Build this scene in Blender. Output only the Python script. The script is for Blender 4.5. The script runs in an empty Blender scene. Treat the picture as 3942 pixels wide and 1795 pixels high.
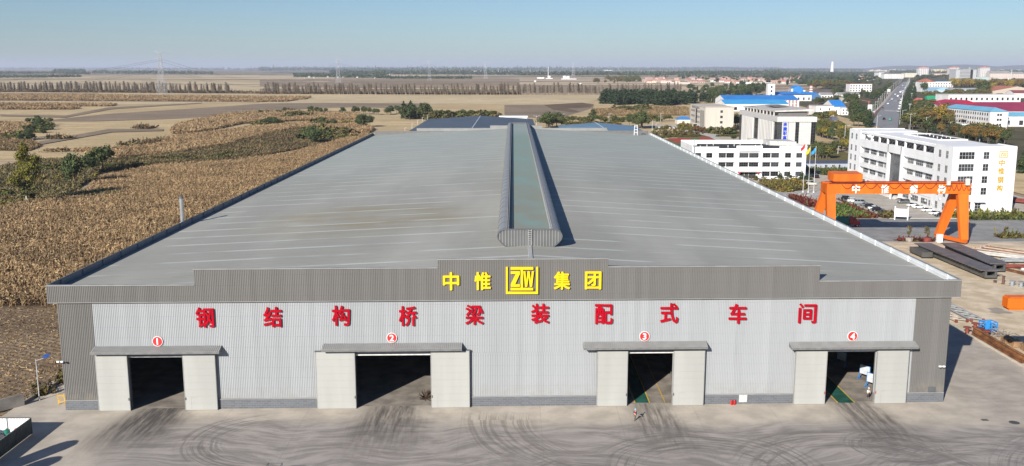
import bpy, math, random
import numpy as np
from mathutils import Vector, Matrix
R = math.radians
random.seed(7); RNG = np.random.default_rng(7)
SC = bpy.context.scene; COL = SC.collection

# ---------------------------------------------------------------- camera
CAM = np.array([0.4888, -140.7861, 52.4516]); PITCH, YAW, FPX = 0.1745, -0.0011, 3612.0
_c, _s = math.cos(PITCH), math.sin(PITCH)
FWD = np.array([math.sin(YAW)*_c, math.cos(YAW)*_c, -_s])
RGT = np.array([math.cos(YAW), -math.sin(YAW), 0.0]); UPV = np.cross(RGT, FWD)
cd = bpy.data.cameras.new("camera"); cam = bpy.data.objects.new("camera", cd); COL.objects.link(cam)
cam.matrix_world = Matrix(((RGT[0], UPV[0], -FWD[0], CAM[0]), (RGT[1], UPV[1], -FWD[1], CAM[1]), (RGT[2], UPV[2], -FWD[2], CAM[2]), (0, 0, 0, 1)))
cd.sensor_width = 36.0; cd.lens = 36.0*FPX/3942.0; cd.clip_start = 1.0; cd.clip_end = 120000.0
SC.camera = cam

# ---------------------------------------------------------------- sky, sun, exposure
SUN_EL, SUN_AZ = 25.5, 210.0          # the sun stands behind the camera, to its left
w = bpy.data.worlds.new("World"); SC.world = w; w.use_nodes = True
nt = w.node_tree; bg = nt.nodes["Background"]
sky = nt.nodes.new("ShaderNodeTexSky"); sky.sky_type = 'NISHITA'; sky.sun_disc = False
sky.sun_elevation = R(SUN_EL); sky.sun_rotation = R(SUN_AZ); sky.altitude = 60
sky.air_density = 1.0; sky.dust_density = 0.2; sky.ozone_density = 2.0
tn = nt.nodes.new("ShaderNodeMix"); tn.data_type = 'RGBA'; tn.blend_type = 'MULTIPLY'; tn.inputs[0].default_value = 1.0
tn.inputs[7].default_value = (0.72, 0.94, 1.27, 1)      # cooler white balance of the camera
nt.links.new(sky.outputs[0], tn.inputs[6]); nt.links.new(tn.outputs[2], bg.inputs[0]); bg.inputs[1].default_value = 0.05
ld = bpy.data.lights.new("sun", 'SUN'); ld.energy = 5.0; ld.angle = R(0.5); ld.color = (1.0, 0.94, 0.86)
sun = bpy.data.objects.new("sun", ld); COL.objects.link(sun)
sd = Vector((math.sin(R(SUN_AZ))*math.cos(R(SUN_EL)), math.cos(R(SUN_AZ))*math.cos(R(SUN_EL)), math.sin(R(SUN_EL))))
sun.rotation_euler = (-sd).to_track_quat('-Z', 'Y').to_euler()
SC.view_settings.view_transform = 'Standard'; SC.view_settings.look = 'None'
SC.view_settings.exposure = 0.6; SC.view_settings.gamma = 1.0
SC.cycles.max_bounces = 5; SC.cycles.diffuse_bounces = 2; SC.cycles.glossy_bounces = 2
SC.cycles.transparent_max_bounces = 8; SC.cycles.volume_bounces = 0; SC.cycles.use_denoising = True
SC.cycles.caustics_reflective = False; SC.cycles.caustics_refractive = False
HAZE = 4.2e-5

# ---------------------------------------------------------------- from a measured sight line to a place on the ground
def ray(x, y): return FWD + RGT*(x-1971.0)/FPX - UPV*(y-897.5)/FPX
def at(x, y, z=0.0):
    d = ray(x, y); return CAM + d*((z-CAM[2])/d[2])
def aty(x, y, Y):
    d = ray(x, y); return CAM + d*((Y-CAM[1])/d[1])
def tall(x, y, yt):
    return float(aty(x, yt, at(x, y)[1])[2])
BX = dict(A=(3142, 450, 2.9325), E=(2500, 400, 3.666), D=(2942, 150, 2.576), F=(2942, 300, 4.512), G=(3442, 230, 4.344),
          H=(2900, 620, 4.19), I=(3342, 800, 3.352), R=(2842, 1250, 2.153), J=(2000, 150, 2.576), L=(0, 1300, 2.37),
          M=(3342, 1100, 2.933), N=(0, 550, 2.3456), P=(0, 150, 2.576), Q=(1000, 150, 2.576), V=(1560, 430, 2.576),
          S=(3242, 200, 3.68), T=(0, 200, 3.68), W=(0, 0, .65347), B=(3650, 900, 2.346), O=(3542, 560, 3.45), Y=(0, 115, 1.6727))
def Z(b, x, y):
    ox, oy, s = BX[b]; return (ox+x/s, oy+y/s)
def gz(b, x, y, z=0.0): return at(*Z(b, x, y), z)

# ---------------------------------------------------------------- materials
def nd(t, typ, ins=None, **props):
    n = t.nodes.new(typ)
    for k, v in props.items(): setattr(n, k, v)
    for k, v in (ins or {}).items():
        if isinstance(v, bpy.types.NodeSocket): t.links.new(v, n.inputs[k])
        else: n.inputs[k].default_value = v
    return n
def ma(t, op, a, b=0.0, c=0.0, clamp=False):
    n = t.nodes.new("ShaderNodeMath"); n.operation = op; n.use_clamp = clamp
    for i, v in enumerate((a, b, c)):
        if isinstance(v, bpy.types.NodeSocket): t.links.new(v, n.inputs[i])
        else: n.inputs[i].default_value = v
    return n.outputs[0]
def sstep(t, v, a, b, lo=0.0, hi=1.0):
    n = nd(t, "ShaderNodeMapRange", {0: v, 1: a, 2: b, 3: lo, 4: hi}); n.interpolation_type = 'SMOOTHSTEP'; return n.outputs[0]
def mixc(t, f, a, b, blend='MIX'):
    n = t.nodes.new("ShaderNodeMix"); n.data_type = 'RGBA'; n.blend_type = blend
    for i, v in ((0, f), (6, a), (7, b)):
        if isinstance(v, bpy.types.NodeSocket): t.links.new(v, n.inputs[i])
        else: n.inputs[i].default_value = v if i == 0 or len(v) == 4 else (*v, 1)
    return n.outputs[2]
def noise(t, vec, scale, detail=3.0, rough=.55, dist=0.0):
    n = nd(t, "ShaderNodeTexNoise", {"Scale": scale, "Detail": detail, "Roughness": rough, "Distortion": dist})
    if vec is not None: t.links.new(vec, n.inputs["Vector"])
    return n.outputs[0]
def mapping(t, vec, scale=(1, 1, 1), rot=(0, 0, 0), loc=(0, 0, 0)):
    n = nd(t, "ShaderNodeMapping", {"Scale": scale, "Rotation": rot, "Location": loc}); t.links.new(vec, n.inputs[0]); return n.outputs[0]
def newmat(name, rough=.6, metal=0.0, spec=.4):
    m = bpy.data.materials.new(name); m.use_nodes = True; t = m.node_tree; b = t.nodes["Principled BSDF"]
    b.inputs["Roughness"].default_value = rough; b.inputs["Metallic"].default_value = metal
    b.inputs["Specular IOR Level"].default_value = spec
    return m, t, b
def coords(t, kind="Object"): return nd(t, "ShaderNodeTexCoord").outputs[kind]
def wpos(t): return nd(t, "ShaderNodeNewGeometry").outputs["Position"]
MC = {}
def M(col, rough=.6, var=.12, scale=1.5, metal=0.0, spec=.4, bump=0.0, world=True, streak=False, tint=None):
    """a painted / plain surface: one colour with dirt-like variation"""
    key = (col, rough, var, scale, metal, bump, streak, tint)
    if key in MC: return MC[key]
    m, t, b = newmat("surface", rough, metal, spec)
    v = wpos(t)
    if streak: v = mapping(t, v, (1, 1, .12))
    n = noise(t, v, scale, 4)
    dark = tuple(c*(1-var*1.6) for c in col); lite = tuple(min(1, c*(1+var)) for c in col)
    if tint: dark = tint
    c = mixc(t, sstep(t, n, .3, .7), dark, lite)
    t.links.new(c, b.inputs["Base Color"])
    if bump:
        bn = nd(t, "ShaderNodeBump", {"Strength": bump, "Distance": .05, "Height": noise(t, wpos(t), scale*8, 2)})
        t.links.new(bn.outputs[0], b.inputs["Normal"])
    MC[key] = m; return m
def glass(name="window_glass", col=(.022, .025, .028), rough=.12, var=.6):
    m, t, b = newmat(name, rough, 0, .3)
    v = nd(t, "ShaderNodeObjectInfo").outputs["Random"]
    n = noise(t, wpos(t), .5, 1)
    f = ma(t, 'MULTIPLY', ma(t, 'ADD', v, n), .5)
    t.links.new(mixc(t, sstep(t, f, .35, .75), tuple(c*.6 for c in col), tuple(c*(1+var*2.5) for c in col)), b.inputs["Base Color"]); return m
GLASS = glass()
def leafmat(name, c0, c1, c2, scale=.5):
    m, t, b = newmat(name, .75, 0, .2)
    rnd = nd(t, "ShaderNodeObjectInfo").outputs["Random"]
    n = noise(t, coords(t), scale, 3); n2 = noise(t, coords(t), scale*9, 1)
    f = ma(t, 'ADD', ma(t, 'MULTIPLY', n, .55), ma(t, 'MULTIPLY', n2, .45))
    c = mixc(t, sstep(t, f, .36, .62), c0, c1)
    c = mixc(t, ma(t, 'MULTIPLY', rnd, .7), c, c2)
    t.links.new(c, b.inputs["Base Color"]); return m

# ---------------------------------------------------------------- mesh building
class MB:
    def __init__(s): s.v = []; s.f = []; s.m = []
    def add(s, vs, fs, mi=0):
        o = len(s.v); s.v += [tuple(p) for p in vs]; s.f += [tuple(i+o for i in f) for f in fs]; s.m += [mi]*len(fs); return s
    def quad(s, a, b, c, d, mi=0): return s.add((a, b, c, d), ((0, 1, 2, 3),), mi)
    def box(s, x0, x1, y0, y1, z0, z1, mi=0):
        return s.hexa([(x0, y0, z0), (x1, y0, z0), (x1, y1, z0), (x0, y1, z0)], [(x0, y0, z1), (x1, y0, z1), (x1, y1, z1), (x0, y1, z1)], mi)
    def hexa(s, lo, hi, mi=0):
        return s.add(list(lo)+list(hi), ((3, 2, 1, 0), (4, 5, 6, 7), (0, 1, 5, 4), (1, 2, 6, 5), (2, 3, 7, 6), (3, 0, 4, 7)), mi)
    def prism(s, pl, z0, z1, mi=0, axis=2):
        n = len(pl)
        def P(a, z): return {2: (a[0], a[1], z), 1: (a[0], z, a[1]), 0: (z, a[0], a[1])}[axis]
        fs = [tuple(range(n-1, -1, -1)), tuple(range(n, 2*n))]+[(i, (i+1) % n, n+(i+1) % n, n+i) for i in range(n)]
        if axis == 1: fs = [tuple(reversed(f)) for f in fs]
        return s.add([P(a, z0) for a in pl]+[P(a, z1) for a in pl], fs, mi)
    def tube(s, p, q, r, n=6, r2=None, mi=0, cap=True):
        p, q = Vector(p), Vector(q); d = (q-p).normalized(); a = d.orthogonal().normalized(); b = d.cross(a); r2 = r if r2 is None else r2
        vs = [p+(a*math.cos(2*math.pi*i/n)+b*math.sin(2*math.pi*i/n))*r for i in range(n)]+[q+(a*math.cos(2*math.pi*i/n)+b*math.sin(2*math.pi*i/n))*r2 for i in range(n)]
        fs = [(i, (i+1) % n, n+(i+1) % n, n+i) for i in range(n)]
        if cap: fs += [tuple(range(n-1, -1, -1)), tuple(range(n, 2*n))]
        return s.add(vs, fs, mi)
    def bar(s, p, q, w, h=None, mi=0):
        """rectangular bar from p to q, w wide across, h high"""
        p, q = Vector(p), Vector(q); d = (q-p).normalized(); h = h or w
        a = d.cross(Vector((0, 0, 1))); a = Vector((1, 0, 0)) if a.length < 1e-4 else a.normalized(); b = a.cross(d)
        c = [(-w/2, -h/2), (w/2, -h/2), (w/2, h/2), (-w/2, h/2)]
        return s.hexa([p+a*x+b*y for x, y in c], [q+a*x+b*y for x, y in c], mi)
    def lathe(s, prof, n=12, c=(0, 0), mi=0):
        vs = []; fs = []
        for r, z in prof: vs += [(c[0]+r*math.cos(2*math.pi*i/n), c[1]+r*math.sin(2*math.pi*i/n), z) for i in range(n)]
        for k in range(len(prof)-1): fs += [(k*n+i, k*n+(i+1) % n, (k+1)*n+(i+1) % n, (k+1)*n+i) for i in range(n)]
        fs += [tuple(range(n-1, -1, -1)), tuple(range((len(prof)-1)*n, len(prof)*n))]
        return s.add(vs, fs, mi)
    def gable(s, x0, x1, y0, y1, z0, zr, mi=0, along='x', th=.15, eave=.3):
        """pitched roof as two thick slopes"""
        if along == 'x':
            ym = (y0+y1)/2
            for ya, sg in ((y0-eave, 1), (y1+eave, -1)):
                s.hexa([(x0-eave, ya, z0), (x1+eave, ya, z0), (x1+eave, ym, zr), (x0-eave, ym, zr)][::sg], [(x0-eave, ya, z0+th), (x1+eave, ya, z0+th), (x1+eave, ym, zr+th), (x0-eave, ym, zr+th)][::sg], mi)
        else:
            xm = (x0+x1)/2
            for xa, sg in ((x0-eave, -1), (x1+eave, 1)):
                s.hexa([(xa, y0-eave, z0), (xm, y0-eave, zr), (xm, y1+eave, zr), (xa, y1+eave, z0)][::-sg], [(xa, y0-eave, z0+th), (xm, y0-eave, zr+th), (xm, y1+eave, zr+th), (xa, y1+eave, z0+th)][::-sg], mi)
        return s
    def mesh(s, name, mats, smooth=False):
        me = bpy.data.meshes.new(name); me.from_pydata(s.v, [], s.f)
        mats = mats if isinstance(mats, (list, tuple)) else [mats]
        for m in mats: me.materials.append(m)
        if len(mats) > 1: me.polygons.foreach_set("material_index", s.m)
        if smooth: me.polygons.foreach_set("use_smooth", [True]*len(s.f))
        me.update(); return me
    def build(s, name, mats, parent=None, loc=None, rz=0, smooth=False):
        return put(name, s.mesh(name, mats, smooth), parent, loc, rz)
def put(name, me, parent=None, loc=None, rz=0, scale=None):
    o = bpy.data.objects.new(name, me); COL.objects.link(o)
    if parent is not None: o.parent = parent
    if loc is not None: o.location = loc
    if rz: o.rotation_euler[2] = rz
    if scale is not None: o.scale = scale if hasattr(scale, '__len__') else (scale,)*3
    return o
def tag(o, label=None, cat=None, group=None, kind=None):
    for k, v in (("label", label), ("category", cat), ("group", group), ("kind", kind)):
        if v: o[k] = v
    return o
def thing(name, label, cat, loc=(0, 0, 0), rz=0, group=None, scale=None):
    o = put(name, None, None, tuple(float(a) for a in loc), rz, scale); o.empty_display_size = .5; return tag(o, label, cat, group)
def dup(root, loc, rz=0, label=None, group=None, scale=None):
    def cp(o, par):
        c = o.copy(); COL.objects.link(c); c.parent = par
        for ch in list(o.children): cp(ch, c)
        return c
    r = cp(root, None); r.location = loc; r.rotation_euler = (0, 0, rz)
    if scale is not None: r.scale = scale if hasattr(scale, '__len__') else (scale,)*3
    if label: r['label'] = label
    if group: r['group'] = group
    return r
def npmesh(name, V, Fq, mats, mi=None):
    """quads from numpy arrays"""
    me = bpy.data.meshes.new(name); n, k = len(V), len(Fq)
    me.vertices.add(n); me.vertices.foreach_set("co", np.asarray(V, np.float32).ravel())
    me.loops.add(k*4); me.loops.foreach_set("vertex_index", np.asarray(Fq, np.int32).ravel())
    me.polygons.add(k); me.polygons.foreach_set("loop_start", np.arange(0, 4*k, 4, dtype=np.int32)); me.polygons.foreach_set("loop_total", np.full(k, 4, np.int32))
    for m in mats: me.materials.append(m)
    if mi is not None: me.polygons.foreach_set("material_index", np.asarray(mi, np.int32))
    me.update(calc_edges=True); return me
def struct(name, o): o['kind'] = 'structure'; return o
def sheet(name, pts, z, mat, kind="structure", label=None, cat=None):
    """flat polygon lying on the ground"""
    mb = MB(); n = len(pts); P = [(float(p[0]), float(p[1]), z) for p in pts]
    area = sum(P[i][0]*P[(i+1) % n][1]-P[(i+1) % n][0]*P[i][1] for i in range(n))
    if area < 0: P.reverse()
    mb.add(P, (tuple(range(n)),)); o = mb.build(name, mat); o['kind'] = kind
    if label: tag(o, label, cat)
    return o
def text_mesh(s, w=None, h=None, ext=.06, bold=0.0):
    """characters as solid lettering, centred, standing up in the XZ plane facing -Y; strokes are thickened by nested copies"""
    cu = bpy.data.curves.new("lettering", 'FONT'); cu.body = s; cu.extrude = .05; cu.resolution_u = 3
    o = bpy.data.objects.new("lettering", cu); COL.objects.link(o)
    dg = bpy.context.evaluated_depsgraph_get(); me = bpy.data.meshes.new_from_object(o.evaluated_get(dg))
    bpy.data.objects.remove(o)
    a = np.array([v.co[:] for v in me.vertices]); fs = [tuple(p.vertices) for p in me.polygons]
    lo, hi = a.min(0), a.max(0); c = (lo+hi)/2; sz = hi-lo
    kx = (w-2*bold)/sz[0] if w else (h-2*bold)/sz[1]; ky = (h-2*bold)/sz[1] if h else kx
    b = np.stack([(a[:, 0]-c[0])*kx, -(a[:, 2]-c[2])/.05*ext, (a[:, 1]-c[1])*ky], 1)
    mb = MB(); offs = [(0, 0)]+([(bold*x, bold*z) for x, z in ((1, 0), (-1, 0), (0, .8), (0, -.8), (.7, .6), (-.7, .6), (.7, -.6), (-.7, -.6))] if bold else [])
    for i, (dx, dz) in enumerate(offs):
        k = 1-.03*i; mb.add([(p[0]+dx, p[1]*k, p[2]+dz) for p in b], fs)
    m2 = mb.mesh("lettering", []); bpy.data.meshes.remove(me); return m2
# ================================================================ the workshop
SH = 0.0279                                # the front runs slightly askew to the side walls
def FY(x): return SH*x
BWD, LEN, EAVE, RIDX, RIDZ = 69.0, 335.0, 18.85, 3.35, 22.45
HB, HC, H1, H2 = 17.28, 19.97, 22.41, 23.7
def roofz(x): return EAVE+(RIDZ-EAVE)*(x+70.1)/(RIDX+70.1) if x < RIDX else EAVE+(RIDZ-EAVE)*(70.1-x)/(70.1-RIDX)
shop = thing("steel_workshop", "huge grey corrugated steel workshop with four sliding doors and a ridge ventilator", "workshop", (0, 0, 0))
def cladding(name, col, var):
    m, t, b = newmat(name, .55, 0, .3); p = wpos(t); s = nd(t, "ShaderNodeSeparateXYZ", {0: p}); X, Zc = s.outputs[0], s.outputs[2]
    sheet_ = nd(t, "ShaderNodeTexWhiteNoise", {"W": ma(t, 'FLOOR', ma(t, 'DIVIDE', X, 1.07))}, noise_dimensions='1D').outputs[0]
    c = mixc(t, sheet_, tuple(v*(1-var) for v in col), tuple(v*(1+var*.6) for v in col))
    run = noise(t, mapping(t, p, (1.3, 1.3, .07)), 1.0, 4, .7)
    c = mixc(t, sstep(t, run, .5, .75, 0, .35), c, tuple(v*.72 for v in col))
    row_ = sstep(t, ma(t, 'ABSOLUTE', ma(t, 'SUBTRACT', ma(t, 'FRACT', ma(t, 'DIVIDE', Zc, 1.65)), .5)), .465, .49)
    c = mixc(t, ma(t, 'MULTIPLY', row_, ma(t, 'MULTIPLY', noise(t, p, .6, 2), .4)), c, tuple(v*.55 for v in col))
    dirt = ma(t, 'MULTIPLY', sstep(t, Zc, 4.5, 1.4), sstep(t, noise(t, p, .9, 4), .35, .7)); c = mixc(t, ma(t, 'MULTIPLY', dirt, .4), c, (.30, .27, .22))
    t.links.new(c, b.inputs["Base Color"]); return m
C_FASC = cladding("grey_cladding", (.155, .15, .142), .07)
C_SILV = cladding("silver_cladding", (.35, .366, .375), .06)
C_TRIM = M((.26, .26, .25), .5, .08, .5)
C_DARK = M((.10, .105, .11), .6, .1, .5)
C_DOOR = M((.365, .368, .345), .6, .05, .35, streak=True)

def corr(mb, x0, x1, z0, z1, y, pitch=.267, dep=.065, mi=0, fy=FY):
    """vertical ribbed cladding: flat pans with recessed grooves, facing -Y"""
    n = max(1, round((x1-x0)/pitch)); p = (x1-x0)/n; pr = []
    for i in range(n):
        a = x0+i*p; pr += [(a, y), (a+p*.68, y), (a+p*.76, y+dep), (a+p*.92, y+dep)]
    pr.append((x1, y)); k = len(pr)
    vs = [(x, yy+fy(x), z0) for x, yy in pr]+[(x, yy+fy(x), z1) for x, yy in pr]
    mb.add(vs, [(i, i+1, k+i+1, k+i) for i in range(k-1)], mi)
def slab(mb, x0, x1, y0, y1, z0, z1, mi=0):
    mb.hexa([(x0, y0+FY(x0), z0), (x1, y0+FY(x1), z0), (x1, y1+FY(x1), z0), (x0, y1+FY(x0), z0)], [(x0, y0+FY(x0), z1), (x1, y0+FY(x1), z1), (x1, y1+FY(x1), z1), (x0, y1+FY(x0), z1)], mi)

DOORS = [(-63.7, -58.8, -50.4, -45.4, 9.0), (-30.05, -23.95, -12.3, -6.25, 9.2), (13.6, 18.42, 25.55, 30.5, 9.0), (44.75, 49.8, 57.65, 62.75, 8.8)]
XL, XR = -63.76, 63.45                    # silver field between the grey corner bays
# silver cladding, cut round the openings
mb = MB(); LZ = 8.75
corr(mb, XL, XR, LZ, HB, 0)
xs = [XL]+[v for d in DOORS for v in (d[1], d[2])]+[XR]
for i in range(0, len(xs), 2):
    if xs[i+1]-xs[i] > .3: corr(mb, xs[i], xs[i+1], 1.62, LZ, 0)
mb.build("front_cladding", C_SILV, shop)
mb = MB()
for a, b in ((-BWD, XL), (XR, BWD)): mb = MB(); corr(mb, a, b, 1.62, HB, -.03); mb.build("corner_cladding", C_FASC, shop)
# brick plinth
m, t, b = newmat("grey_brick", .85)
br = nd(t, "ShaderNodeTexBrick", {"Vector": mapping(t, wpos(t), (1, 1, 1), (R(90), 0, 0)), "Color1": (.125, .135, .15, 1), "Color2": (.10, .108, .12, 1), "Mortar": (.19, .19, .19, 1), "Scale": 1.0, "Mortar Size": .022, "Brick Width": .8, "Row Height": .32})
t.links.new(br.outputs[0], b.inputs["Base Color"]); BRICK = m
mb = MB()
for a, b_ in [(-BWD, DOORS[0][0]+.1)]+[(DOORS[i][3]-.1, DOORS[i+1][0]+.1) for i in range(3)]+[(DOORS[3][3]-.1, BWD)]:
    mb = MB(); slab(mb, a, b_, -.10, .35, 0, 1.5); slab(mb, a, b_, -.16, .36, 1.5, 1.62, 1); mb.build("brick_plinth", [BRICK, C_TRIM], shop)
# inner lining behind the cladding, side walls, rear wall: closes the hall
mb = MB()
slab(mb, -BWD, BWD, .20, .40, LZ, 19.3)
xs = [-BWD]+[v for d in DOORS for v in (d[1], d[2])]+[BWD]
for i in range(0, len(xs), 2): slab(mb, xs[i], xs[i+1], .20, .40, 0.0, LZ)
mb.box(-BWD, -BWD+.2, .42-1.93, LEN-2, 0, 18.8); mb.box(BWD-.2, BWD, 2.35, LEN+1.9, 0, 18.8)
slab(mb, -BWD, BWD, LEN-.4, LEN-.2, 0, 21)
mb.build("wall", C_FASC, shop)
for sx in (-1, 1):                         # ribbed outside of the flank walls
    mb = MB(); y = .6+SH*sx*BWD; pr = []
    while y < LEN-2: pr += [(sx*(BWD+.02), y), (sx*(BWD+.02), y+.45), (sx*(BWD+.10), y+.5), (sx*(BWD+.10), y+.75)]; y += .8
    k = len(pr); mb.add([(*q, .4) for q in pr]+[(*q, HB) for q in pr], [(i, i+1, k+i+1, k+i) if sx > 0 else (i+1, i, k+i, k+i+1) for i in range(k-1)])
    mb.build("flank_cladding", C_FASC, shop)
# stepped fascia / parapets
OV = 1.23
SEG = [(-BWD-OV, -48.0, HC), (-48.0, -11.05, H1), (-11.05, 15.1, H2), (15.1, 47.9, H1), (47.9, BWD+OV, HC)]
mb = MB()
for a, b_, h in SEG:
    corr(mb, a, b_, HB, h-.12, -.42)
    slab(mb, a, b_, -.28, -.08, HB+.02, h-.13, 1)
for a, b_, h in SEG:
    slab(mb, a-.04, b_+.04, -.50, -.02, h-.12, h+.03, 2)
slab(mb, -BWD-OV, BWD+OV, -.44, -.06, HB-.10, HB, 2)
mb.build("front_parapet", [C_FASC, C_DARK, C_TRIM], shop)
mb = MB()
for a, b_, h in SEG:
    corr(mb, a, b_, HB, h-.1, LEN+.2); slab(mb, a, b_, LEN-.1, LEN+.1, HB, h-.1, 0); slab(mb, a-.04, b_+.04, LEN-.2, LEN+.4, h-.1, h+.03, 1)
mb.build("rear_parapet", [M((.25, .255, .25), .5, .06, .3), C_TRIM], shop)
# side parapets with posts and rails on the inside
P_SHADE = M((.15, .18, .21), .45, .08, .3); P_LIT = M((.66, .69, .70), .45, .05, .3)  # shade is put into the left parapet's colour, sunlight into the right's
for sx, pm in ((-1, P_SHADE), (1, P_LIT)):
    xo = sx*(BWD+OV); y0 = FY(xo)-.02; mb = MB()
    a, b_ = sorted((xo, xo-sx*.12)); mb.box(a, b_, y0, LEN+FY(xo)-.1, HB, HC-.06, 0)
    a, b_ = sorted((xo+sx*.05, xo-sx*.22)); mb.box(a, b_, y0, LEN+FY(xo)-.1, HC-.06, HC+.04, 1)
    a, b_ = sorted((xo, xo-sx*1.25)); mb.box(a, b_, y0, LEN+FY(xo)-.1, HB-.08, HB, 1)
    par = mb.build("side_parapet", [pm, C_DARK if sx < 0 else M((.22, .23, .235), .5)], shop)
    y = y0+4
    while y < LEN:
        mb = MB(); a, b_ = sorted((xo-sx*.12, xo-sx*.28)); mb.box(a, b_, y, y+.2, HB+.3, HC-.08); mb.build("parapet_post", pm, par); y += 7.6
    mb = MB(); a, b_ = sorted((xo-sx*.12, xo-sx*.20)); mb.box(a, b_, y0+.5, LEN-1, 19.27, 19.34); mb.build("parapet_rail", pm, par)
# gutters along both eaves
for sx in (-1, 1):
    mb = MB(); a, b_ = sorted((sx*69.9, sx*69.1)); mb.box(a, b_, .6+FY(sx*69), LEN-.5, 18.40, 18.56)
    mb.build("gutter", M((.36, .37, .37), .5), shop)
# roof sheets
m, t, b = newmat("roof_sheet", .8, 0, .1)
p = wpos(t); sx = nd(t, "ShaderNodeSeparateXYZ", {0: p}); X, Y = sx.outputs[0], sx.outputs[1]
base = mixc(t, sstep(t, noise(t, mapping(t, p, (.02, .012, 1)), 1.0, 3), .35, .7), (.31, .308, .274), (.385, .381, .34))
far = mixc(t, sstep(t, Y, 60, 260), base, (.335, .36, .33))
d2 = ma(t, 'ADD', ma(t, 'POWER', ma(t, 'DIVIDE', ma(t, 'ADD', X, 31.0), 24.0), 2.0), ma(t, 'POWER', ma(t, 'DIVIDE', ma(t, 'SUBTRACT', Y, 56.0), 22.0), 2.0))
rust = ma(t, 'MULTIPLY', sstep(t, d2, 1.5, 0.1), sstep(t, noise(t, mapping(t, p, (.05, .2, 1)), 1.0, 4), .25, .75))
col = mixc(t, ma(t, 'MULTIPLY', rust, .8), far, (.285, .24, .145))
# sheet side-laps: ribs run from the ridge to the eaves
yw = ma(t, 'ADD', Y, ma(t, 'MULTIPLY', noise(t, mapping(t, p, (.03, .3, 1)), 1.0, 1), .6))
lap = sstep(t, ma(t, 'ABSOLUTE', ma(t, 'SUBTRACT', ma(t, 'FRACT', ma(t, 'DIVIDE', Y, 1.06)), .5)), .36, .48)
vary = sstep(t, noise(t, mapping(t, p, (.02, .55, 1)), 1.0, 2), .45, .62)
col = mixc(t, ma(t, 'MULTIPLY', lap, ma(t, 'MULTIPLY_ADD', vary, .4, .22)), col, (.13, .13, .125))
lt = sstep(t, ma(t, 'ABSOLUTE', ma(t, 'SUBTRACT', ma(t, 'FRACT', ma(t, 'DIVIDE', Y, 8.5)), .5)), .436, .458)
seg = sstep(t, noise(t, mapping(t, p, (.035, .2, 1)), 1.0, 2), .42, .56)
col = mixc(t, ma(t, 'MULTIPLY', lt, ma(t, 'MULTIPLY', seg, .45)), col, (.62, .66, .63))
t.links.new(col, b.inputs["Base Color"])
hb_ = ma(t, 'ABSOLUTE', ma(t, 'SUBTRACT', ma(t, 'FRACT', ma(t, 'DIVIDE', Y, .53)), .5))
bn = nd(t, "ShaderNodeBump", {"Strength": .35, "Distance": .06, "Height": sstep(t, hb_, .3, .45)}); t.links.new(bn.outputs[0], b.inputs["Normal"])
ROOF = m
mb = MB()
for a, b_ in ((-70.0, RIDX), (RIDX, 70.0)):
    mb.hexa([(a, .45+FY(a), roofz(a)-.2), (b_, .45+FY(b_), roofz(b_)-.2), (b_, LEN-.12+FY(b_), roofz(b_)-.2), (a, LEN-.12+FY(a), roofz(a)-.2)],
            [(a, -.06+FY(a), roofz(a)), (b_, -.06+FY(b_), roofz(b_)), (b_, LEN-.12+FY(b_), roofz(b_)), (a, LEN-.12+FY(a), roofz(a))])
roof = mb.build("roof", ROOF, shop)
mb = MB(); mb.hexa([(RIDX-.35, .2, RIDZ-.02), (RIDX+.35, .2, RIDZ-.02), (RIDX+.35, 17.5, RIDZ-.02), (RIDX-.35, 17.5, RIDZ-.02)], [(RIDX-.3, .2, RIDZ+.12), (RIDX+.3, .2, RIDZ+.12), (RIDX+.3, 17.5, RIDZ+.12), (RIDX-.3, 17.5, RIDZ+.12)])
mb.build("ridge_cap", M((.40, .40, .39), .5), roof)

# ridge ventilator
VY0, VY1, VX = 17.0, 333.0, RIDX
prof = [(-4.05, 22.25), (-4.9, 23.0), (-5.35, 23.55), (-5.52, 24.1), (-5.38, 24.6), (-5.0, 25.0), (-4.5, 25.23), (-4.0, 25.3)]
vent = thing("ridge_ventilator", "", "", (0, 0, 0)); vent.parent = shop
for k in ("label", "category"):
    if k in vent: del vent[k]
V_SH = M((.22, .225, .225), .5, .06, .4); V_END = M((.115, .12, .118), .5, .06, .4)
for sg in (-1, 1):
    mb = MB(); n = len(prof)
    for (xa, za), (xb, zb) in zip(prof[:-1], prof[1:]):
        q = [(VX+sg*-xa*-1, VY0, za), (VX-sg*-xb, VY0, zb), (VX-sg*-xb, VY1, zb), (VX-sg*-xa, VY1, za)]
        q[0] = (VX-sg*-xa, VY0, za)
        mb.add(q, ((0, 1, 2, 3),))
    mb.box(*sorted((VX-sg*-3.96, VX-sg*-3.84)), VY0+.1, VY1, 24.0, 25.28)
    side = mb.build("side_shell", V_SH, vent, smooth=True)
    mb = MB(); y = 1.0                     # hoops over the curved sheets
    for (xa, za), (xb, zb) in zip(prof[:-1], prof[1:]): mb.bar((VX-sg*-xa*1.006, VY0, za+.02), (VX-sg*-xb*1.006, VY0, zb+.02), .12, .06)
    hm = mb.mesh("hoop", C_DARK)
    while y < VY1-VY0: put("hoop", hm, side, (0, y, 0)); y += 6.6
    mb = MB(); y = VY0+.6; xt = VX-sg*-3.62; k = 0   # lattice truss beside the rain channel
    while y < VY1-1.5:
        z0, z1 = (24.5, 25.2) if k % 2 == 0 else (25.2, 24.5)
        mb.bar((xt, y, z0), (xt, y+1.5, z1), .11); y += 1.5; k += 1
    mb.bar((xt, VY0+.4, 25.2), (xt, VY1, 25.2), .1); mb.bar((xt, VY0+.4, 24.5), (xt, VY1, 24.5), .1)
    mb.build("truss", M((.42, .42, .41), .5), vent)
m, t, b = newmat("channel_sheet", .75, 0, .12)
p = wpos(t); Y = nd(t, "ShaderNodeSeparateXYZ", {0: p}).outputs[1]
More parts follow.
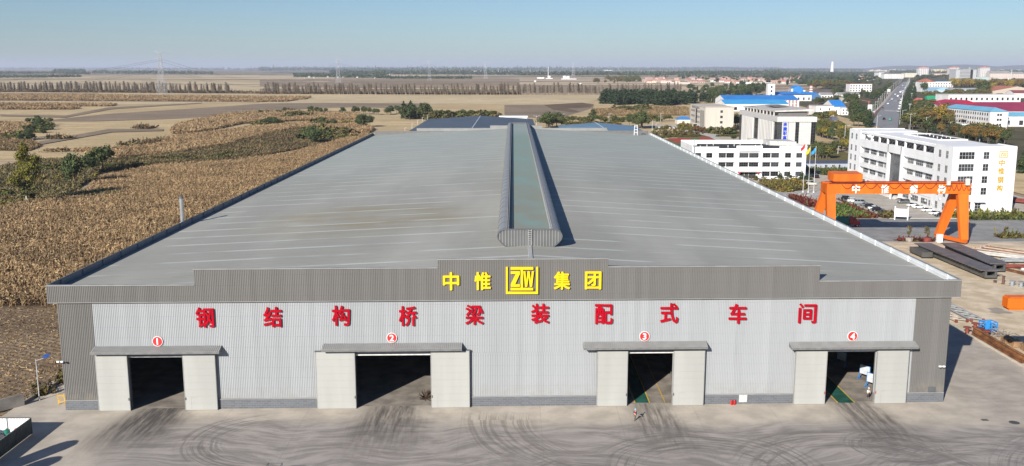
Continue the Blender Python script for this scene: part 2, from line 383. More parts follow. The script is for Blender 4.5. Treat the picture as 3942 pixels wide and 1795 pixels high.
c = mixc(t, sstep(t, Y, 40, 150), (.23, .245, .205), (.215, .275, .24))
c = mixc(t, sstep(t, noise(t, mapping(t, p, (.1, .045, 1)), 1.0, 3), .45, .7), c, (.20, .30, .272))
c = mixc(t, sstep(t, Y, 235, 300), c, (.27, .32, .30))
rb = ma(t, 'ABSOLUTE', ma(t, 'SUBTRACT', ma(t, 'FRACT', ma(t, 'DIVIDE', Y, .9)), .5))
c = mixc(t, ma(t, 'MULTIPLY', sstep(t, rb, .40, .48), .22), c, (.40, .44, .40))
t.links.new(c, b.inputs["Base Color"])
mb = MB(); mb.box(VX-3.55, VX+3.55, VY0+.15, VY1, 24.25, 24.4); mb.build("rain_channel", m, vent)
mb = MB(); full = [(VX+x, z) for x, z in prof]+[(VX-x, z) for x, z in reversed(prof)]
mb.prism(full, VY1, VY1+.06, 0, axis=1); mb.build("end_panel", V_END, vent); mb = MB(); mb.prism(full, VY0-.06, VY0, 0, axis=1)
end = mb.build("end_panel", V_END, vent)
mb = MB(); x = -5.2
while x < 5.3:
    zt = 25.22 if abs(x) < 4.1 else 25.2-(abs(x)-4.1)**1.5*.5; zb = 22.3 if abs(x) < 4.05 else 22.3+(abs(x)-4.05)*.95
    mb.box(VX+x, VX+x+.14, VY0-.13, VY0-.061, zb, zt); x += .5
mb.build("panel_rib", V_SH, end)
mb = MB(); pts = full+[full[0]]
for (xa, za), (xb, zb) in zip(pts[:-1], pts[1:]): mb.bar((xa, VY0-.10, za), (xb, VY0-.10, zb), .2, .2)
mb.build("panel_rim", C_DARK, end)
mb = MB()
for dx in (-.28, .28): mb.bar((VX+dx, VY0-.3, 22.25), (VX+dx, VY0-.3, 25.3), .07)
for i in range(9): mb.bar((VX-.28, VY0-.3, 22.45+i*.33), (VX+.28, VY0-.3, 22.45+i*.33), .06)
mb.build("ladder", M((.45, .45, .44), .5), vent)
for dx in (-3.9, -1.3, 1.3, 3.9):
    y = VY0+.3
    while y < VY1: mb = MB(); mb.box(VX+dx-.12, VX+dx+.12, y, y+.24, roofz(VX+dx)-.05, 24.25 if abs(dx) < 3.5 else 22.3); mb.build("support_leg", C_DARK, vent); y += 24

# interior slab, columns and crane beams
mb = MB(); mb.hexa([(-68.8, -1.45, -.2), (68.8, 2.35, -.2), (68.8, LEN, -.2), (-68.8, LEN, -.2)], [(-68.8, -1.45, .012), (68.8, 2.35, .012), (68.8, LEN, .012), (-68.8, LEN, .012)])
flo = mb.build("floor", M((.25, .222, .19), .8, .22, .35), shop)
for x in (-34, 0.5, 36):
    y = 9
    while y < LEN-4: mb = MB(); mb.box(x-.35, x+.35, y-.2, y+.2, 0.0, 18); mb.build("column", M((.16, .17, .18), .6), shop); y += 18
WALK = M((.02, .10, .075), .6, .25, .6); YEL = M((.62, .40, .03), .7, .2, 2)
mb = MB()
for xa, xb in ((19.95, 22.1), (52.2, 54.7)):
    mb.box(xa, xb, 1.4, 160, .014, .018, 0)
    mb.box(xa-.18, xa, 1.4, 160, .014, .019, 1); mb.box(xb, xb+.18, 1.4, 160, .014, .019, 1)
mb.box(24.6, 24.75, 1.6, 160, .014, .018, 1)
mb.build("walkway", [WALK, YEL], shop)

# sliding doors: two leaves, rail and canopy each
for (a, b_, c_, d_, top), cx0, cx1, cz in zip(DOORS, (-63.9, -28.9, 11.4, 43.8), (-44.45, -7.4, 30.68, 63.7), (9.66, 9.83, 9.8, 9.55)):
    door = thing("sliding_door", "", ""); door.parent = shop
    for k in ("label", "category"):
        if k in door: del door[k]
    for xa, xb, right in ((a, b_, False), (c_, d_, True)):
        mb = MB(); slab(mb, xa, xb, -.62, -.42, .04, top)
        k = 8
        for i in range(k): slab(mb, xa+.03, xb-.03, -.645, -.62, .08+(top-.1)*i/k, .04+(top-.1)*(i+1)/k-.03)
        lf = mb.build("door_leaf", C_DOOR, door)
        for x in (xa, xb-.1): mb = MB(); slab(mb, x, x+.1, -.67, -.60, .02, top+.01); mb.build("leaf_stile", C_TRIM, lf)
        if right:
            mb = MB(); xw = xa+1.0; slab(mb, xw, xw+.035, -.652, -.62, .15, 2.1); slab(mb, xw, xw+1.0, -.652, -.62, 2.1, 2.13)
            mb.build("wicket_door", C_TRIM, lf)
        hx = xb-.15 if not right else xa+.15
        mb = MB(); slab(mb, hx-.07, hx+.07, -.74, -.66, 1.7, 2.1); mb.build("handle", M((.45, .08, .06), .5) if top < 8.9 else C_DARK, lf)
    mb = MB(); slab(mb, b_-.2, c_+.2, -.02, .18, 8.42, 8.64); mb.build("lintel", M((.60, .60, .58), .5), door)
    mb = MB(); slab(mb, a-.1, d_+.1, -.60, -.30, top+.01, top+.16); mb.build("rail", C_DARK, door)
    can = MB(); n = round((cx1-cx0)/.3); w_ = (cx1-cx0)/n; zt = cz+.48
    for i in range(n):                     # ribbed canopy sheets sloping down and outwards
        xa = cx0+i*w_
        for u0, u1, dz in ((0, .62, 0), (.62, 1.0, .06)):
            x0, x1 = xa+u0*w_, xa+u1*w_
            can.hexa([(x0, -1.55+FY(x0), cz-.03+dz), (x1, -1.55+FY(x1), cz-.03+dz), (x1, -.03+FY(x1), zt-.03+dz), (x0, -.03+FY(x0), zt-.03+dz)],
                     [(x0, -1.55+FY(x0), cz+.05+dz), (x1, -1.55+FY(x1), cz+.05+dz), (x1, -.03+FY(x1), zt+.05+dz), (x0, -.03+FY(x0), zt+.05+dz)])
    canopy = can.build("canopy", M((.26, .26, .25), .5, .06, .5), shop)
    mb = MB(); slab(mb, cx0-.03, cx1+.03, -1.62, -1.54, cz-.30, cz+.02)
    for x in (cx0, cx1-.06): mb.prism([(-1.54+FY(x), cz-.28), (-.03+FY(x), cz-.28), (-.03+FY(x), zt-.04), (-1.54+FY(x), cz-.02)], x, x+.06, 0, axis=0)
    mb.build("canopy_trim", M((.17, .17, .167), .5), canopy)
# small fittings on the front
mb = MB(); slab(mb, 36.2, 37.5, -.32, -.17, .35, 1.55); slab(mb, 36.45, 37.25, -.35, -.32, .6, 1.3, 1)
mb.build("electric_box", [M((.52, .53, .50), .5), M((.72, .72, .70), .5)], shop)
mb = MB(); slab(mb, 66.4, 67.6, -.22, -.12, 1.72, 2.5); mb.build("vent_grille", C_DARK, shop)
for x, z_, w_ in ((68.0, 6.05, 1), (-68.9, 8.0, 1)):
    mb = MB(); mb.tube((x, -.05+FY(x), z_), (x, -.8+FY(x), z_+.1), .05); mb.box(x-.5, x-.1, -.95+FY(x), -.7+FY(x), z_-.02, z_+.2); mb.box(x+.1, x+.5, -.95+FY(x), -.7+FY(x), z_-.02, z_+.2)
    mb.build("security_camera", M((.75, .75, .74), .4), shop)

# signs on the front
RED = M((.37, .0015, .012), .75, .08, .4, spec=.1); YELLOW = M((.80, .55, .005), .45, .05, .5)
chars = "钢结构桥梁装配式车间"
cen = [(-46.73, 14.85), (-36.41, 14.85), (-25.98, 14.98), (-15.73, 14.84), (-5.47, 14.98), (4.7, 15.1), (14.57, 14.94), (24.76, 15.02), (35.46, 14.85), (46.41, 14.84)]
word = ["first", "second", "third", "fourth", "fifth", "sixth", "seventh", "eighth", "ninth", "tenth"]
for ch, (x, z_), wd in zip(chars, cen, word):
    o = put("sign_character", text_mesh(ch, 2.8, 3.2, .14, .07), None, (x, FY(x)-.17, z_-.12)); o.data.materials.clear(); o.data.materials.append(RED)
    tag(o, f"red raised character {ch}, {wd} in the long row across the silver wall", "sign", "red characters across the workshop front")
for ch, x, ps in (("中", -8.98, "leftmost"), ("惟", -4.16, "just left of the square emblem"), ("集", 8.0, "just right of the square emblem"), ("团", 12.78, "rightmost")):
    o = put("sign_character", text_mesh(ch, 2.5, 2.85, .14, .07), None, (x, FY(x)-.60, 20.3)); o.data.materials.clear(); o.data.materials.append(YELLOW)
    tag(o, f"yellow raised character {ch} on the grey parapet, {ps}", "sign", "yellow characters on the workshop parapet")
lg = thing("sign_emblem", "square yellow emblem with the letters ZTW between the yellow characters", "emblem", (1.86, FY(1.86)-.62, 20.37))
def B2(mb, x0, x1, z0, z1): mb.box(x0, x1, -.12, .12, z0, z1)
mb = MB(); B2(mb, -2.47, -2.17, -2.13, 2.13); B2(mb, 2.17, 2.47, -2.13, 2.13); B2(mb, -2.17, 2.17, -2.13, -1.77); mb.build("frame", YELLOW, lg)
mb = MB(); B2(mb, -1.75, 1.72, 1.68, 2.1); B2(mb, -.2, .16, -1.16, 1.68); B2(mb, -1.75, 1.72, -1.55, -1.16); mb.build("letter", YELLOW, lg)
mb = MB(); B2(mb, -1.72, -.32, 1.02, 1.45); B2(mb, -1.72, -.32, -1.0, -.6)
mb.prism([(-.95, 1.02), (-.32, 1.02), (-1.05, -.6), (-1.72, -.6)], -.12, .12, 0, axis=1); mb.build("letter", YELLOW, lg)
mb = MB(); mb.prism([(.20, 1.45), (.52, 1.45), (.66, -.1), (.85, 1.45), (1.17, 1.45), (1.36, -.1), (1.50, 1.45), (1.82, 1.45), (1.54, -1.0), (1.22, -1.0), (1.01, .6), (.80, -1.0), (.48, -1.0)], -.12, .12, 0, axis=1)
mb.build("letter", YELLOW, lg)
NRED = M((.62, .03, .03), .45); WHT = M((.80, .80, .78), .5, .04)
for k, (x, z_) in enumerate(((-54.17, 11.0), (-18.26, 11.28), (20.98, 11.22), (53.73, 10.98))):
    s = thing("number_sign", f"round red sign with a white {k+1} above the workshop door it numbers", "sign", (x, FY(x)-.14, z_), 0, "numbered door signs")
    mb = MB(); mb.prism([(.80*math.cos(i*math.pi/16), .80*math.sin(i*math.pi/16)) for i in range(32)], -.04, .04, 0, axis=1); mb.build("rim", WHT, s)
    mb = MB(); mb.prism([(.72*math.cos(i*math.pi/16), .72*math.sin(i*math.pi/16)) for i in range(32)], -.07, -.041, 0, axis=1); mb.build("disc", NRED, s)
    o = put("numeral", text_mesh(str(k+1), None, 1.05, .03, .04), s, (0, -.10, 0)); o.data.materials.clear(); o.data.materials.append(WHT)
# ================================================================ land, air
def fieldmat(name, c0, c1, rows=None, rot=0.0, amt=.5, big=.01, fine=.6):
    m, t, b = newmat(name, .95, 0, .05); p = wpos(t)
    n = noise(t, p, fine, 5, .65); g = noise(t, p, big, 3)
    c = mixc(t, sstep(t, n, .3, .7), c0, c1)
    c = mixc(t, sstep(t, g, .35, .7, 0, .6), c, tuple(x*.8 for x in c0))
    w_ = noise(t, mapping(t, p, (.5, 1.6, 1), (0, 0, R(rot))), .035, 5, .7)
    c = mixc(t, sstep(t, w_, .42, .66, 0, .75), c, tuple(x*.72 for x in c0))
    if rows:
        q = mapping(t, p, (1, 1, 1), (0, 0, R(rot))); s = nd(t, "ShaderNodeSeparateXYZ", {0: q}).outputs[1]
        s = ma(t, 'ADD', s, ma(t, 'MULTIPLY', n, rows*.5))
        f = ma(t, 'ABSOLUTE', ma(t, 'SUBTRACT', ma(t, 'FRACT', ma(t, 'DIVIDE', s, rows)), .5))
        c = mixc(t, ma(t, 'MULTIPLY', sstep(t, f, .12, .4), amt), c, tuple(x*.55 for x in c0))
    t.links.new(c, b.inputs["Base Color"]); return m
F_STUB = fieldmat("stubble", (.49, .37, .205), (.68, .53, .315), 2.6, 20, .18, .006, .35)
F_PALE = fieldmat("pale_stubble", (.52, .41, .25), (.69, .56, .36), 5, 2, .12, .004, .15)
F_TILL = fieldmat("tilled_field", (.26, .20, .14), (.37, .295, .21), 2.4, 14, .35, .008, .3)
F_BROWN = fieldmat("far_field", (.30, .225, .15), (.42, .33, .225), 6, 3, .2, .003, .1)
F_DIRT = fieldmat("dry_earth", (.14, .10, .065), (.22, .165, .105), None, 0, 0, .02, .5)
F_SCRUB = fieldmat("scrub_soil", (.085, .065, .032), (.19, .14, .07), None, 0, 0, .03, .35)
F_PLOW = fieldmat("plowed_soil", (.20, .145, .098), (.40, .31, .205), 1.5, 26, .55, .03, 1.1)
F_GRASS = fieldmat("mown_grass", (.13, .115, .045), (.24, .20, .09), None, 0, 0, .05, .8)
# base ground out to the horizon: a patchwork of plots
m, t, b = newmat("farmland", .95, 0, .05); p = wpos(t)
q = mapping(t, p, (1/900, 1/130, 1), (0, 0, R(3)))
vo = nd(t, "ShaderNodeTexVoronoi", {"Vector": q, "Scale": 1.0}); vo.feature = 'F1'; vo.distance = 'CHEBYCHEV'
vs_ = nd(t, "ShaderNodeSeparateColor", {0: vo.outputs["Color"]}).outputs[0]
c = mixc(t, sstep(t, vs_, .25, .6), (.27, .205, .14), (.44, .34, .225)); c = mixc(t, sstep(t, vs_, .78, .8), c, (.60, .49, .335))
yd = nd(t, "ShaderNodeSeparateXYZ", {0: p}).outputs[1]; th = sstep(t, yd, 3000, 9000, .62, .47)
wn = ma(t, 'SUBTRACT', noise(t, mapping(t, p, (1/900, 1/260, 1)), 1.0, 5, .6), th); c = mixc(t, sstep(t, wn, 0, .04), c, (.055, .06, .04))
t.links.new(c, b.inputs["Base Color"])
sheet("ground", [(-45000, -3000), (45000, -3000), (45000, 60000), (-45000, 60000)], -.30, m)
hz = MB(); hz.box(-46000, 46000, -3500, 61000, -1.5, 330)
m = bpy.data.materials.new("haze"); m.use_nodes = True; t = m.node_tree; t.nodes.clear()
pv = nd(t, "ShaderNodeVolumePrincipled", {"Color": (.74, .81, .96, 1), "Density": HAZE, "Anisotropy": 0.0}); ou = nd(t, "ShaderNodeOutputMaterial")
t.links.new(pv.outputs[0], ou.inputs["Volume"])
o = hz.build("haze", m); o['kind'] = 'stuff'
# ================================================================ crops and trees
def inpoly(x, y, P):
    P = np.asarray(P, float)[:, :2]; r = np.zeros(len(x), bool); j = len(P)-1
    for i in range(len(P)):
        xi, yi = P[i]; xj, yj = P[j]
        if yi != yj: r ^= ((yi > y) != (yj > y)) & (x < (xj-xi)*(y-yi)/(yj-yi)+xi)
        j = i
    return r
def scatter(P, n):
    P = np.asarray(P, float)[:, :2]; lo, hi = P.min(0), P.max(0); out = []; tot = 0
    while tot < n:
        q = lo+RNG.random((n*2, 2))*(hi-lo); q = q[inpoly(q[:, 0], q[:, 1], P)]; out.append(q); tot += len(q)
    return np.concatenate(out)[:n]
def parea(P):
    P = np.asarray(P, float); x, y = P[:, 0], P[:, 1]; return abs(np.dot(x, np.roll(y, -1))-np.dot(y, np.roll(x, -1)))/2
def leaves(c, a, b):
    """quads with centre c, half axes a and b"""
    n = len(c); V = np.stack([c-a-b, c+a-b, c+a+b, c-a+b], 1).reshape(-1, 3); return V, np.arange(n*4).reshape(n, 4)
CORN = [M((.41, .29, .155), .9, .15, .05), M((.31, .205, .105), .9, .15, .05), M((.195, .125, .064), .9, .15, .05)]
GREENISH = [M((.14, .115, .048), .9, .2, .05), M((.21, .16, .07), .9, .2, .05), M((.065, .062, .026), .9, .2, .05)]
def crop(name, label, cat, P, dens, h=2.3, k=1.0, mats=None, nl=5, z0=-.1, rows=None):
    n = int(min(110000, parea(P)*dens)); p = scatter(P, n)
    if rows is not None:                   # planted rows
        e1 = np.array([math.cos(rows), math.sin(rows)]); e2 = np.array([-e1[1], e1[0]]); u, v_ = p@e1, p@e2; u = np.round(u/1.5)*1.5+RNG.normal(0, .2, n); p = u[:, None]*e1+v_[:, None]*e2
    hh = h*(.75+.45*RNG.random(n)); C = []; A = []; B = []; mi = []
    an = RNG.random(n)*6.283
    tilt = RNG.normal(0, .12, (n, 2))
    ax = np.stack([tilt[:, 0], tilt[:, 1], np.ones(n)], 1)*(hh/2)[:, None]
    C.append(np.concatenate([p, np.full((n, 1), z0)], 1)+ax); B.append(ax); A.append(np.stack([np.cos(an), np.sin(an), 0*an], 1)*(.07*k)); mi.append(RNG.choice(3, n, p=[.3, .4, .3]))
    for i in range(nl):
        t = an+i*6.283/nl+RNG.normal(0, .5, n); L = (.32+.3*RNG.random(n))*k; z = hh*(.25+.65*RNG.random(n)); dz = RNG.normal(-.02, .28, n)*k
        d = np.stack([np.cos(t)*L, np.sin(t)*L, dz], 1); s = np.stack([-np.sin(t), np.cos(t), RNG.normal(0, .7, n)], 1)*(.10+.08*RNG.random(n))[:, None]*k
        C.append(np.concatenate([p, z[:, None]+z0], 1)+d); A.append(d); B.append(s); mi.append(RNG.choice(3, n, p=[.38, .4, .22]))
    V, Fq = leaves(np.concatenate(C), np.concatenate(A), np.concatenate(B))
    o = put(name, npmesh(name, V, Fq, mats or CORN, np.concatenate(mi))); tag(o, label, cat, None, "stuff"); return o

def crown_mesh(name, blobs, nleaf, leaf, mats, seed, up=.25, cl=11, sg=.19):
    """leaf quads gathered in clumps through a set of blobs (cx,cy,cz,rx,ry,rz,weight)"""
    g = np.random.default_rng(seed); C = []; O = []
    W = np.array([b[6] for b in blobs], float); W /= W.sum()
    for b, w_ in zip(blobs, W):
        k = max(4, int(nleaf*w_/cl)); d = g.normal(size=(k, 3)); d /= np.linalg.norm(d, axis=1)[:, None]
        r = g.random(k)**.42; ce = d*r[:, None]; m_ = max(1, int(nleaf*w_/k))
        q = np.repeat(ce, m_, 0)+g.normal(0, sg, (k*m_, 3))
        C.append(q*np.array(b[3:6])+np.array(b[:3])); O.append(q)
    C = np.concatenate(C); O = np.concatenate(O); n = len(C)
    nr = O+g.normal(0, .7, (n, 3)); nr[:, 2] += up; nr /= np.linalg.norm(nr, axis=1)[:, None]+1e-9
    a = np.cross(nr, g.normal(size=(n, 3))); a /= np.linalg.norm(a, axis=1)[:, None]+1e-9; b = np.cross(nr, a)
    s = leaf*(.6+.8*g.random(n))[:, None]
    V, Fq = leaves(C, a*s, b*s*.75)
    return npmesh(name, V, Fq, mats, g.choice(len(mats), n))
BARK = M((.14, .11, .08), .9, .25, 2); BARKP = M((.42, .40, .35), .9, .25, 2)
G_DARK = leafmat("dark_leaf", (.026, .044, .018), (.068, .10, .038), (.055, .07, .028), .35)
G_MID = leafmat("mid_leaf", (.045, .068, .022), (.11, .135, .042), (.115, .105, .036), .35)
G_OLIVE = leafmat("olive_leaf", (.07, .07, .02), (.17, .15, .045), (.15, .11, .03), .35)
G_GOLD = leafmat("gold_leaf", (.17, .14, .02), (.36, .29, .045), (.33, .20, .03), .35)
G_RUST = leafmat("rust_leaf", (.11, .055, .018), (.24, .12, .035), (.2, .14, .04), .35)
G_PINE = leafmat("pine_leaf", (.013, .028, .015), (.036, .058, .027), (.028, .046, .02), .35)
G_POP = leafmat("poplar_leaf", (.085, .085, .016), (.23, .215, .04), (.17, .165, .03), .3)
G_RED = leafmat("red_leaf", (.07, .012, .012), (.17, .03, .028), (.11, .02, .02), .5)
G_TWIG = M((.33, .27, .21), .9, .2, .1); G_BRUSH = leafmat("brush_leaf", (.06, .05, .022), (.16, .125, .055), (.10, .08, .035), .35)
def trunk_mesh(h, r, limbs, mat, seed, lean=0.0):
    g = random.Random(seed); mb = MB(); top = (lean*h, 0, h); mb.tube((0, 0, -.3), (lean*h*.5, 0, h*.5), r, 7, r*.72); mb.tube((lean*h*.5, 0, h*.5), top, r*.72, 7, r*.3)
    for i in range(limbs):
        f = g.uniform(.35, .9); a = g.uniform(0, 6.28); L = h*g.uniform(.25, .45)*(1.2-f)
        p = (lean*h*f, 0, h*f); mb.tube(p, (p[0]+math.cos(a)*L, math.sin(a)*L, p[2]+L*.7), r*.4*(1.1-f)+.01, 5, .015)
    return mb.mesh("trunk", mat)
TREES = {}
def proto(kind, k, tm, cm): TREES.setdefault(kind, []).append((tm, cm))
def rb(g, n, cx, cz, R_, rz, spread, w=1):
    return [(g.gauss(0, spread), g.gauss(0, spread), cz+g.uniform(-rz, rz), R_*g.uniform(.55, 1), R_*g.uniform(.55, 1), R_*g.uniform(.5, .85), w) for _ in range(n)]
for v in range(3):
    g = random.Random(40+v)
    for kind, mats in (("broad_dark", [G_DARK, G_DARK, G_MID]), ("broad", [G_MID, G_MID, G_DARK]), ("olive", [G_OLIVE, G_MID, G_OLIVE]), ("gold", [G_GOLD, G_GOLD, G_OLIVE]), ("rust", [G_RUST, G_OLIVE, G_RUST])):
        bl = rb(g, 7, 0, 5.4, 2.3, 1.6, 1.35)+[(0, 0, 6.2, 2.6, 2.6, 2.2, 2)]
        proto(kind, v, trunk_mesh(5.6, .22, 7, BARK, v), crown_mesh("crown", bl, 2200, .21, mats, 100+v))
    bl = [(g.gauss(0, .25), g.gauss(0, .25), z_, r_, r_, 1.5, r_*r_) for z_, r_ in ((2.2, 1.5), (3.6, 1.9), (5.2, 2.0), (6.8, 1.8), (8.3, 1.4), (9.6, .8))]
    proto("upright", v, trunk_mesh(7.5, .18, 6, BARK, v), crown_mesh("crown", bl, 1200, .26, [G_OLIVE, G_MID, G_BRUSH], 130+v))
    bl = [(g.gauss(0, .3), g.gauss(0, .3), z_, r_, r_, 1.9, r_*r_) for z_, r_ in ((1.6, 1.9), (3.4, 2.1), (5.4, 2.1), (7.4, 1.8), (9.2, 1.3), (10.6, .7))]
    proto("pine", v, trunk_mesh(8.5, .2, 4, BARK, v), crown_mesh("crown", bl, 1300, .28, [G_PINE, G_DARK], 140+v))
    bl = [(0, 0, z_, r_, r_, .7, r_*r_) for z_, r_ in ((.7, 1.35), (1.5, 1.15), (2.3, .9), (3.1, .62), (3.8, .32))]
    proto("conifer", v, trunk_mesh(3.2, .1, 2, BARK, v), crown_mesh("crown", bl, 700, .16, [G_DARK, G_PINE], 150+v))
    for kind, mats in (("bush", [G_MID, G_DARK, G_OLIVE]), ("brush", [G_BRUSH, G_OLIVE, G_BRUSH]), ("redbush", [G_RED, G_RED, G_RUST]), ("goldbush", [G_GOLD, G_OLIVE, G_BRUSH])):
        bl = [(g.gauss(0, .8), g.gauss(0, .6), g.uniform(.5, 1.1), g.uniform(.7, 1.2), g.uniform(.7, 1.2), g.uniform(.6, 1.0), 1) for _ in range(6)]
        tb = MB()
        for i in range(5):
            a = i*1.256; tb.tube((0, 0, -.2), (math.cos(a)*.6, math.sin(a)*.6, .95), .05, 5, .02)
        proto(kind, v, tb.mesh("stem", BARK), crown_mesh("crown", bl, 520, .16, mats, 160+v))
    # bare poplar: pale stem, fine upward twigs
    tm = trunk_mesh(19, .15, 0, BARKP, v); k = 900; gg = np.random.default_rng(170+v)
    z_ = 3.5+17*gg.random(k); t_ = gg.random(k)*6.283; L = (.5+1.0*gg.random(k))*(1.0-np.abs(z_-10)/17); rr = gg.random(k)**.7*2.0*(1.15-(z_-3)/24)
    Cc = np.stack([np.cos(t_)*rr, np.sin(t_)*rr, z_], 1); A = np.stack([np.cos(t_)*L*.4, np.sin(t_)*L*.4, L*1.0], 1); B = np.stack([-np.sin(t_), np.cos(t_), 0*t_], 1)*(.03+.03*gg.random(k))[:, None]
    V, Fq = leaves(Cc, A, B); proto("bare", v, tm, npmesh("branches", V, Fq, [G_TWIG, G_BRUSH], gg.choice(2, k, p=[.75, .25])))
    # young planted tree: thin stem, sparse leaves
    bl = [(g.gauss(0, .2), g.gauss(0, .2), z_, .75, .75, .6, 1) for z_ in (1.6, 2.2, 2.9, 3.5)]
    proto("sapling", v, trunk_mesh(3.4, .06, 8, BARK, v), crown_mesh("crown", bl, 240, .13, [G_BRUSH, G_OLIVE], 180+v))
NAME = dict(broad_dark="leafy_tree", broad="leafy_tree", olive="autumn_tree", gold="autumn_tree", rust="autumn_tree", upright="autumn_tree", pine="evergreen_tree", conifer="conifer", bush="bush", brush="bush", redbush="bush", goldbush="bush", bare="bare_tree", sapling="young_tree")
def tree(kind, x, y, h, label, group, wide=1.0, z=0.0, cat=None):
    tm, cm = random.choice(TREES[kind]); nat = dict(broad_dark=8.2, broad=8.2, olive=8.2, gold=8.2, rust=8.2, upright=10, pine=11.4, conifer=4.1, bush=1.9, brush=1.9, redbush=1.9, goldbush=1.9, bare=20.5, sapling=4.0)[kind]
    s = h/nat; nm = NAME[kind]
    o = thing(nm, label, cat or ("bush" if nm == "bush" else "tree"), (x, y, z), random.uniform(0, 6.28), group, (s*wide, s*wide, s))
    put("trunk" if nm != "bush" else "stem", tm, o); put(cm.name.split(".")[0], cm, o); return o
def row(kind, pts, n, h, label, group, wide=1.0, jit=.35, jh=.2):
    """trees along a line of ground points"""
    P = [np.asarray(p, float)[:2] for p in pts]; L = [np.linalg.norm(b-a) for a, b in zip(P[:-1], P[1:])]; T = sum(L)
    for i in range(n):
        s = T*(i+.5)/n+random.uniform(-jit, jit)*T/n; k = 0
        while k < len(L)-1 and s > L[k]: s -= L[k]; k += 1
        q = P[k]+(P[k+1]-P[k])*min(1, max(0, s/L[k])); q = q+np.array([random.gauss(0, 1), random.gauss(0, 1)])*jit*.6*min(8, T/n)
        kk = random.choice(kind) if isinstance(kind, (list, tuple)) else kind
        tree(kk, q[0], q[1], h*random.uniform(1-jh, 1+jh), label, group, wide*random.uniform(.85, 1.15))
def grove(kind, P, n, h, label, group, wide=1.0, jh=.25):
    for q in scatter(P, n):
        kk = random.choice(kind) if isinstance(kind, (list, tuple)) else kind
        tree(kk, q[0], q[1], h*random.uniform(1-jh, 1+jh), label, group, wide*random.uniform(.85, 1.2))
def px(b, pts): return [gz(b, *p) for p in pts]

def woodland(kinds, P, n, h, label, wide=1.0, jh=.25, every=3, grow=1.5):
    """a wood that reads as one mass: many trees merged, one object"""
    VV = []; o = 0
    for q in scatter(P, n):
        kk = random.choice(kinds) if isinstance(kinds, (list, tuple)) else kinds; tm, cm = random.choice(TREES[kk])
        nat = dict(upright=10, pine=11.4, bare=20.5).get(kk, 8.2); s = h/nat*random.uniform(1-jh, 1+jh); a = random.uniform(0, 6.28)
        if cm.name not in NPC:
            b = np.empty(len(cm.vertices)*3, np.float32); cm.vertices.foreach_get("co", b); NPC[cm.name] = b.reshape(-1, 4, 3)
        V = NPC[cm.name][random.randrange(every)::every]; c = V.mean(1, keepdims=True); V = c+(V-c)*grow
        ca, sa = math.cos(a)*s*wide, math.sin(a)*s*wide
        VV.append(np.stack([V[..., 0]*ca-V[..., 1]*sa+q[0], V[..., 0]*sa+V[..., 1]*ca+q[1], V[..., 2]*s], -1).reshape(-1, 3))
    V = np.concatenate(VV); k = len(V)//4; ms = dict(gold=[G_GOLD, G_OLIVE, G_RUST], rust=[G_RUST, G_OLIVE, G_GOLD], olive=[G_OLIVE, G_MID, G_BRUSH])
    first = kinds if isinstance(kinds, str) else kinds[0]
    run = np.repeat(RNG.choice(3, len(VV), p=[.4, .35, .25]), [len(v)//4 for v in VV])
    ob = put("wood", npmesh("wood", V, np.arange(k*4).reshape(k, 4), ms.get(first, [G_DARK, G_MID, G_PINE]), run)); return tag(ob, label, "wood", None, "stuff")
NPC = {}
# ================================================================ fields to the left and behind
sheet("stubble_field", [(-1500, 395), (-72, 395), (140, 395), (330, 700), (420, 1300), (420, 1905), (-1700, 1905)], -.26, F_STUB)
HOL = [(760, 850), (1100, 805), (1400, 760), (1660, 692), (1900, 640), (2240, 640), (2250, 705), (2050, 745), (1800, 790), (1500, 860), (1200, 885), (900, 900)]
Zl = [-.24]
def plot(b, pts, mat, name="field"):
    Zl[0] += .012; return sheet(name, px(b, pts), Zl[0], mat)
plot("P", [(-420, 370), (2576, 358), (2576, 400), (-420, 402)], F_PALE); plot("Q", [(0, 372), (740, 380), (740, 400), (0, 400)], F_PALE)
plot("P", [(-420, 408), (2576, 404), (2576, 530), (-420, 520)], F_PALE)
plot("Q", [(0, 410), (900, 430), (2576, 455), (2576, 545), (0, 535)], F_BROWN)
plot("Q", [(0, 470), (900, 490), (2576, 470), (2576, 500), (0, 500)], F_PALE)
plot("Q", [(400, 395), (2576, 395), (2576, 448), (900, 440)], F_BROWN)
plot("J", [(0, 450), (900, 460), (1600, 470), (1600, 545), (0, 545)], F_BROWN)
plot("P", [(-420, 532), (2576, 545), (2576, 630), (-420, 612)], F_BROWN)
plot("P", [(980, 532), (2576, 545), (2576, 566), (980, 556)], F_PALE)
plot("Q", [(-10, 552), (2576, 562), (2576, 648), (1500, 640), (700, 640), (0, 688), (-10, 632), (560, 590)], F_PALE)
plot("J", [(0, 560), (830, 556), (700, 640), (0, 650)], F_PALE)
plot("P", [(-420, 612), (2576, 630), (1900, 640), (1150, 652), (-420, 640)], F_PALE)
plot("Y", [(250, 588), (700, 540), (1300, 503), (1700, 474), (2100, 470), (2700, 474), (2700, 508), (2300, 498), (2050, 505), (1800, 520), (1500, 548), (1100, 574), (600, 590)], F_TILL)
plot("J", [(-150, 655), (230, 655), (620, 632), (740, 650), (720, 700), (560, 735), (380, 790), (-150, 770)], F_TILL)
plot("J", [(240, 655), (460, 640), (620, 632), (740, 650), (700, 680), (480, 690), (600, 720), (520, 730), (330, 700)], F_DIRT)
plot("J", [(720, 690), (950, 680), (1250, 660), (1680, 668), (1680, 775), (700, 785), (560, 740)], F_STUB)
plot("N", [(-420, 280), (330, 150), (800, 130), (1100, 140), (2000, 60), (2300, 20), (2300, 130), (1400, 215), (900, 280), (720, 410), (560, 520), (-420, 640)], F_SCRUB)
plot("P", [(-420, 900), (160, 890), (180, 1000), (330, 1010), (420, 1060), (300, 1110), (-420, 1100)], F_SCRUB)
plot("Y", HOL, F_SCRUB)
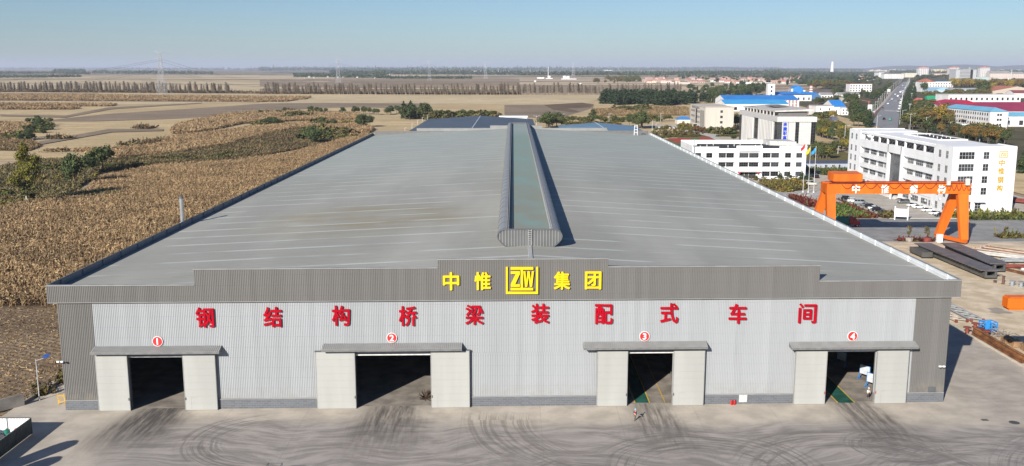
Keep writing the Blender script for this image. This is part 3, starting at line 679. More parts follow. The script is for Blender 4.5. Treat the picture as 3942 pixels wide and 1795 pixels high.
for yy_, dy, x0_, x1_ in ((368, 2.2, -60, 2000), (383, 2.0, 900, 2576), (392, 2.6, -60, 1500), (403, 3.2, -60, 2576), (416, 2.4, 1400, 2576), (437, 3.0, -60, 1800), (450, 2.4, 600, 2576)): plot("P", [(x0_, yy_), (x1_, yy_+2), (x1_, yy_+2+dy), (x0_, yy_+dy)], F_DIRT)
for yy_, dy, x0_, x1_ in ((402, 2.4, 0, 700), (412, 3, 200, 1800), (425, 2.6, 900, 2576), (436, 3.4, 0, 2300), (447, 3, 1000, 2576), (462, 3, 0, 1500), (479, 2.6, 700, 2576), (497, 3, 0, 2000), (515, 3, 900, 2576)): plot("Q", [(x0_, yy_), (x1_, yy_+3), (x1_, yy_+3+dy), (x0_, yy_+dy)], F_DIRT if yy_ % 2 else F_TILL)
plot("Y", [(0, 545), (420, 552), (700, 500), (1300, 470), (1300, 474), (720, 512), (420, 566), (0, 556)], F_TILL); plot("Y", [(250, 720), (700, 640), (1050, 640), (1050, 652), (720, 660), (260, 740)], F_TILL)
sheet("plowed_field", [(-260, -45), (-77.6, -45), (-77.6, 30), (-72.5, 64), (-260, 64)], -.2, F_PLOW)
nearP = [(-73, 62), (-330, 62)]+[tuple(at(x, y)[:2]) for x, y in ((-60, 820), (107, 789), (239, 772), (330, 740), (384, 690), (597, 645), (900, 627), (1100, 600), (1250, 560), (1420, 515))]+[(-73, 330)]
sheet("corn_ground", nearP, -.16, F_DIRT)
crop("corn_field", "large field of standing dry corn beside the workshop", "corn field", nearP, 2.7, 2.3, .66, rows=R(62))
# loose straw over the plowed strip
p = scatter([(-150, -25), (-77.8, -25), (-77.8, 30), (-73, 62), (-150, 62)], 26000); n = len(p); a = RNG.random(n)*6.283; L = .15+.3*RNG.random(n)
c = np.concatenate([p, np.full((n, 1), -.12)], 1); d = np.stack([np.cos(a)*L, np.sin(a)*L, RNG.normal(0, .07, n)], 1); s_ = np.stack([-np.sin(a), np.cos(a), RNG.normal(0, .6, n)], 1)*.045
V, Fq = leaves(c, d, s_); o = put("straw_litter", npmesh("straw_litter", V, Fq, CORN, RNG.choice(3, n))); tag(o, "broken corn straw lying over the plowed strip", "straw", None, "stuff")
crop("corn_field", "narrow belt of dry corn between scrub and bare stubble on the left", "corn field", px("N", [(310, 90), (600, 70), (850, 95), (1080, 125), (2111, 20), (2111, -70), (1400, -20), (1040, 60)]), 1.1, 2.2, 1.1)
midP = px("Y", [(760, 800), (1000, 748), (1050, 705), (1290, 672), (1700, 622), (2000, 602), (2300, 590), (2410, 640), (2385, 662), (2255, 690), (2240, 636), (1900, 638), (1660, 688), (1400, 755), (1100, 802), (760, 830)])
sheet("corn_ground", midP, -.12, F_DIRT); crop("corn_field", "dry corn on the long slope between the bare stubble and the dark hollow", "corn field", midP, 1.1, 2.2, 1.1, rows=R(80))
loop = px("Y", [(1097, 645), (1150, 612), (1450, 548), (1700, 527), (2100, 535), (2320, 545), (2330, 578), (1900, 588), (1560, 605), (1350, 650), (1180, 672), (1110, 668)])
sheet("corn_ground", loop, -.114, F_DIRT); crop("corn_field", "curved stand of dry corn beyond the bare stubble", "corn field", loop, .7, 2.3, 1.35)
lc = px("P", [(-420, 830), (390, 842), (330, 890), (170, 990), (60, 960), (-420, 930)])
sheet("corn_ground", lc, -.112, F_DIRT); crop("corn_field", "brown corn plot at the left edge behind the dark bushes", "corn field", lc, .8, 2.2, 1.3)
for b, pts, lab in (("P", [(-420, 552), (2576, 578), (2576, 592), (-420, 586)], "far corn strip just in front of the bare tree row"),
                    ("P", [(-420, 592), (2576, 602), (2576, 622), (-420, 608)], "long corn strip edging the pale stubble"),
                    ("Q", [(0, 584), (510, 578), (440, 602), (0, 598)], "short end of a corn strip by the pale field"),
                    ("Q", [(0, 606), (380, 606), (260, 624), (0, 625)], "end of the corn strip nearest the pale stubble"),
                    ("P", [(-420, 646), (1165, 654), (1110, 668), (-420, 668)], "thin corn strip across the pale stubble at far left"),
                    ("P", [(-420, 680), (720, 684), (810, 690), (700, 700), (-420, 700)], "nearer thin corn strip at far left")):
    P = px(b, pts); sheet("corn_ground", P, -.05, F_DIRT); crop("corn_field", lab, "corn field", P, .35, 2.4, 1.9, nl=5)
crop("dry_weeds", "rough dry weeds and grass along the ditch beside the corn", "weeds", px("N", [(-420, 300), (330, 160), (800, 140), (1100, 150), (2000, 70), (2300, 30), (2300, 120), (1400, 205), (900, 270), (720, 400), (560, 510), (-420, 620)]), 1.3, 1.2, 1.05, GREENISH, 4)
crop("dry_weeds", "rough weeds in the wedge of scrub at the left edge", "weeds", px("P", [(-420, 905), (155, 895), (175, 1000), (330, 1015), (410, 1060), (300, 1105), (-420, 1095)]), .9, 1.3, 1.1, [CORN[1], GREENISH[0], CORN[2]], 4)
crop("dry_weeds", "olive weeds in the hollow left of the far workshop", "weeds", px("Y", HOL), 1.0, 1.3, 1.1, [GREENISH[2], CORN[2], GREENISH[0]], 4)
crop("dry_weeds", "tawny weeds on the bank in front of the dark grove", "weeds", px("J", [(720, 700), (950, 690), (1250, 672), (1670, 680), (1670, 760), (700, 770)]), .4, 1.3, 1.4, [CORN[1], GREENISH[1], CORN[2]], 4)
crop("leafy_ground_cover", "low dark green patch at the corn's upper edge", "ground cover", px("N", [(540, 520), (640, 480), (900, 455), (1080, 460), (1060, 495), (800, 520)]), 2.2, 1.0, 1.5, [G_MID, G_DARK, G_MID], 5)
crop("dry_weeds", "dark stubble weeds lying across the bare field", "weeds", px("P", [(440, 985), (600, 975), (750, 990), (600, 998)]), .6, 1.6, 2.0, [CORN[2], GREENISH[2], CORN[1]], 4)
crop("dry_weeds", "short dark weed strip in the middle of the bare field", "weeds", px("P", [(1310, 888), (1420, 872), (1560, 885), (1420, 895)]), .5, 1.8, 2.2, [CORN[2], GREENISH[2], CORN[1]], 4)
crop("dry_weeds", "dark weedy bank below the corn slope", "weeds", px("P", [(1150, 1085), (1300, 1050), (1560, 1030), (1640, 1000), (1560, 1060), (1250, 1090)]), .5, 2.6, 2.4, [CORN[2], GREENISH[2], GREENISH[0]], 4)
crop("dry_weeds", "dark undergrowth at the foot of the bare tree row", "weeds", px("P", [(-420, 512), (900, 520), (2576, 536), (2576, 543), (900, 532), (-420, 524)]), .06, 2.4, 4.0, [CORN[2], GREENISH[2], CORN[2]], 5)
crop("dry_weeds", "dark undergrowth below the long bare tree row", "weeds", px("Q", [(0, 536), (2576, 545), (2576, 553), (0, 545)])[:4], .06, 2.4, 4.0, [CORN[2], GREENISH[2], CORN[2]], 5)
# single trees and bushes on the left
a = gz("N", 245, 560)
big = thing("poplar_tree", "tall yellow-green tree with a pale trunk at the left border of the corn", "tree", (a[0], a[1], 0))
put("trunk", trunk_mesh(20, .42, 16, BARKP, 5, .02), big)
g_ = random.Random(5)
bl = [(g_.gauss(0, r_*.42), g_.gauss(0, r_*.42), z_+g_.uniform(-.8, .8), r_*.55, r_*.55, 1.5, r_) for z_, r_ in ((10, 4.2), (10.5, 4.4), (12, 4.6), (12.5, 4.4), (14, 4.6), (14.5, 4.4), (16, 4.4), (16.5, 4.2), (18, 4.0), (19, 3.6), (20, 3.2), (21.3, 2.6), (22.5, 1.8)) for _ in range(2)]
put("crown", crown_mesh("crown", bl, 11000, .19, [G_POP, G_POP, G_OLIVE], 5, cl=7, sg=.24), big)
bl = [(g_.gauss(0, 1.3), g_.gauss(0, 1.3), z_, r_*.6, r_*.6, 1.3, r_) for z_, r_ in ((3.5, 2.0), (5, 2.6), (6.5, 3.0), (8, 3.4), (9, 3.6), (5.8, 3.0), (7.4, 3.2))]
put("crown", crown_mesh("crown", bl, 2600, .19, [G_OLIVE, G_MID, G_BRUSH], 6, cl=7, sg=.24), big)
a = gz("N", 740, 390); tree("broad_dark", a[0]-3, a[1], 14.5, "leaning dark green tree on the weedy bank, with its slanting stem showing", None, .85)
a = gz("N", 930, 262); tree("broad", a[0], a[1], 12.5, "round bushy green tree right of the leaning tree", None, 1.25)
tree("broad_dark", a[0]-4, a[1]-6, 8, "low dark tree pressed against the round bushy tree", None, 1.2)
row("bush", px("N", [(0, 480), (110, 480)]), 3, 3.4, "dark bush at the left edge beside the tall yellow tree", "bushes by the tall yellow tree", 1.4)
row(["goldbush", "brush"], px("N", [(20, 600), (130, 560)]), 5, 2.6, "yellowish brush at the left edge in front of the tall tree", "yellowish brush by the tall tree", 1.3)
row(["brush", "goldbush"], px("N", [(330, 350), (500, 330), (740, 350), (860, 320)]), 12, 2.4, "tawny bush on the weedy bank above the corn", "tawny bushes on the weedy bank", 1.5)
row(["bush", "brush"], px("N", [(340, 260), (560, 250), (800, 230), (1100, 230), (1500, 205)]), 22, 3.0, "dull green bush along the ditch above the corn", "bushes along the ditch", 1.5)
row(["brush", "bush"], px("N", [(1050, 170), (1400, 160), (1900, 150), (2111, 110)]), 18, 2.8, "grey-green brush at the far edge of the corn", "brush at the corn's far edge", 1.6)
grove(["broad_dark", "bush"], px("P", [(160, 1010), (200, 950), (400, 850), (500, 840), (520, 880), (400, 940), (300, 1020)]), 16, 6.5, "dark green bush in the wedge of scrub at the left edge", "dark bushes in the left wedge of scrub", 1.3)
grove("broad_dark", px("P", [(255, 835), (370, 820), (370, 838), (270, 842)]), 4, 5, "low dark bush at the tip of the brown corn plot", "low dark bushes by the brown corn plot", 1.5)
a = gz("P", 495, 892)
grove(["bush", "broad_dark"], px("Q", [(450, 1000), (560, 890), (640, 960), (620, 1050), (500, 1050)]), 7, 8.5, "dark green tree in the hollow beside the corn", "dark trees in the hollow", 1.2)
grove(["brush", "bush"], px("Q", [(640, 1010), (700, 930), (860, 950), (870, 1000), (680, 1060)]), 10, 5, "brown-green brush in the hollow", "brush in the hollow", 1.5)
grove("broad_dark", px("Q", [(930, 870), (990, 840), (1100, 870), (1040, 890)]), 5, 9, "flat-crowned dark tree beside the small yellow shrub", "flat-crowned dark trees", 1.2)
a = gz("Q", 850, 850); tree("goldbush", a[0], a[1], 6, "small bright yellow shrub in the middle of the fields", None, .9)
row(["bush", "broad_dark"], px("Q", [(560, 850), (750, 860)]), 7, 5.5, "dark bush in the row left of the small yellow shrub", "bush row left of the yellow shrub", 1.5)
row(["bush", "broad_dark"], px("Q", [(0, 870), (120, 840), (200, 860)]), 8, 6, "dark bush at the end of the curved corn stand", "bushes at the end of the curved corn", 1.4)
row(["brush", "bush"], px("Q", [(240, 790), (330, 780), (480, 770)]), 7, 6, "olive bush above the hollow", "olive bushes above the hollow", 1.4)
row(["broad_dark", "bush"], px("Q", [(470, 735), (650, 740)]), 6, 7.5, "dark bush on the field path", "dark bushes on the field path", 1.2)
row(["brush", "broad_dark"], px("Q", [(0, 752), (220, 735), (330, 715)]), 9, 4.5, "low dark hedge bush along the tilled field", "hedge along the tilled field", 1.4)
row(["broad_dark", "broad"], px("Q", [(830, 745), (970, 740), (1050, 745), (1240, 755), (1330, 740)]), 16, 8, "dark hedge tree between the corn and the tilled field", "hedge trees beyond the corn", 1.1)
grove(["broad_dark", "pine"], px("Q", [(1400, 785), (1500, 770), (1690, 785), (1690, 800), (1420, 800)]), 14, 15, "tall dark tree in the dense clump left of the dark workshop roof", "dense dark clump behind the workshop", 1.3)
row(["broad_dark", "bush", "brush"], px("Q", [(1690, 800), (1900, 790), (2100, 785), (2360, 790)]), 26, 8, "dark tree in the hedge behind the dark workshop roof", "hedge behind the dark roof", 1.3)
# the windbreak of bare poplars
bl_ = "bare grey poplar in the long windbreak row across the fields"; bg_ = "bare poplars of the windbreak"
row("bare", px("P", [(-60, 520), (900, 527), (1600, 535), (2290, 540)]), 124, 19.5, bl_, bg_, 2.0, .6, .25)
row("bare", px("Q", [(40, 543), (900, 548), (1700, 553), (2576, 553)])+px("J", [(0, 552), (830, 552)]), 150, 19, bl_, bg_, 2.0, .6, .25)
row("bare", px("J", [(830, 545), (1610, 520)]), 28, 20, bl_, bg_, 1.6, .45, .16)
grove("pine", px("J", [(790, 640), (1000, 660), (1480, 663), (1740, 650), (1745, 610), (1500, 600), (850, 600)]), 135, 17, "dark evergreen in the dense rectangular grove behind the workshop", "evergreens of the dense grove", 1.9, .12)
row(["bush", "brush"], px("J", [(950, 700), (1250, 700), (1140, 720)]), 9, 6, "grey-green bush in front of the dense grove", "bushes in front of the grove", 1.6)
a = gz("J", 725, 785); tree("broad_dark", a[0], a[1], 8.5, "lone round dark tree in the stubble before the bank", None, 1.0)
# planted row behind the workshop
row(["broad", "olive", "bush"], px("J", [(430, 830), (700, 830), (1060, 822), (1500, 812)]), 34, 6, "young tree in the planted row behind the blue workshop roof", "planted row behind the workshops", 1.1, .2)
row(["bush", "goldbush"], px("J", [(430, 845), (1000, 848)]), 22, 2.6, "low hedge bush under the planted row", "low hedge under the planted row", 1.6)
grove(["broad", "broad_dark"], px("J", [(1060, 860), (1230, 880), (1260, 905), (1150, 880)]), 8, 13, "full green tree at the corner of the blue roof", "green trees at the blue roof", 1.1)
grove(["broad", "broad_dark"], px("J", [(200, 880), (290, 870), (420, 860), (420, 880), (300, 890)]), 9, 11, "full green tree between the two far workshop roofs", "green trees between the far roofs", 1.2)
# ================================================================ concrete yard with tyre marks
m, t, b = newmat("yard_concrete", .85, 0, .15); p = wpos(t)
s = nd(t, "ShaderNodeSeparateXYZ", {0: p}); X, Y = s.outputs[0], s.outputs[1]
big = noise(t, p, .045, 4); mid = noise(t, p, .25, 4); fine = noise(t, p, 1.6, 4, .7)
c = mixc(t, sstep(t, mid, .3, .7), (.38, .338, .28), (.51, .455, .375))
c = mixc(t, sstep(t, fine, .55, .8, 0, .5), c, (.30, .27, .23))
# the driven part of the yard: greyer, darker, scuffed
yy = ma(t, 'ADD', Y, ma(t, 'MULTIPLY', ma(t, 'SUBTRACT', big, .5), 9.0))
drv = ma(t, 'MULTIPLY', sstep(t, yy, -4.0, -10.0), sstep(t, ma(t, 'ADD', X, ma(t, 'MULTIPLY', big, 10.0)), -58, -46))
drv = ma(t, 'MULTIPLY', drv, sstep(t, X, 96, 78))
side = ma(t, 'MULTIPLY', sstep(t, X, 70.5, 75.0), sstep(t, X, 92, 88)); side = ma(t, 'MULTIPLY', side, sstep(t, Y, 150, 130))
drv = ma(t, 'MAXIMUM', drv, ma(t, 'MULTIPLY', side, .4))
wv_ = nd(t, "ShaderNodeTexNoise", {"Vector": p, "Scale": .035, "Detail": 2.0}).outputs["Color"]
va = nd(t, "ShaderNodeVectorMath", {0: wv_, 1: (.5, .5, .5)}, operation='SUBTRACT').outputs[0]; vb = nd(t, "ShaderNodeVectorMath", {0: va, 1: (26.0, 26.0, 0.0)}, operation='MULTIPLY').outputs[0]
pw = nd(t, "ShaderNodeVectorMath", {0: p, 1: vb}, operation='ADD').outputs[0]
sk = noise(t, mapping(t, pw, (.13, .75, 1), (0, 0, R(4))), 1.0, 5, .7)
cd_ = mixc(t, sstep(t, sk, .35, .65), (.19, .175, .163), (.34, .312, .29))
cd_ = mixc(t, sstep(t, mid, .5, .75, 0, .55), cd_, (.36, .325, .29))
c = mixc(t, ma(t, 'MULTIPLY', drv, .9), c, cd_)
# fans of dirt coming out of each door
fan = None
for dx, wd, ang, st in ((-54.0, 5.2, .10, 2.2), (-18, 5.5, .05, 1.1), (22, 3.6, .05, .65), (54, 4.2, .12, .9)):
    ax = ma(t, 'ADD', ma(t, 'SUBTRACT', X, dx), ma(t, 'MULTIPLY', Y, ang if dx > 0 else -ang))
    wv = ma(t, 'MAXIMUM', ma(t, 'MULTIPLY_ADD', Y, -.22, wd), wd*.8)
    g = ma(t, 'DIVIDE', ax, wv); g = sstep(t, ma(t, 'ABSOLUTE', ma(t, 'ADD', g, ma(t, 'MULTIPLY', ma(t, 'SUBTRACT', mid, .5), .8))), 1.05, .25)
    g = ma(t, 'MULTIPLY', g, sstep(t, Y, -23, -7)); g = ma(t, 'MULTIPLY', g, sstep(t, Y, 16, 6))
    st_ = sstep(t, noise(t, mapping(t, p, (1.5, .14, 1), (0, 0, R(-8))), 1.0, 4, .7), .28, .68)
    g = ma(t, 'MULTIPLY', g, ma(t, 'MULTIPLY_ADD', st_, .75, .25*st)); fan = g if fan is None else ma(t, 'MAXIMUM', fan, g)
c = mixc(t, ma(t, 'MULTIPLY', fan, .92), c, (.098, .088, .08))
# swept tyre arcs
arc = None
for cx, cy, r0, r1, xa, xb, st in ((26, -24, 8, 17.5, 12, 60, 1.0), (54.5, -16, 2.2, 8.5, 44, 66, 1.0), (23, -6, 20, 31, -25, 12, .8), (-34, -14, 7, 14.5, -54, -34, .9), (46, -26, 11, 20, 30, 75, .9), (88, -30, 16, 27, 58, 80, .8), (6, -34, 12, 20, -18, 16, .6), (70, -36, 20, 30, 40, 80, .6)):
    dx, dy = ma(t, 'SUBTRACT', X, cx), ma(t, 'SUBTRACT', Y, cy)
    r = ma(t, 'SQRT', ma(t, 'ADD', ma(t, 'MULTIPLY', dx, dx), ma(t, 'MULTIPLY', ma(t, 'MULTIPLY', dy, dy), 1.35)))
    r = ma(t, 'ADD', r, ma(t, 'MULTIPLY', big, 2.5))
    an = ma(t, 'ARCTAN2', dy, dx)
    cv = nd(t, "ShaderNodeCombineXYZ", {0: ma(t, 'MULTIPLY', r, 1.9), 1: ma(t, 'MULTIPLY', an, .8), 2: cx*1.7}).outputs[0]
    st_ = sstep(t, noise(t, cv, 1.0, 3, .7), .48, .58)
    band = ma(t, 'MULTIPLY', sstep(t, r, r0, r0+2.5), sstep(t, r, r1+1.2, r1-1.2))
    band = ma(t, 'MULTIPLY', band, ma(t, 'MULTIPLY', sstep(t, X, xa-2, xa+4), sstep(t, X, xb+2, xb-4)))
    g = ma(t, 'MULTIPLY', ma(t, 'MULTIPLY', band, st_), st); arc = g if arc is None else ma(t, 'MAXIMUM', arc, g)
arc = ma(t, 'MULTIPLY', arc, sstep(t, Y, -1.5, -6)); arc = ma(t, 'MULTIPLY', arc, sstep(t, mid, .2, .5, .45, 1))
c = mixc(t, ma(t, 'MULTIPLY', arc, .52), c, (.095, .087, .082))
lgt = ma(t, 'MULTIPLY', sstep(t, noise(t, mapping(t, pw, (.18, 1.1, 1), (0, 0, R(-12))), 1.0, 4, .7), .60, .75), drv)
c = mixc(t, ma(t, 'MULTIPLY', lgt, .45), c, (.43, .40, .36))
# slab joints, every nine metres or so
for q, w_ in ((X, 12.0), (Y, 9.3)):
    f = sstep(t, ma(t, 'ABSOLUTE', ma(t, 'SUBTRACT', ma(t, 'FRACT', ma(t, 'DIVIDE', ma(t, 'ADD', q, 403.3), w_)), .5)), .4945, .499)
    c = mixc(t, ma(t, 'MULTIPLY', f, .3), c, (.16, .15, .14))
# storage side: sandy, with pale scrapes and oil spots
sto = ma(t, 'MULTIPLY', sstep(t, X, 90, 92), sstep(t, Y, 141, 138))
cs = mixc(t, sstep(t, mid, .35, .7), (.48, .39, .265), (.66, .55, .395)); cs = mixc(t, sstep(t, noise(t, mapping(t, p, (.1, .35, 1)), 1.0, 4), .62, .68, 0, .8), cs, (.60, .54, .44))
cs = mixc(t, sstep(t, noise(t, p, .11, 2), .64, .69, 0, .7), cs, (.20, .19, .18)); c = mixc(t, sto, c, cs)
t.links.new(c, b.inputs["Base Color"])
bn = nd(t, "ShaderNodeBump", {"Strength": .12, "Distance": .03, "Height": fine}); t.links.new(bn.outputs[0], b.inputs["Normal"])
YARD = m
sheet("yard", [(-77.6, -70), (330, -70), (330, 143), (210, 143), (210, 352), (-72, 352), (-72.5, 64), (-77.6, 30)], 0.0, YARD)
ROADG = M((.25, .245, .235), .85, .12, .2); PAVE = M((.40, .365, .31), .85, .1, .25); PAVE2 = M((.46, .43, .38), .85, .1, .3)
sheet("road", [(91, 142), (340, 142), (340, 178), (300, 186), (91, 186)], .012, ROADG)
sheet("parking_lot", [(133, 186.5), (157.3, 186.5), (157.3, 300), (120, 300), (120, 292), (133, 260)], .012, PAVE)
sheet("pavement", [(112, 238), (132, 238), (132, 262), (112, 262)], .016, M((.38, .36, .34), .85, .2, .3))
kerb = M((.55, .53, .48), .8, .1)
for nm, pts in (("kerb", [(91.3, 52, 91.3, 14)]),):
    mb = MB(); mb.box(91.2, 91.45, 12, 56, 0, .13); struct(nm, mb.build(nm, kerb))
mb = MB(); mb.box(133, 157, 186.0, 186.25, 0, .14); struct("kerb", mb.build("kerb", kerb))
mb = MB(); mb.prism([(75.7+.75*math.cos(i*.3927), -7+.75*math.sin(i*.3927)) for i in range(16)], .002, .02); tag(mb.build("manhole_cover", M((.07, .07, .07), .6)), "round dark manhole cover in the yard right of the workshop corner", "manhole cover")
mb = MB(); mb.box(71.3, 72.3, -6.3, -5.6, .002, .02)
for i in range(5): mb.box(71.35+i*.2, 71.43+i*.2, -6.25, -5.65, .02, .035, 1)
tag(mb.build("drain_grate", [M((.06, .06, .06), .6), M((.13, .13, .13), .6)]), "square dark drain grate in the yard, nearest the workshop corner", "drain")

# ---------------------------------------------------------------- left edge of the yard
CONC = M((.27, .25, .22), .85, .18, .5)
def wall_line(nm, pts, h, th, mat, label, cat, cap=None):
    mb = MB()
    for (xa, ya), (xb, yb) in zip(pts[:-1], pts[1:]): mb.bar((xa, ya, h/2), (xb, yb, h/2), th, h)
    o = mb.build(nm, mat); tag(o, label, cat)
    return o
wall_line("concrete_wall", [(-76.6, .2), (-92, -17)], 1.9, .28, CONC, "low plain concrete wall between the plowed strip and the yard", "wall")
wall_line("boundary_wall", [(-77, .6), (-72.6, 60), (-72.4, 330)], .45, .3, CONC, "low kerb-high boundary wall along the workshop's left flank", "wall")
mb = MB(); k = 26
fen = thing("wire_fence", "dark wire fence on the low wall beside the plowed strip", "fence", (0, 0, 0))
for i in range(k):
    f = i/(k-1); x, y = -77+4.4*f, .8+59*f; q = MB(); q.tube((x, y, .3), (x, y, 1.7), .05, 5); q.build("post", C_DARK, fen)
for z_ in (.7, 1.1, 1.5): mb.bar((-77, .8, z_), (-72.6, 59.8, z_), .03)
mb.build("wire", C_DARK, fen)
row(["brush", "sapling", "brush"], [(-76.6, 2), (-73.2, 52)], 26, 1.7, "dry weedy bush along the wire fence beside the workshop", "dry bushes along the wire fence", 1.0)
# fenced corner with white lining
fx, fy = -69.5, -11.6; enc = thing("sheet_metal_enclosure", "sheet metal enclosure, white inside, its outer side coloured dark as if in shade, at the yard's left edge", "enclosure", (fx, fy, 0))
LIN = M((.72, .73, .73), .5, .05, .4); OUT_SHADE = M((.07, .085, .08), .5, .15, .6)  # dark colour of the outer face stands for its shaded side
mb = MB(); mb.box(-14, 0, 0, .08, .1, 2.4)
x = -13.9
while x < -.1: mb.box(x, x+.22, -.035, 0, .1, 2.4); x += .42
w1 = mb.build("back_panel", LIN, enc); mb = MB()
for x in (-7, -3.4): mb.box(x, x+.1, -.1, -.036, 0, 2.45)
mb.box(-14, .1, -.06, .14, 2.4, 2.47); mb.build("panel_post", C_DARK, w1)
mb = MB(); mb.box(0, .1, -15, .08, .1, 2.4, 0)
y = -14.9
while y < 0: mb.box(.1, .14, y, y+.2, .1, 2.4, 0); y += .4
mb.box(-.03, -.001, -15, .0, .1, 2.4, 1); mb.build("side_panel", [OUT_SHADE, LIN], enc)
mb = MB(); mb.tube((-72.3, -12.9, 0), (-72.3, -12.9, .9), .42, 14); mb.lathe([(.42, .9), (.40, 1.15), (.2, 1.25)], 14, (-72.3, -12.9)); mb.tube((-72.3, -12.9, 1.2), (-72.3, -12.9, 1.36), .09, 8)
tag(mb.build("water_tank", M((.02, .16, .12), .35, .1)), "small dark green rounded tank inside the sheet metal enclosure", "tank")
mb = MB(); mb.hexa([(-71.4, -12.7, .9), (-69.9, -12.3, 1.3), (-69.9, -11.9, 1.3), (-71.4, -12.2, .9)], [(-71.4, -12.7, 1.15), (-69.9, -12.3, 1.6), (-69.9, -11.9, 1.6), (-71.4, -12.2, 1.15)])
mb.box(-71.2, -70, -12.6, -12.0, 0, .92)
tag(mb.build("covered_pile", M((.55, .06, .14), .7, .2)), "pink plastic sheet laid over a pile inside the enclosure", "covered pile")
mb = MB(); mb.hexa([(-76.5, -16.5, 1.5), (-73, -16.5, 1.1), (-73, -13.5, 1.1), (-76.5, -13.5, 1.9)], [(-76.5, -16.5, 1.62), (-73, -16.5, 1.22), (-73, -13.5, 1.22), (-76.5, -13.5, 2.02)])
for x, y in ((-76.2, -16.2), (-73.3, -16.2), (-73.3, -13.8), (-76.2, -13.8)): mb.tube((x, y, 0), (x, y, 1.3), .06, 6)
tag(mb.build("lean_to_shelter", M((.10, .10, .10), .6, .2)), "small dark lean-to roof inside the enclosure at the picture's left edge", "shelter")
# two silos out of the frame whose rounded shadows fall into the yard
for x, y, h_, r_ in ((-72.0, -31.8, 9.6, 1.45), (-70.2, -34.9, 8.2, 1.45)):
    mb = MB(); mb.lathe([(r_*.25, 1.2), (r_, 2.6), (r_, h_-1.2), (r_*.85, h_-.5), (r_*.5, h_-.1), (.1, h_)], 20, (x, y))
    for a in range(4): mb.tube((x+math.cos(a*1.571)*r_*.8, y+math.sin(a*1.571)*r_*.8, 0), (x+math.cos(a*1.571)*r_*.8, y+math.sin(a*1.571)*r_*.8, 2.8), .09, 6)
    tag(mb.build("storage_silo", M((.6, .6, .58), .5)), "round-topped storage silo just left of the frame, casting a rounded shadow", "silo", "silos left of the yard")
lp = thing("solar_street_lamp", "grey street lamp with a blue solar panel by the plowed strip", "street lamp", (-75.3, 2.4, 0))
mb = MB(); mb.tube((0, 0, 0), (0, 0, 6.8), .09, 8, .06); mb.tube((0, 0, 0), (0, 0, .3), .16, 8); mb.build("pole", M((.45, .46, .46), .4), lp)
mb = MB(); mb.tube((0, 0, 6.6), (1.4, .3, 7.0), .045, 6); mb.build("arm", M((.45, .46, .46), .4), lp)
mb = MB(); mb.hexa([(1.1, -.2, 7.05), (2.0, -.2, 7.1), (2.0, .8, 7.45), (1.1, .8, 7.4)], [(1.1, -.2, 7.1), (2.0, -.2, 7.15), (2.0, .8, 7.5), (1.1, .8, 7.45)]); mb.build("solar_panel", M((.04, .09, .28), .3), lp)
br_ = thing("barrier", "yellow barrier frame leaning at the workshop's left front corner", "barrier", (-70.1, .3, 0))
mb = MB(); YP = M((.70, .40, .02), .5, .15)
for x, dx in ((-1.2, .5), (-.2, 1.0)): mb.bar((x, .2, 0), (x-.4, .8, 1.5), .13)
mb.bar((-1.3, .3, .4), (-.35, .3, .4), .1); mb.bar((-1.5, .7, 1.3), (-.55, .7, 1.3), .1); mb.build("frame", YP, br_)
mb = MB(); mb.bar((-1.25, .35, .5), (-.55, .65, 1.25), .09); mb.build("brace", YP, br_)
# fire extinguishers by the plinth
for i, x in enumerate((35.0, 35.45)):
    e = thing("fire_extinguisher", ("left" if i == 0 else "right")+" one of two red fire extinguishers standing by the electric box", "fire extinguisher", (x, FY(x)-.5, 0), 0, "fire extinguishers by the plinth")
    mb = MB(); mb.lathe([(.15, 0), (.16, .1), (.16, .62), (.08, .72), (.05, .78)], 10); mb.build("cylinder", M((.6, .02, .02), .35), e)
    mb = MB(); mb.box(-.04, .12, -.03, .03, .78, .88); mb.tube((.1, 0, .8), (.2, 0, .3), .025, 5); mb.build("valve", C_DARK, e)
# dark swarf heap inside door two
mb = MB(); g = random.Random(3)
for i in range(70):
    a = g.uniform(0, 6.28); L = g.uniform(.3, 1.5); mb.bar((-13.6+math.cos(a)*L*.3, 3.6+math.sin(a)*L*.5, .05), (-13.6+math.cos(a)*L, 3.6+math.sin(a)*L*1.5, g.uniform(.1, .9)), .1, .05)
tag(mb.build("swarf_heap", M((.07, .045, .03), .8, .3)), "spiky rusty heap of metal swarf inside the second door", "scrap heap")
# display boards and beams inside the doors
BLUE = M((.04, .20, .50), .5); BOARD = M((.50, .54, .58), .5, .06)
for i, (x, y, z_) in enumerate(((60.0, 8.2, 1), (60.4, 12.5, 1), (59.2, 20.5, 1), (57.6, 27.0, 1))):
    d = thing("display_board", ["nearest white display board on blue feet just inside the fourth door", "second white display board on blue feet inside the fourth door", "third display board, in the dark behind the lit pair", "farthest display board deep in the fourth bay"][i], "display board", (x, y, 0), R(-58), "display boards inside the fourth door")
    mb = MB(); mb.box(-1.0, 1.0, -.04, .04, 1.0, 2.5); mb.build("panel", BOARD, d)
    mb = MB()
    for xx in (-1.0, 1.0): mb.bar((xx, 0, .05), (xx, 0, 2.6), .09)
    mb.bar((-1.0, 0, 2.55), (1.0, 0, 2.55), .09); mb.build("frame", BLUE, d)
    for xx in (-1.0, 1.0): mb = MB(); mb.bar((xx, -.6, .08), (xx, .6, .08), .12); mb.bar((xx, -.5, .1), (xx, 0, .9), .07); mb.build("foot", BLUE, d)
mb = MB()
for zz, w_ in ((0.05, .45), (.75, .45)): mb.box(27.6, 28.2, 5, 28, zz, zz+.07)
mb.box(27.85, 27.95, 5, 28, .1, .78)
tag(mb.build("steel_beam", M((.20, .19, .18), .6)), "long grey steel beam lying just inside the third door", "steel beam")
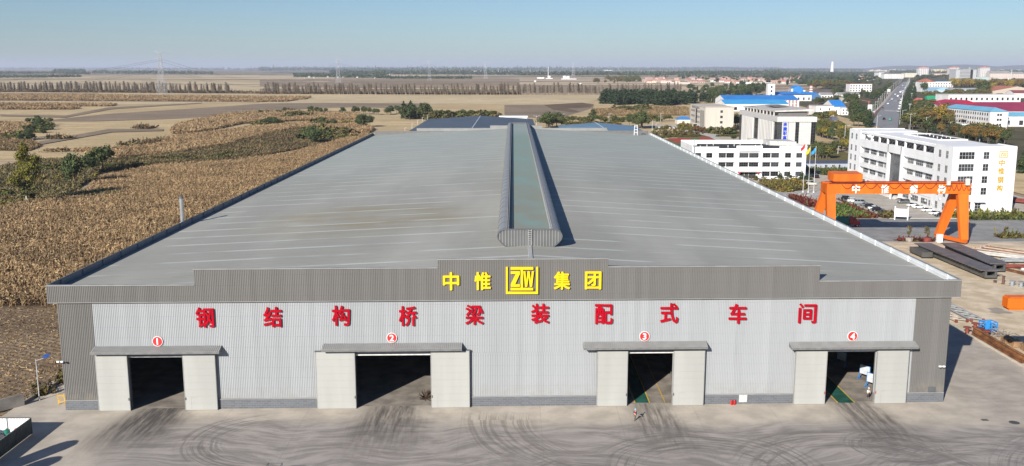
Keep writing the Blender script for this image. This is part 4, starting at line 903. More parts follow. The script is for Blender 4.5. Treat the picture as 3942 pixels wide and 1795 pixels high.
# light vehicle below the frame: only its tube frame shows
tri = thing("tricycle_cart", "black tube frame of a cart just reaching into the bottom edge", "cart", (-30.3, -26.3, 0))
mb = MB()
for x in (-.9, .9):
    for y in (-2.6, 0): mb.tube((x, y, .5), (x, y, 2.0), .05, 6)
    mb.tube((x, -2.6, 2.0), (x, 0, 2.0), .05, 6)
for y in (-2.6, -1.3, 0): mb.tube((-.9, y, 2.0), (.9, y, 2.0), .05, 6)
mb.build("roll_frame", C_DARK, tri); mb = MB(); mb.box(-1, 1, -2.8, .1, .45, .7); mb.box(-.5, .5, .1, 1.2, .5, .8); mb.build("load_bed", M((.08, .09, .12), .5), tri)
for x, y in ((-.95, -2), (.95, -2), (0, 1.2)): mb = MB(); mb.tube((x-.09, y, .35), (x+.09, y, .35), .35, 14); mb.build("wheel", C_DARK, tri)

# ---------------------------------------------------------------- people
SKIN = M((.45, .27, .18), .6, .05)
def skin_obj(name, joints, edges, mat, parent, sub=1):
    """a body grown over connected joints; joints: (x,y,z,radius)"""
    me = bpy.data.meshes.new(name); me.from_pydata([j[:3] for j in joints], edges, []); o = put(name, me, parent)
    bm_ = o.modifiers.new("skin", 'SKIN'); bm_.use_smooth_shade = True; sb = o.modifiers.new("sub", 'SUBSURF'); sb.levels = sb.render_levels = sub
    for j, v in zip(joints, me.skin_vertices[0].data): v.radius = (j[3], j[4] if len(j) > 4 else j[3])
    me.skin_vertices[0].data[0].use_root = True; me.materials.append(mat); return o
def person(label, x, y, rz, shirt, pants, hat, stride, arm, vest=None):
    r = thing("person", label, "person", (x, y, 0), rz)
    hz_ = .93; LF = stride; j = [(0, 0, hz_, .13, .10), (0, .02, 1.12, .12, .09), (0, .03, 1.34, .15, .10), (0, .03, 1.47, .06), (0, .05, 1.55, .06), (0, .07, 1.66, .085, .1), (0, .07, 1.74, .075, .09)]
    e = [(0, 1), (1, 2), (2, 3), (3, 4), (4, 5), (5, 6)]
    for sx, f in ((-1, LF), (1, -LF)):
        k = len(j); j += [(sx*.09, 0, hz_-.06, .09), (sx*.10, f*.45+.04, .50, .065), (sx*.10, f*.75-(.10 if f < 0 else 0), .09+(.06 if f < 0 else 0), .045), (sx*.10, f*.75+.14-(.06 if f < 0 else 0), .04, .04)]
        e += [(0, k), (k, k+1), (k+1, k+2), (k+2, k+3)]
    hands = []
    for sx, ar in ((-1, arm[0]), (1, arm[1])):
        k = len(j); s0 = (sx*.19, .03, 1.40); j += [(*s0, .06), (sx*.25, ar[0], 1.14, .045), (sx*.25+ar[2]*sx, ar[1], ar[3], .032), (sx*.25+ar[2]*sx, ar[1]+.06, ar[3]-.06, .038, .02)]
        e += [(2, k), (k, k+1), (k+1, k+2), (k+2, k+3)]; hb = Vector(j[k+3][:3]); hands.append(hb)
        for fi in range(5):
            off = (fi-2)*.018; L = (.045, .075, .085, .078, .06)[fi]; b0 = len(j)
            th = fi == 0
            j += [(hb.x+off, hb.y+(.03 if not th else .0), hb.z-(.03 if not th else .01), .010), (hb.x+off-(.03*sx if th else 0), hb.y+.03+L*.5, hb.z-.03-L*.6, .008)]
            e += [(k+3, b0), (b0, b0+1)]
    skin_obj("body", j, e, SKIN, r)
    jj = [(0, 0, .98, .155, .12), (0, .02, 1.14, .15, .115), (0, .03, 1.36, .175, .125)]; ee = [(0, 1), (1, 2)]
    for i, sx in enumerate((-1, 1)):
        k = len(jj); ar = arm[i]; jj += [(sx*.20, .03, 1.41, .075), (sx*.255, ar[0], 1.14, .06), (sx*.25+ar[2]*sx*.9, ar[0]+(ar[1]-ar[0])*.85, 1.14+(ar[3]-1.14)*.85, .045)]; ee += [(2, k), (k, k+1), (k+1, k+2)]
    skin_obj("jacket", jj, ee, shirt, r)
    if vest: skin_obj("vest", [(0, 0, 1.0, .165, .13), (0, .02, 1.16, .16, .125), (0, .03, 1.38, .18, .135)], [(0, 1), (1, 2)], vest, r)
    jj = [(0, 0, .96, .15, .115)]; ee = []
    for sx, f in ((-1, LF), (1, -LF)):
        k = len(jj); jj += [(sx*.09, 0, .86, .105), (sx*.10, f*.45+.04, .50, .08), (sx*.10, f*.72-(.08 if f < 0 else 0), .16+(.06 if f < 0 else 0), .062)]; ee += [(0, k), (k, k+1), (k+1, k+2)]
    skin_obj("trousers", jj, ee, pants, r)
    mb = MB()
    for sx, f in ((-1, LF), (1, -LF)): yy_ = f*.75-(.10 if f < 0 else 0); mb.box(sx*.10-.05, sx*.10+.05, yy_-.08, yy_+.2, .0+(.05 if f < 0 else 0), .10+(.05 if f < 0 else 0))
    mb.build("shoe", C_DARK, r)
    mb = MB(); mb.lathe([(.135, 1.735), (.15, 1.74), (.125, 1.80), (.09, 1.86), (.03, 1.885)], 14, (0, .07)); mb.box(-.09, .09, .17, .25, 1.735, 1.75); mb.build("helmet", hat, r)
    mb = MB()
    for sx in (-1, 1): mb.box(sx*.035-.012, sx*.035+.012, .165, .176, 1.685, 1.70); mb.box(sx*.085-.01, sx*.085+.01, .05, .09, 1.64, 1.70)
    mb.box(-.012, .012, .165, .195, 1.635, 1.68); mb.box(-.03, .03, .155, .17, 1.598, 1.606); mb.build("face", M((.30, .16, .11), .6), r)
    return r
NAVY = M((.02, .025, .05), .8); OLIVEC = M((.07, .075, .05), .8)
person("worker in blue helmet and red vest walking past the third door, carrying a board", 18.9, -6.2, R(-38), NAVY, OLIVEC, M((.22, .48, .72), .35), .42, ((.05, .22, 0, .98), (-.06, -.12, .02, .88)), M((.65, .03, .06), .7))
mb = MB(); mb.bar((18.75, -6.35, 1.15), (19.9, -5.7, .55), .22, .04)
tag(mb.build("board", M((.66, .64, .58), .6)), "long pale board held by the worker in the red vest", "board")
a = gz("R", 1075, 612); person("person in a white shirt and white helmet standing just inside the fourth door", a[0], a[1], R(200), M((.70, .70, .68), .7), NAVY, M((.75, .75, .74), .35), .08, ((.02, .16, -.04, 1.0), (.02, .10, -.02, .9)))
# ================================================================ buildings near the workshop
WHITE = M((.74, .74, .73), .6, .05, .2, streak=True); WHITE2 = M((.66, .66, .64), .7, .08, .2, streak=True); BLACKROOF = M((.035, .035, .036), .8, .2, .3)
TILE = None
FRM = M((.50, .51, .52), .5); FRMD = M((.10, .10, .105), .5)
WM = {}
def win(parent, face, u, z, w_, h, nv=2, nh=2, name="window", frame=FRM, sub=False, off=.03):
    """a glazed opening; face = (origin, angle): the wall frame it is set in"""
    key = (round(w_, 2), round(h, 2), nv, nh, frame.name, sub)
    if key not in WM:
        mb = MB(); mb.box(0, w_, -.02, .02, 0, h, 0); fb = MB() if sub else mb
        t_ = .09 if min(w_, h) > 1 else .06
        for i in range(nv+1): x = w_*i/nv; fb.box(max(0, x-t_/2)-(.0 if i else .04), min(w_, x+t_/2)+(.0 if i < nv else .04), -.075, -.021, 0, h, 0 if sub else 1)
        for i in range(nh+1): zz = h*i/nh; fb.box(0, w_, -.07, -.0215, max(0, zz-t_/2)-(0 if i else .04), min(h, zz+t_/2)+(0 if i < nh else .04), 0 if sub else 1)
        WM[key] = (mb.mesh(name, [GLASS] if sub else [GLASS, frame]), fb.mesh("frame", frame) if sub else None)
    (ox, oy), an = face; ca, sa = math.cos(an), math.sin(an)
    me, fm = WM[key]; o = put(name, me, parent, (ox+ca*u+sa*off, oy+sa*u-ca*off, z), an)
    if fm: put("frame", fm, o)
    return o
def letters(parent, face, s, u, z, w_, h, mat, ext=.06, bold=.03, off=.1, name="lettering"):
    (ox, oy), an = face; ca, sa = math.cos(an), math.sin(an); me = text_mesh(s, w_, h, ext, bold)
    me.materials.append(mat); return put(name, me, parent, (ox+ca*u+sa*off, oy+sa*u-ca*off, z), an)
def fbox(mb, face, u0, u1, z0, z1, d0, d1, mi=0):
    """box on a wall: from d0 behind to d1 in front of the wall plane"""
    (ox, oy), an = face; ca, sa = math.cos(an), math.sin(an)
    P = lambda u, d, z: (ox+ca*u+sa*d, oy+sa*u-ca*d, z)
    mb.hexa([P(u0, d1, z0), P(u1, d1, z0), P(u1, d0, z0), P(u0, d0, z0)], [P(u0, d1, z1), P(u1, d1, z1), P(u1, d0, z1), P(u0, d0, z1)], mi)

# ---- white office block, right
X0, Y0, X1, Y1, HO = 157.5, 193.9, 181.7, 298.5, 24.3
off = thing("office_building", "white five-storey office block with yellow characters on its end wall, behind the gantry crane", "office building")
LF = ((X0, Y1), -math.pi/2); FR = ((X0, Y0), math.atan2(2.7, 24.2))
GOLDL = M((.55, .33, .015), .45)
mb = MB(); lo = [(X0, Y0), (X1, Y0+2.7), (X1+1.5, Y1), (X0, Y1)]
mb.prism([(X0+1.2, Y0+16.5+1), (X1, Y0+5), (X1+1.5, Y1-.02), (X0+1.2, Y1-14)], .0, 19.4)
mb.prism([(X0, Y0), (X1, Y0+2.7), (X1, Y0+17), (X0, Y0+14.6)], 0, HO)                 # near bay, full height
mb.prism([(X0, Y1-14.2), (X1+1.3, Y1-14.2), (X1+1.5, Y1), (X0, Y1)], 0, HO-.02)       # far bay
wall = mb.build("wall", WHITE, off)
mb = MB(); mb.prism([(X0+6, Y0+14.65), (X1, Y0+16), (X1+1.4, Y1-14.05), (X0+6, Y1-14.05)], 19.41, HO-.95); mb.build("top_storey", M((.06, .06, .062), .6, .1, .4), wall)
mb = MB(); mb.prism([(X0+4.6, Y0+14.62), (X1+.1, Y0+16), (X1+1.5, Y1-14.03), (X0+4.6, Y1-14.03)], HO-.94, HO-.5); mb.build("roof_slab", WHITE, wall)
mb = MB()
fbox(mb, LF, 14.2, 46.4, .0, 5.0, -1.3, -.2); fbox(mb, LF, 61.2, 90.1, .0, 5.0, -1.3, -.2)
for u0, u1 in ((14.2, 46.4), (61.2, 90.1)):
    for z in (4.2, 8.6, 13.0, 17.4): fbox(mb, LF, u0, u1, z, z+1.9, -1.3, .0)          # spandrel bands
    fbox(mb, LF, u0-.6, u0+.6, 0, 20.6, -1.3, .02); fbox(mb, LF, u1-.6, u1+.6, 0, 20.6, -1.3, .02)
fbox(mb, LF, 14, 90.2, 19.2, 20.9, -.5, .03)
fbox(mb, LF, 46.9, 60.7, 17.8, 20.95, -1.3, .4); fbox(mb, LF, 46.2, 47.4, 0, 20.95, -1.3, .4); fbox(mb, LF, 60.2, 61.4, 0, 20.95, -1.3, .4)
mb.build("spandrel", WHITE, wall)
mb = MB()
for i in range(23):                         # roof-top pergola over the terrace
    u = 15+75*i/22; fbox(mb, LF, u, u+.5, 23.25, 23.75, -4.6, -.35)
fbox(mb, LF, 14.2, 90.2, 23.3, 24.15, -.9, -.3)
for i in range(9): u = 16+72*i/8; fbox(mb, LF, u, u+.7, 20.0, 23.3, -1.2, -.5)
mb.build("pergola", WHITE, off)
for u in (18, 27, 36, 48, 57, 66, 75, 83): win(off, LF, u, 20.2, 5.2, 2.6, 4, 1, off=-5.93, frame=FRMD)
mb = MB(); mb.prism([(171, 235), (182, 235.4), (182.4, 269), (171, 269)], HO-.495, HO-.42)
mb.build("roof_membrane", BLACKROOF, off)
mb = MB(); rim = [(170.8, 234.8), (182.2, 235.2), (182.6, 269.2), (170.8, 269.2)]
for i in range(4): a_, b_ = rim[i], rim[(i+1) % 4]; mb.bar((*a_, HO-.5), (*b_, HO-.5), .35, .9)
mb.build("roof_kerb", WHITE, off); mb = MB(); mb.bar((X0+.2, Y0+.2, HO+.15), (X1-.2, Y0+2.9, HO+.15), .4, .35); mb.bar((X1-.2, Y0+2.9, HO+.15), (X1-.2, Y0+16, HO+.15), .4, .35); mb.bar((X0+.2, Y0+.4, HO+.15), (X0+.2, Y0+14.4, HO+.15), .4, .35)
mb.build("roof_parapet", WHITE, off); mb = MB(); mb.bar((X0+.2, Y1-14, HO+.15), (X0+.2, Y1-.2, HO+.15), .4, .35); mb.bar((X0+.2, Y1-.2, HO+.15), (X1+1.2, Y1-.2, HO+.15), .4, .35)
mb.build("roof_parapet", WHITE, off)
for i in range(9):
    mb = MB(); x, y = 172.5+(i*5.3) % 9, 237+i*3.6; mb.tube((x, y, HO-.8), (x, y, HO+.1), .18, 8); mb.lathe([(.3, HO+.1), (.3, HO+.3), (.05, HO+.4)], 8, (x, y)); mb.build("roof_vent", WHITE2, off)
for fl, z in enumerate((1.3, 5.9+.35, 10.3+.35, 14.7+.35, 20.3)):
    for u in (2.8, 8.4, 93.5, 99.3):
        win(off, LF, u, z-.1, 1.9, 2.6, 2, 2, sub=True)
    if fl < 4:
        for u0 in (15.6, 62.6):
            for u, w_ in ((1.2, 5.6), (9.2, 6.4), (18.4, 5.4), (25.0, 3.0)):
                win(off, LF, u0+u, z-.1, w_, 2.1, 4, 2, sub=True, off=-1.15 if fl else -.15)
win(off, LF, 47.5, 4.6, 12.7, 13.2, 8, 9, "curtain_wall", FRMD, True, -.9)
mb = MB(); fbox(mb, LF, 46, 62, 4.1, 4.5, -1, 4.5); fbox(mb, LF, 46.2, 46.8, 0, 4.1, 3.6, 4.2); fbox(mb, LF, 61.2, 61.8, 0, 4.1, 3.6, 4.2)
for i in range(4): fbox(mb, LF, 45, 63, 0, .16*(4-i), -1, 1.5+i*.5)
mb.build("porch", WHITE2, off)
win(off, LF, 49, .7, 9.6, 3.2, 4, 1, "door", FRMD, False, -.9)
for z, wide in ((20.2, 1), (15.9, 1), (11.5, 1), (7.3, 1), (2.3, 1)):
    win(off, FR, 2.4, z, 5.7, 2.55, 5, 2, sub=True)
    if z > 3: win(off, FR, 11.6, z, 2.1, 2.5, 2, 2, sub=True)
win(off, FR, 9.8, .3, 2.2, 4.0, 2, 4, "door", FRM, True)
mb = MB(); fbox(mb, FR, 9.2, 13.2, 4.6, 4.75, 0, 1.5)
for i in range(8): fbox(mb, FR, 9.3+i*.5, 9.36+i*.5, 4.75, 4.8, 0, 1.5)
mb.build("door_canopy", M((.55, .56, .57), .4), off)
for ch, z in zip("中惟钢构", (18.75, 15.75, 12.65, 9.6)): letters(off, FR, ch, 18.8, z, 2.25, 2.4, GOLDL, .05, .05)
mb = MB()
for a_ in ((17.6, 17.78, 20.6, 22.9), (20.6, 20.78, 20.6, 22.9), (17.78, 20.6, 20.6, 20.78), (17.78, 20.6, 22.72, 22.9), (18.1, 18.9, 22.2, 22.4), (18.1, 18.9, 21.1, 21.3), (19.1, 19.25, 21.1, 22.4), (19.45, 19.57, 21.2, 22.4), (19.8, 19.92, 21.2, 22.4), (20.15, 20.27, 21.2, 22.4), (19.45, 20.27, 21.1, 21.2)): fbox(mb, FR, *a_, 0, .12)
(ox, oy), an = FR; P = lambda u, d, z: (ox+math.cos(an)*u+math.sin(an)*d, oy+math.sin(an)*u-math.cos(an)*d, z)
mb.hexa([P(18.1, .12, 21.3), P(18.35, .12, 21.3), P(18.35, 0, 21.3), P(18.1, 0, 21.3)], [P(18.65, .12, 22.2), P(18.9, .12, 22.2), P(18.9, 0, 22.2), P(18.65, 0, 22.2)])
mb.build("emblem", GOLDL, off)
for i, (u, z) in enumerate(((96.5, 4.6), (90.8, 2.1), (85, 2.3), (72, 2.2), (101.8, 9.1))):
    mb = MB(); fbox(mb, LF, u, u+.9, z, z+.7, 0, .35); mb.build("air_conditioner", WHITE2, off)

# ---- low white three-storey block
tb = thing("campus_building", "long white three-storey building with a black flat roof and red lanterns at its entrance", "building")
TX0, TX1, TY, TD, TH = 85.8, 140.2, 306.0, 31.0, 15.6; TF = ((TX0, TY), 0.0); SC_ = (TX1-TX0)/1565.0
U = lambda x: (x-650)*SC_
mb = MB(); mb.box(TX0, TX1, TY, TY+TD, 0, 14.3)
tw = mb.build("wall", WHITE, tb)
mb = MB()
for u0, u1, zt, d in ((0, U(1015), 15.4, .0), (U(1015), U(1255), 14.6, -.15), (U(1255), U(1610), 15.9, .25), (U(1610), U(1845), 14.6, -.15), (U(1845), TX1-TX0, 15.6, .0)): fbox(mb, TF, u0, u1, 14.28, zt, -.4, d+.01)
mb.box(TX0, TX0+.4, TY+.4, TY+TD-.4, 14.28, 15.8); mb.box(TX1-.4, TX1, TY+.4, TY+TD-.4, 14.28, 15.8); mb.box(TX0, TX1, TY+TD-.4, TY+TD, 14.28, 16.3)
mb.box(TX0+.4, TX0+6, TY+20, TY+20.4, 14.3, 16.8)
mb.build("roof_parapet", WHITE, tb)
mb = MB(); mb.box(TX0+.41, TX1-.41, TY+.45, TY+TD-.45, 14.31, 14.36); mb.build("roof_membrane", BLACKROOF, tb)
mb = MB(); fbox(mb, TF, U(1255), U(1292), 0, 14.27, -.1, .9); fbox(mb, TF, U(1575), U(1610), 0, 14.27, -.1, .9); fbox(mb, TF, U(1292), U(1575), 13.2, 14.27, -.1, .9)
for za, zb in ((8.1, 9.9), (3.7, 5.6), (12.5, 14.27)):
    fbox(mb, TF, U(1005), U(1255), za, zb, -.1, .55); fbox(mb, TF, U(1610), U(1845), za, zb, -.1, .55)
    if zb < 14: fbox(mb, TF, U(1292), U(1575), za, zb, -.1, .55)
for x in (985, 1890): fbox(mb, TF, U(x), U(x)+.25, 0, 14.2, -.1, .12)
mb.build("facade_frame", WHITE, tw)
for z, h in ((10.2, 2.2), (5.9, 2.1), (1.4, 2.1)):
    for x0, x1, nv in ((695, 770, 2), (845, 925, 2), (1015, 1110, 3), (1120, 1220, 3), (1625, 1722, 3), (1735, 1838, 3), (1925, 2003, 2), (2078, 2156, 2)): win(tb, TF, U(x0), z, U(x1)-U(x0), h, nv, 2, frame=FRMD, sub=True)
    if z > 2:
        for x0, x1 in ((1296, 1420), (1432, 1560)): win(tb, TF, U(x0), z, U(x1)-U(x0), h, 4, 2, frame=FRMD, sub=True)
for x0, x1 in ((1300, 1370), (1380, 1430), (1440, 1530)): win(tb, TF, U(x0), .2, U(x1)-U(x0), 3.1, 3, 2, "door", FRMD, True)
mb = MB(); fbox(mb, TF, U(1270), U(1590), 3.45, 3.75, 0, 2.2); mb.build("porch_roof", M((.40, .38, .36), .6), tb)
for x in (1300, 1555): mb = MB(); mb.lathe([(.1, 2.5), (.36, 2.7), (.42, 3.0), (.36, 3.25), (.1, 3.4)], 12, (TX0+U(x), TY-1.6)); mb.build("lantern", M((.6, .02, .03), .5), tb)
for i in range(11):
    x, y = TX0+5+i*4.6, TY+6+(i*7) % 19; mb = MB(); mb.tube((x, y, 14.3), (x, y, 15.1), .2, 8); mb.lathe([(.32, 15.1), (.32, 15.3), (.05, 15.4)], 8, (x, y)); mb.build("roof_vent", WHITE2, tb)
mb = MB(); mb.prism([(TX1-12, TY+TD-10), (TX1-.5, TY+TD-16), (TX1-.5, TY+TD-.5), (TX1-13, TY+TD-.5)], 14.37, 16.6); mb.build("roof_hatch", M((.50, .49, .47), .7), tb)
mb = MB(); mb.tube((TX0+.8, TY-.5, 9), (TX0+.8, TY-.5, 19), .18, 8); mb.build("flue", M((.35, .36, .36), .4), tb)

# ---- tiled school block
m, t, b = newmat("grey_tile", .5, 0, .4); p = wpos(t)
br = nd(t, "ShaderNodeTexBrick", {"Vector": mapping(t, p, (1, 1, 1), (R(90), 0, 0)), "Color1": (.60, .59, .57, 1), "Color2": (.54, .53, .51, 1), "Mortar": (.34, .33, .32, 1), "Scale": 1.0, "Mortar Size": .035, "Brick Width": 1.5, "Row Height": 1.0}); br.offset = 0
t.links.new(br.outputs[0], b.inputs["Base Color"]); TILE = m
TILE2 = M((.56, .55, .53), .55, .08, .3, streak=True)
sx0, sx1, sy0, sy1, sh = 166.0, 189.8, 449.0, 548.0, 22.2
sb_ = thing("school_building", "grey tiled block with white fins and blue upright characters", "school")
SFR = ((sx0, sy0), 0.0); SLF = ((sx0, sy1), -math.pi/2)
mb = MB(); mb.box(sx0, sx1, sy0, sy1, 0, sh-3.2); sw = mb.build("wall", TILE, sb_)
mb = MB(); mb.box(sx0-.5, sx1+.5, sy0-.5, sy1+.5, sh-3.2, sh); mb.build("cornice", TILE, sb_)
mb = MB(); mb.prism([(sx0+3, sy0+10), (sx1-4, sy0+6), (sx1-4, sy1-14), (sx0+3, sy1-10)], sh+.01, sh+3.2); mb.build("penthouse", M((.12, .115, .11), .7), sb_)
mb = MB(); mb.hexa([(sx0+.5, sy0+9, sh+2.6), (sx1-1, sy0+3, sh+3.4), (sx1-1, sy1-10, sh+3.4), (sx0+.5, sy1-6, sh+2.0)], [(sx0+.5, sy0+9, sh+3.3), (sx1-1, sy0+3, sh+4.6), (sx1-1, sy1-10, sh+4.6), (sx0+.5, sy1-6, sh+2.8)])
for i in range(9): y = sy0+12+i*8.5; mb.box(sx0+.3, sx0+1.1, y, y+.6, sh+.01, sh+2.5)
mb.build("roof_canopy", M((.50, .47, .43), .7, .12, .4), sb_)
mb = MB(); mb.box(sx0+8, sx1-6, sy0+40, sy0+62, sh+4.62, sh+4.9); mb.build("roof_panel", M((.16, .155, .15), .7), sb_)
win(sb_, SFR, .0, 0, 2.7, sh-3.3, 2, 9, "curtain_wall", FRMD, False); win(sb_, SFR, 11.2, 0, 2.2, sh-3.4, 2, 9, "curtain_wall", FRMD); win(sb_, SFR, 21.0, 0, 2.8, sh-3.3, 2, 9, "curtain_wall", FRMD)
for u, w_ in ((0, 7.0), (24, 0), (42, 10.5), (92.3, 6.6)):
    if w_: win(sb_, SLF, u, 0, w_, sh-3.4, 3, 8, "curtain_wall", FRMD)
for u0, n in ((9, 9), (55, 10)):
    mb = MB()
    for i in range(n): fbox(mb, SLF, u0+i*3.6, u0+i*3.6+1.7, 0, sh-3.3, -.1, .9)
    mb.build("fin", TILE2, sb_)
    for i in range(n-1): win(sb_, SLF, u0+i*3.6+1.9, .5, 1.5, sh-4.2, 1, 8, "window", FRMD)
mb = MB(); fbox(mb, SLF, 43, 52, 4.4, 4.8, 0, 5); fbox(mb, SLF, 43.4, 44, 0, 4.4, 4.2, 4.8); fbox(mb, SLF, 51, 51.6, 0, 4.4, 4.2, 4.8); mb.build("porch", TILE2, sb_)
BLUEC = M((.015, .06, .55), .45)
for ch, z in zip("奔腾职高", (17.4, 14.6, 11.9, 9.2)): letters(sb_, SFR, ch, 4.7, z, 2.4, 2.5, BLUEC, .12, .09)
mb = MB(); fbox(mb, SFR, 6.6, 6.75, 8, 19, 0, .15); mb.build("sign_rail", FRMD, sb_)

# ---- beige block
gb = thing("college_building", "beige four-storey block with a flat tan roof, behind the tiled school", "building")
gx0, gx1, gy0, gy1, gh = 162.5, 186.5, 655.0, 722.0, 20.0; GFR = ((gx0, gy0), 0.0); GLF = ((gx0, gy1), -math.pi/2)
BEI = M((.52, .48, .42), .75, .06, .2, streak=True)
mb = MB(); mb.box(gx0, gx1, gy0, gy1, 0, gh-.6); mb.build("wall", BEI, gb)
mb = MB(); mb.box(gx0-.3, gx1+.3, gy0-.3, gy1+.3, gh-.6, gh); mb.build("roof", M((.50, .45, .38), .8), gb)
for z in (1.5, 6, 10.5, 15): win(gb, GFR, 12.6, z, 2.0, 2.0, 2, 2, frame=FRMD)
for k in range(3):
    for i in range(9):
        if i not in (4, 5): win(gb, GLF, 4+i*4.5, 4.6+k*4.6, 2.0, 1.9, 1, 1, frame=FRMD)
win(gb, GLF, 25, 3, 6, 14, 2, 4, "curtain_wall", FRMD)
for i in range(4): win(gb, GLF, 46+i*4.4, 1.5, 1.7, 15, 1, 4, "window", FRMD)
mb = MB()
for i in range(6): fbox(mb, GLF, 6+i*6, 10+i*6, gh-3.1, gh-1.2, -.02, .05)
mb.build("eave_slot", FRMD, gb)
mb = MB(); fbox(mb, GLF, 24, 33, 3.6, 4.0, 0, 4); fbox(mb, GLF, 24.3, 24.8, 0, 3.6, 3.4, 3.9); fbox(mb, GLF, 32.2, 32.7, 0, 3.6, 3.4, 3.9); mb.build("porch", BEI, gb)
a = gz("E", 395, 290); gt = thing("gatehouse", "small cream gatehouse with a blue hipped roof beside the beige block", "gatehouse", (a[0], a[1], 0))
mb = MB(); mb.box(0, 14, 0, 14, 0, 4.6); mb.build("wall", M((.62, .57, .48), .7), gt)
mb = MB(); mb.add([(-.6, -.6, 4.6), (14.6, -.6, 4.6), (14.6, 14.6, 4.6), (-.6, 14.6, 4.6), (5, 7, 7.2), (9, 7, 7.2)], ((0, 1, 5, 4), (1, 2, 5), (2, 3, 4, 5), (3, 0, 4), (3, 2, 1, 0))); mb.build("roof", M((.05, .22, .52), .5), gt)
win(gt, ((0, 0), 0), 4.5, 1.2, 2.0, 1.8)
# ---- grey prefab row
pf = thing("prefab_cabin_row", "low grey prefab row with a dark roof between the white buildings", "cabin row", (150.0, 351.0, 0))
mb = MB(); mb.box(0, 62, 0, 5.5, 0, 2.9); mb.build("wall", M((.36, .39, .44), .6, .05, .4), pf)
mb = MB(); mb.gable(0, 62, 0, 5.5, 2.9, 4.0, along='x'); mb.build("roof", M((.06, .07, .11), .6), pf)
for i, u in enumerate((9, 14.2, 18.0, 21.4, 27, 31)):
    if i in (0, 3): win(pf, ((0, 0), 0), u, .1, 1.2, 2.3, 1, 1, "door", WHITE)
    else: win(pf, ((0, 0), 0), u, .9, 1.5, 1.4, 2, 1, frame=WHITE)
crop("lawn", "green vegetable patch in front of the grey prefab row", "vegetable patch", [(156, 320), (176, 334), (176, 350), (150, 350), (150, 330)], 1.6, .5, 1.2, [G_MID, G_DARK, G_OLIVE], 4, .0)

# ---- two further workshops behind the big one
dk = thing("dark_roof_workshop", "further workshop with a dark slate grey roof behind the left half", "workshop", (-65, 430, 0))
mb = MB(); mb.box(0, 80, 0, 170, 0, 12.6); mb.build("wall", C_FASC, dk)
mb = MB()
for a_, b_ in ((-1, 40), (40, 81)):
    za, zb = (12.6, 15.2) if a_ < 0 else (15.2, 12.6)
    mb.hexa([(a_, -1, za-.2), (b_, -1, zb-.2), (b_, 171, zb-.2), (a_, 171, za-.2)], [(a_, -1, za), (b_, -1, zb), (b_, 171, zb), (a_, 171, za)])
dr = mb.build("roof", M((.075, .085, .10), .5, .1, .1), dk)
mb = MB(); mb.bar((40, -1, 15.25), (40, 171, 15.25), .7, .2); mb.build("ridge_cap", M((.42, .44, .46), .5), dr)
mb = MB(); mb.box(-10, 11.5, 0, 8, 0, 13.6); mb.box(-10.6, 12.1, -.6, 8.6, 13.6, 14.7, 1); tag(o := mb.build("site_hall", [WHITE2, WHITE]), "long white flat building whose roof edge peeps over the dark roof", "building"); o.location = (0, 606, 0)
bw = thing("blue_roof_workshop", "further workshop with a slate blue roof behind the right half", "workshop", (36, 455, 0))
mb = MB(); mb.box(0, 56, 0, 130, 0, 8.4); mb.build("wall", WHITE2, bw)
mb = MB()
for a_, b_ in ((-1, 28), (28, 57)):
    za, zb = (8.4, 10.8) if a_ < 0 else (10.8, 8.4)
    mb.hexa([(a_, -1, za-.2), (b_, -1, zb-.2), (b_, 131, zb-.2), (a_, 131, za-.2)], [(a_, -1, za), (b_, -1, zb), (b_, 131, zb), (a_, 131, za)])
dr = mb.build("roof", M((.13, .22, .30), .5, .1, .1), bw)
mb = MB(); mb.bar((28, -1, 10.85), (28, 131, 10.85), .6, .2); mb.build("ridge_cap", M((.5, .55, .6), .5), dr)
vt = thing("roof_antenna", "small white lattice antenna stand on the far right of the roof", "antenna", (61.5, 327, roofz(61.5)))
mb = MB()
for x in (-.8, .8):
    for y in (-.8, .8): mb.bar((x, y, 0), (x*.8, y*.8, 5.0), .14)
for z in (1.4, 2.8, 4.2, 5.0): mb.bar((-.8, -.8, z), (.8, -.8, z), .12); mb.bar((-.8, .8, z), (.8, .8, z), .12); mb.bar((-.8, -.8, z), (-.8, .8, z), .12); mb.bar((.8, -.8, z), (.8, .8, z), .12)
mb.build("lattice", WHITE, vt)
fl_ = thing("flue_pipe", "tall shiny steel flue pipe rising beside the left parapet", "flue pipe", (-71.4, 60.5, 0))
mb = MB(); mb.tube((0, 0, 0), (0, 0, 24.6), .42, 14); mb.build("pipe", M((.55, .57, .58), .25, .06, .8, metal=.7), fl_)
mb = MB(); mb.tube((0, 0, 24.6), (0, 0, 25.0), .55, 14, .5); mb.build("cowl", C_DARK, fl_)

# ---- orange gantry crane
OR = M((.66, .138, .008), .5, .12, .35, streak=True); OR2 = M((.58, .115, .006), .45, .06, .3); DKR = M((.22, .03, .015), .6)
cr = thing("gantry_crane", "big orange gantry crane with white characters on its girder, in front of the office block", "gantry crane", (0, 0, 0))
gx_a, gx_b, gzb, gzt = 95.2, 138.6, 14.9, 17.9
for y in (140.5, 144.8):
    mb = MB(); mb.box(gx_a, gx_b, y, y+1.5, gzb, gzt); mb.box(gx_a-.02, gx_b+.02, y-.06, y+1.56, gzt, gzt+.1); mb.build("girder", OR, cr)
    mb = MB(); mb.box(gx_a+1, gx_b-1, y+.6, y+.85, gzt+.1, gzt+.28); mb.build("rail", DKR, cr)
for x in (gx_a-.3, gx_b-3.2):
    mb = MB(); mb.box(x+.31, x+3.2, 142.0, 144.8, gzb+.1, gzt-.2); mb.build("end_beam", OR2, cr)
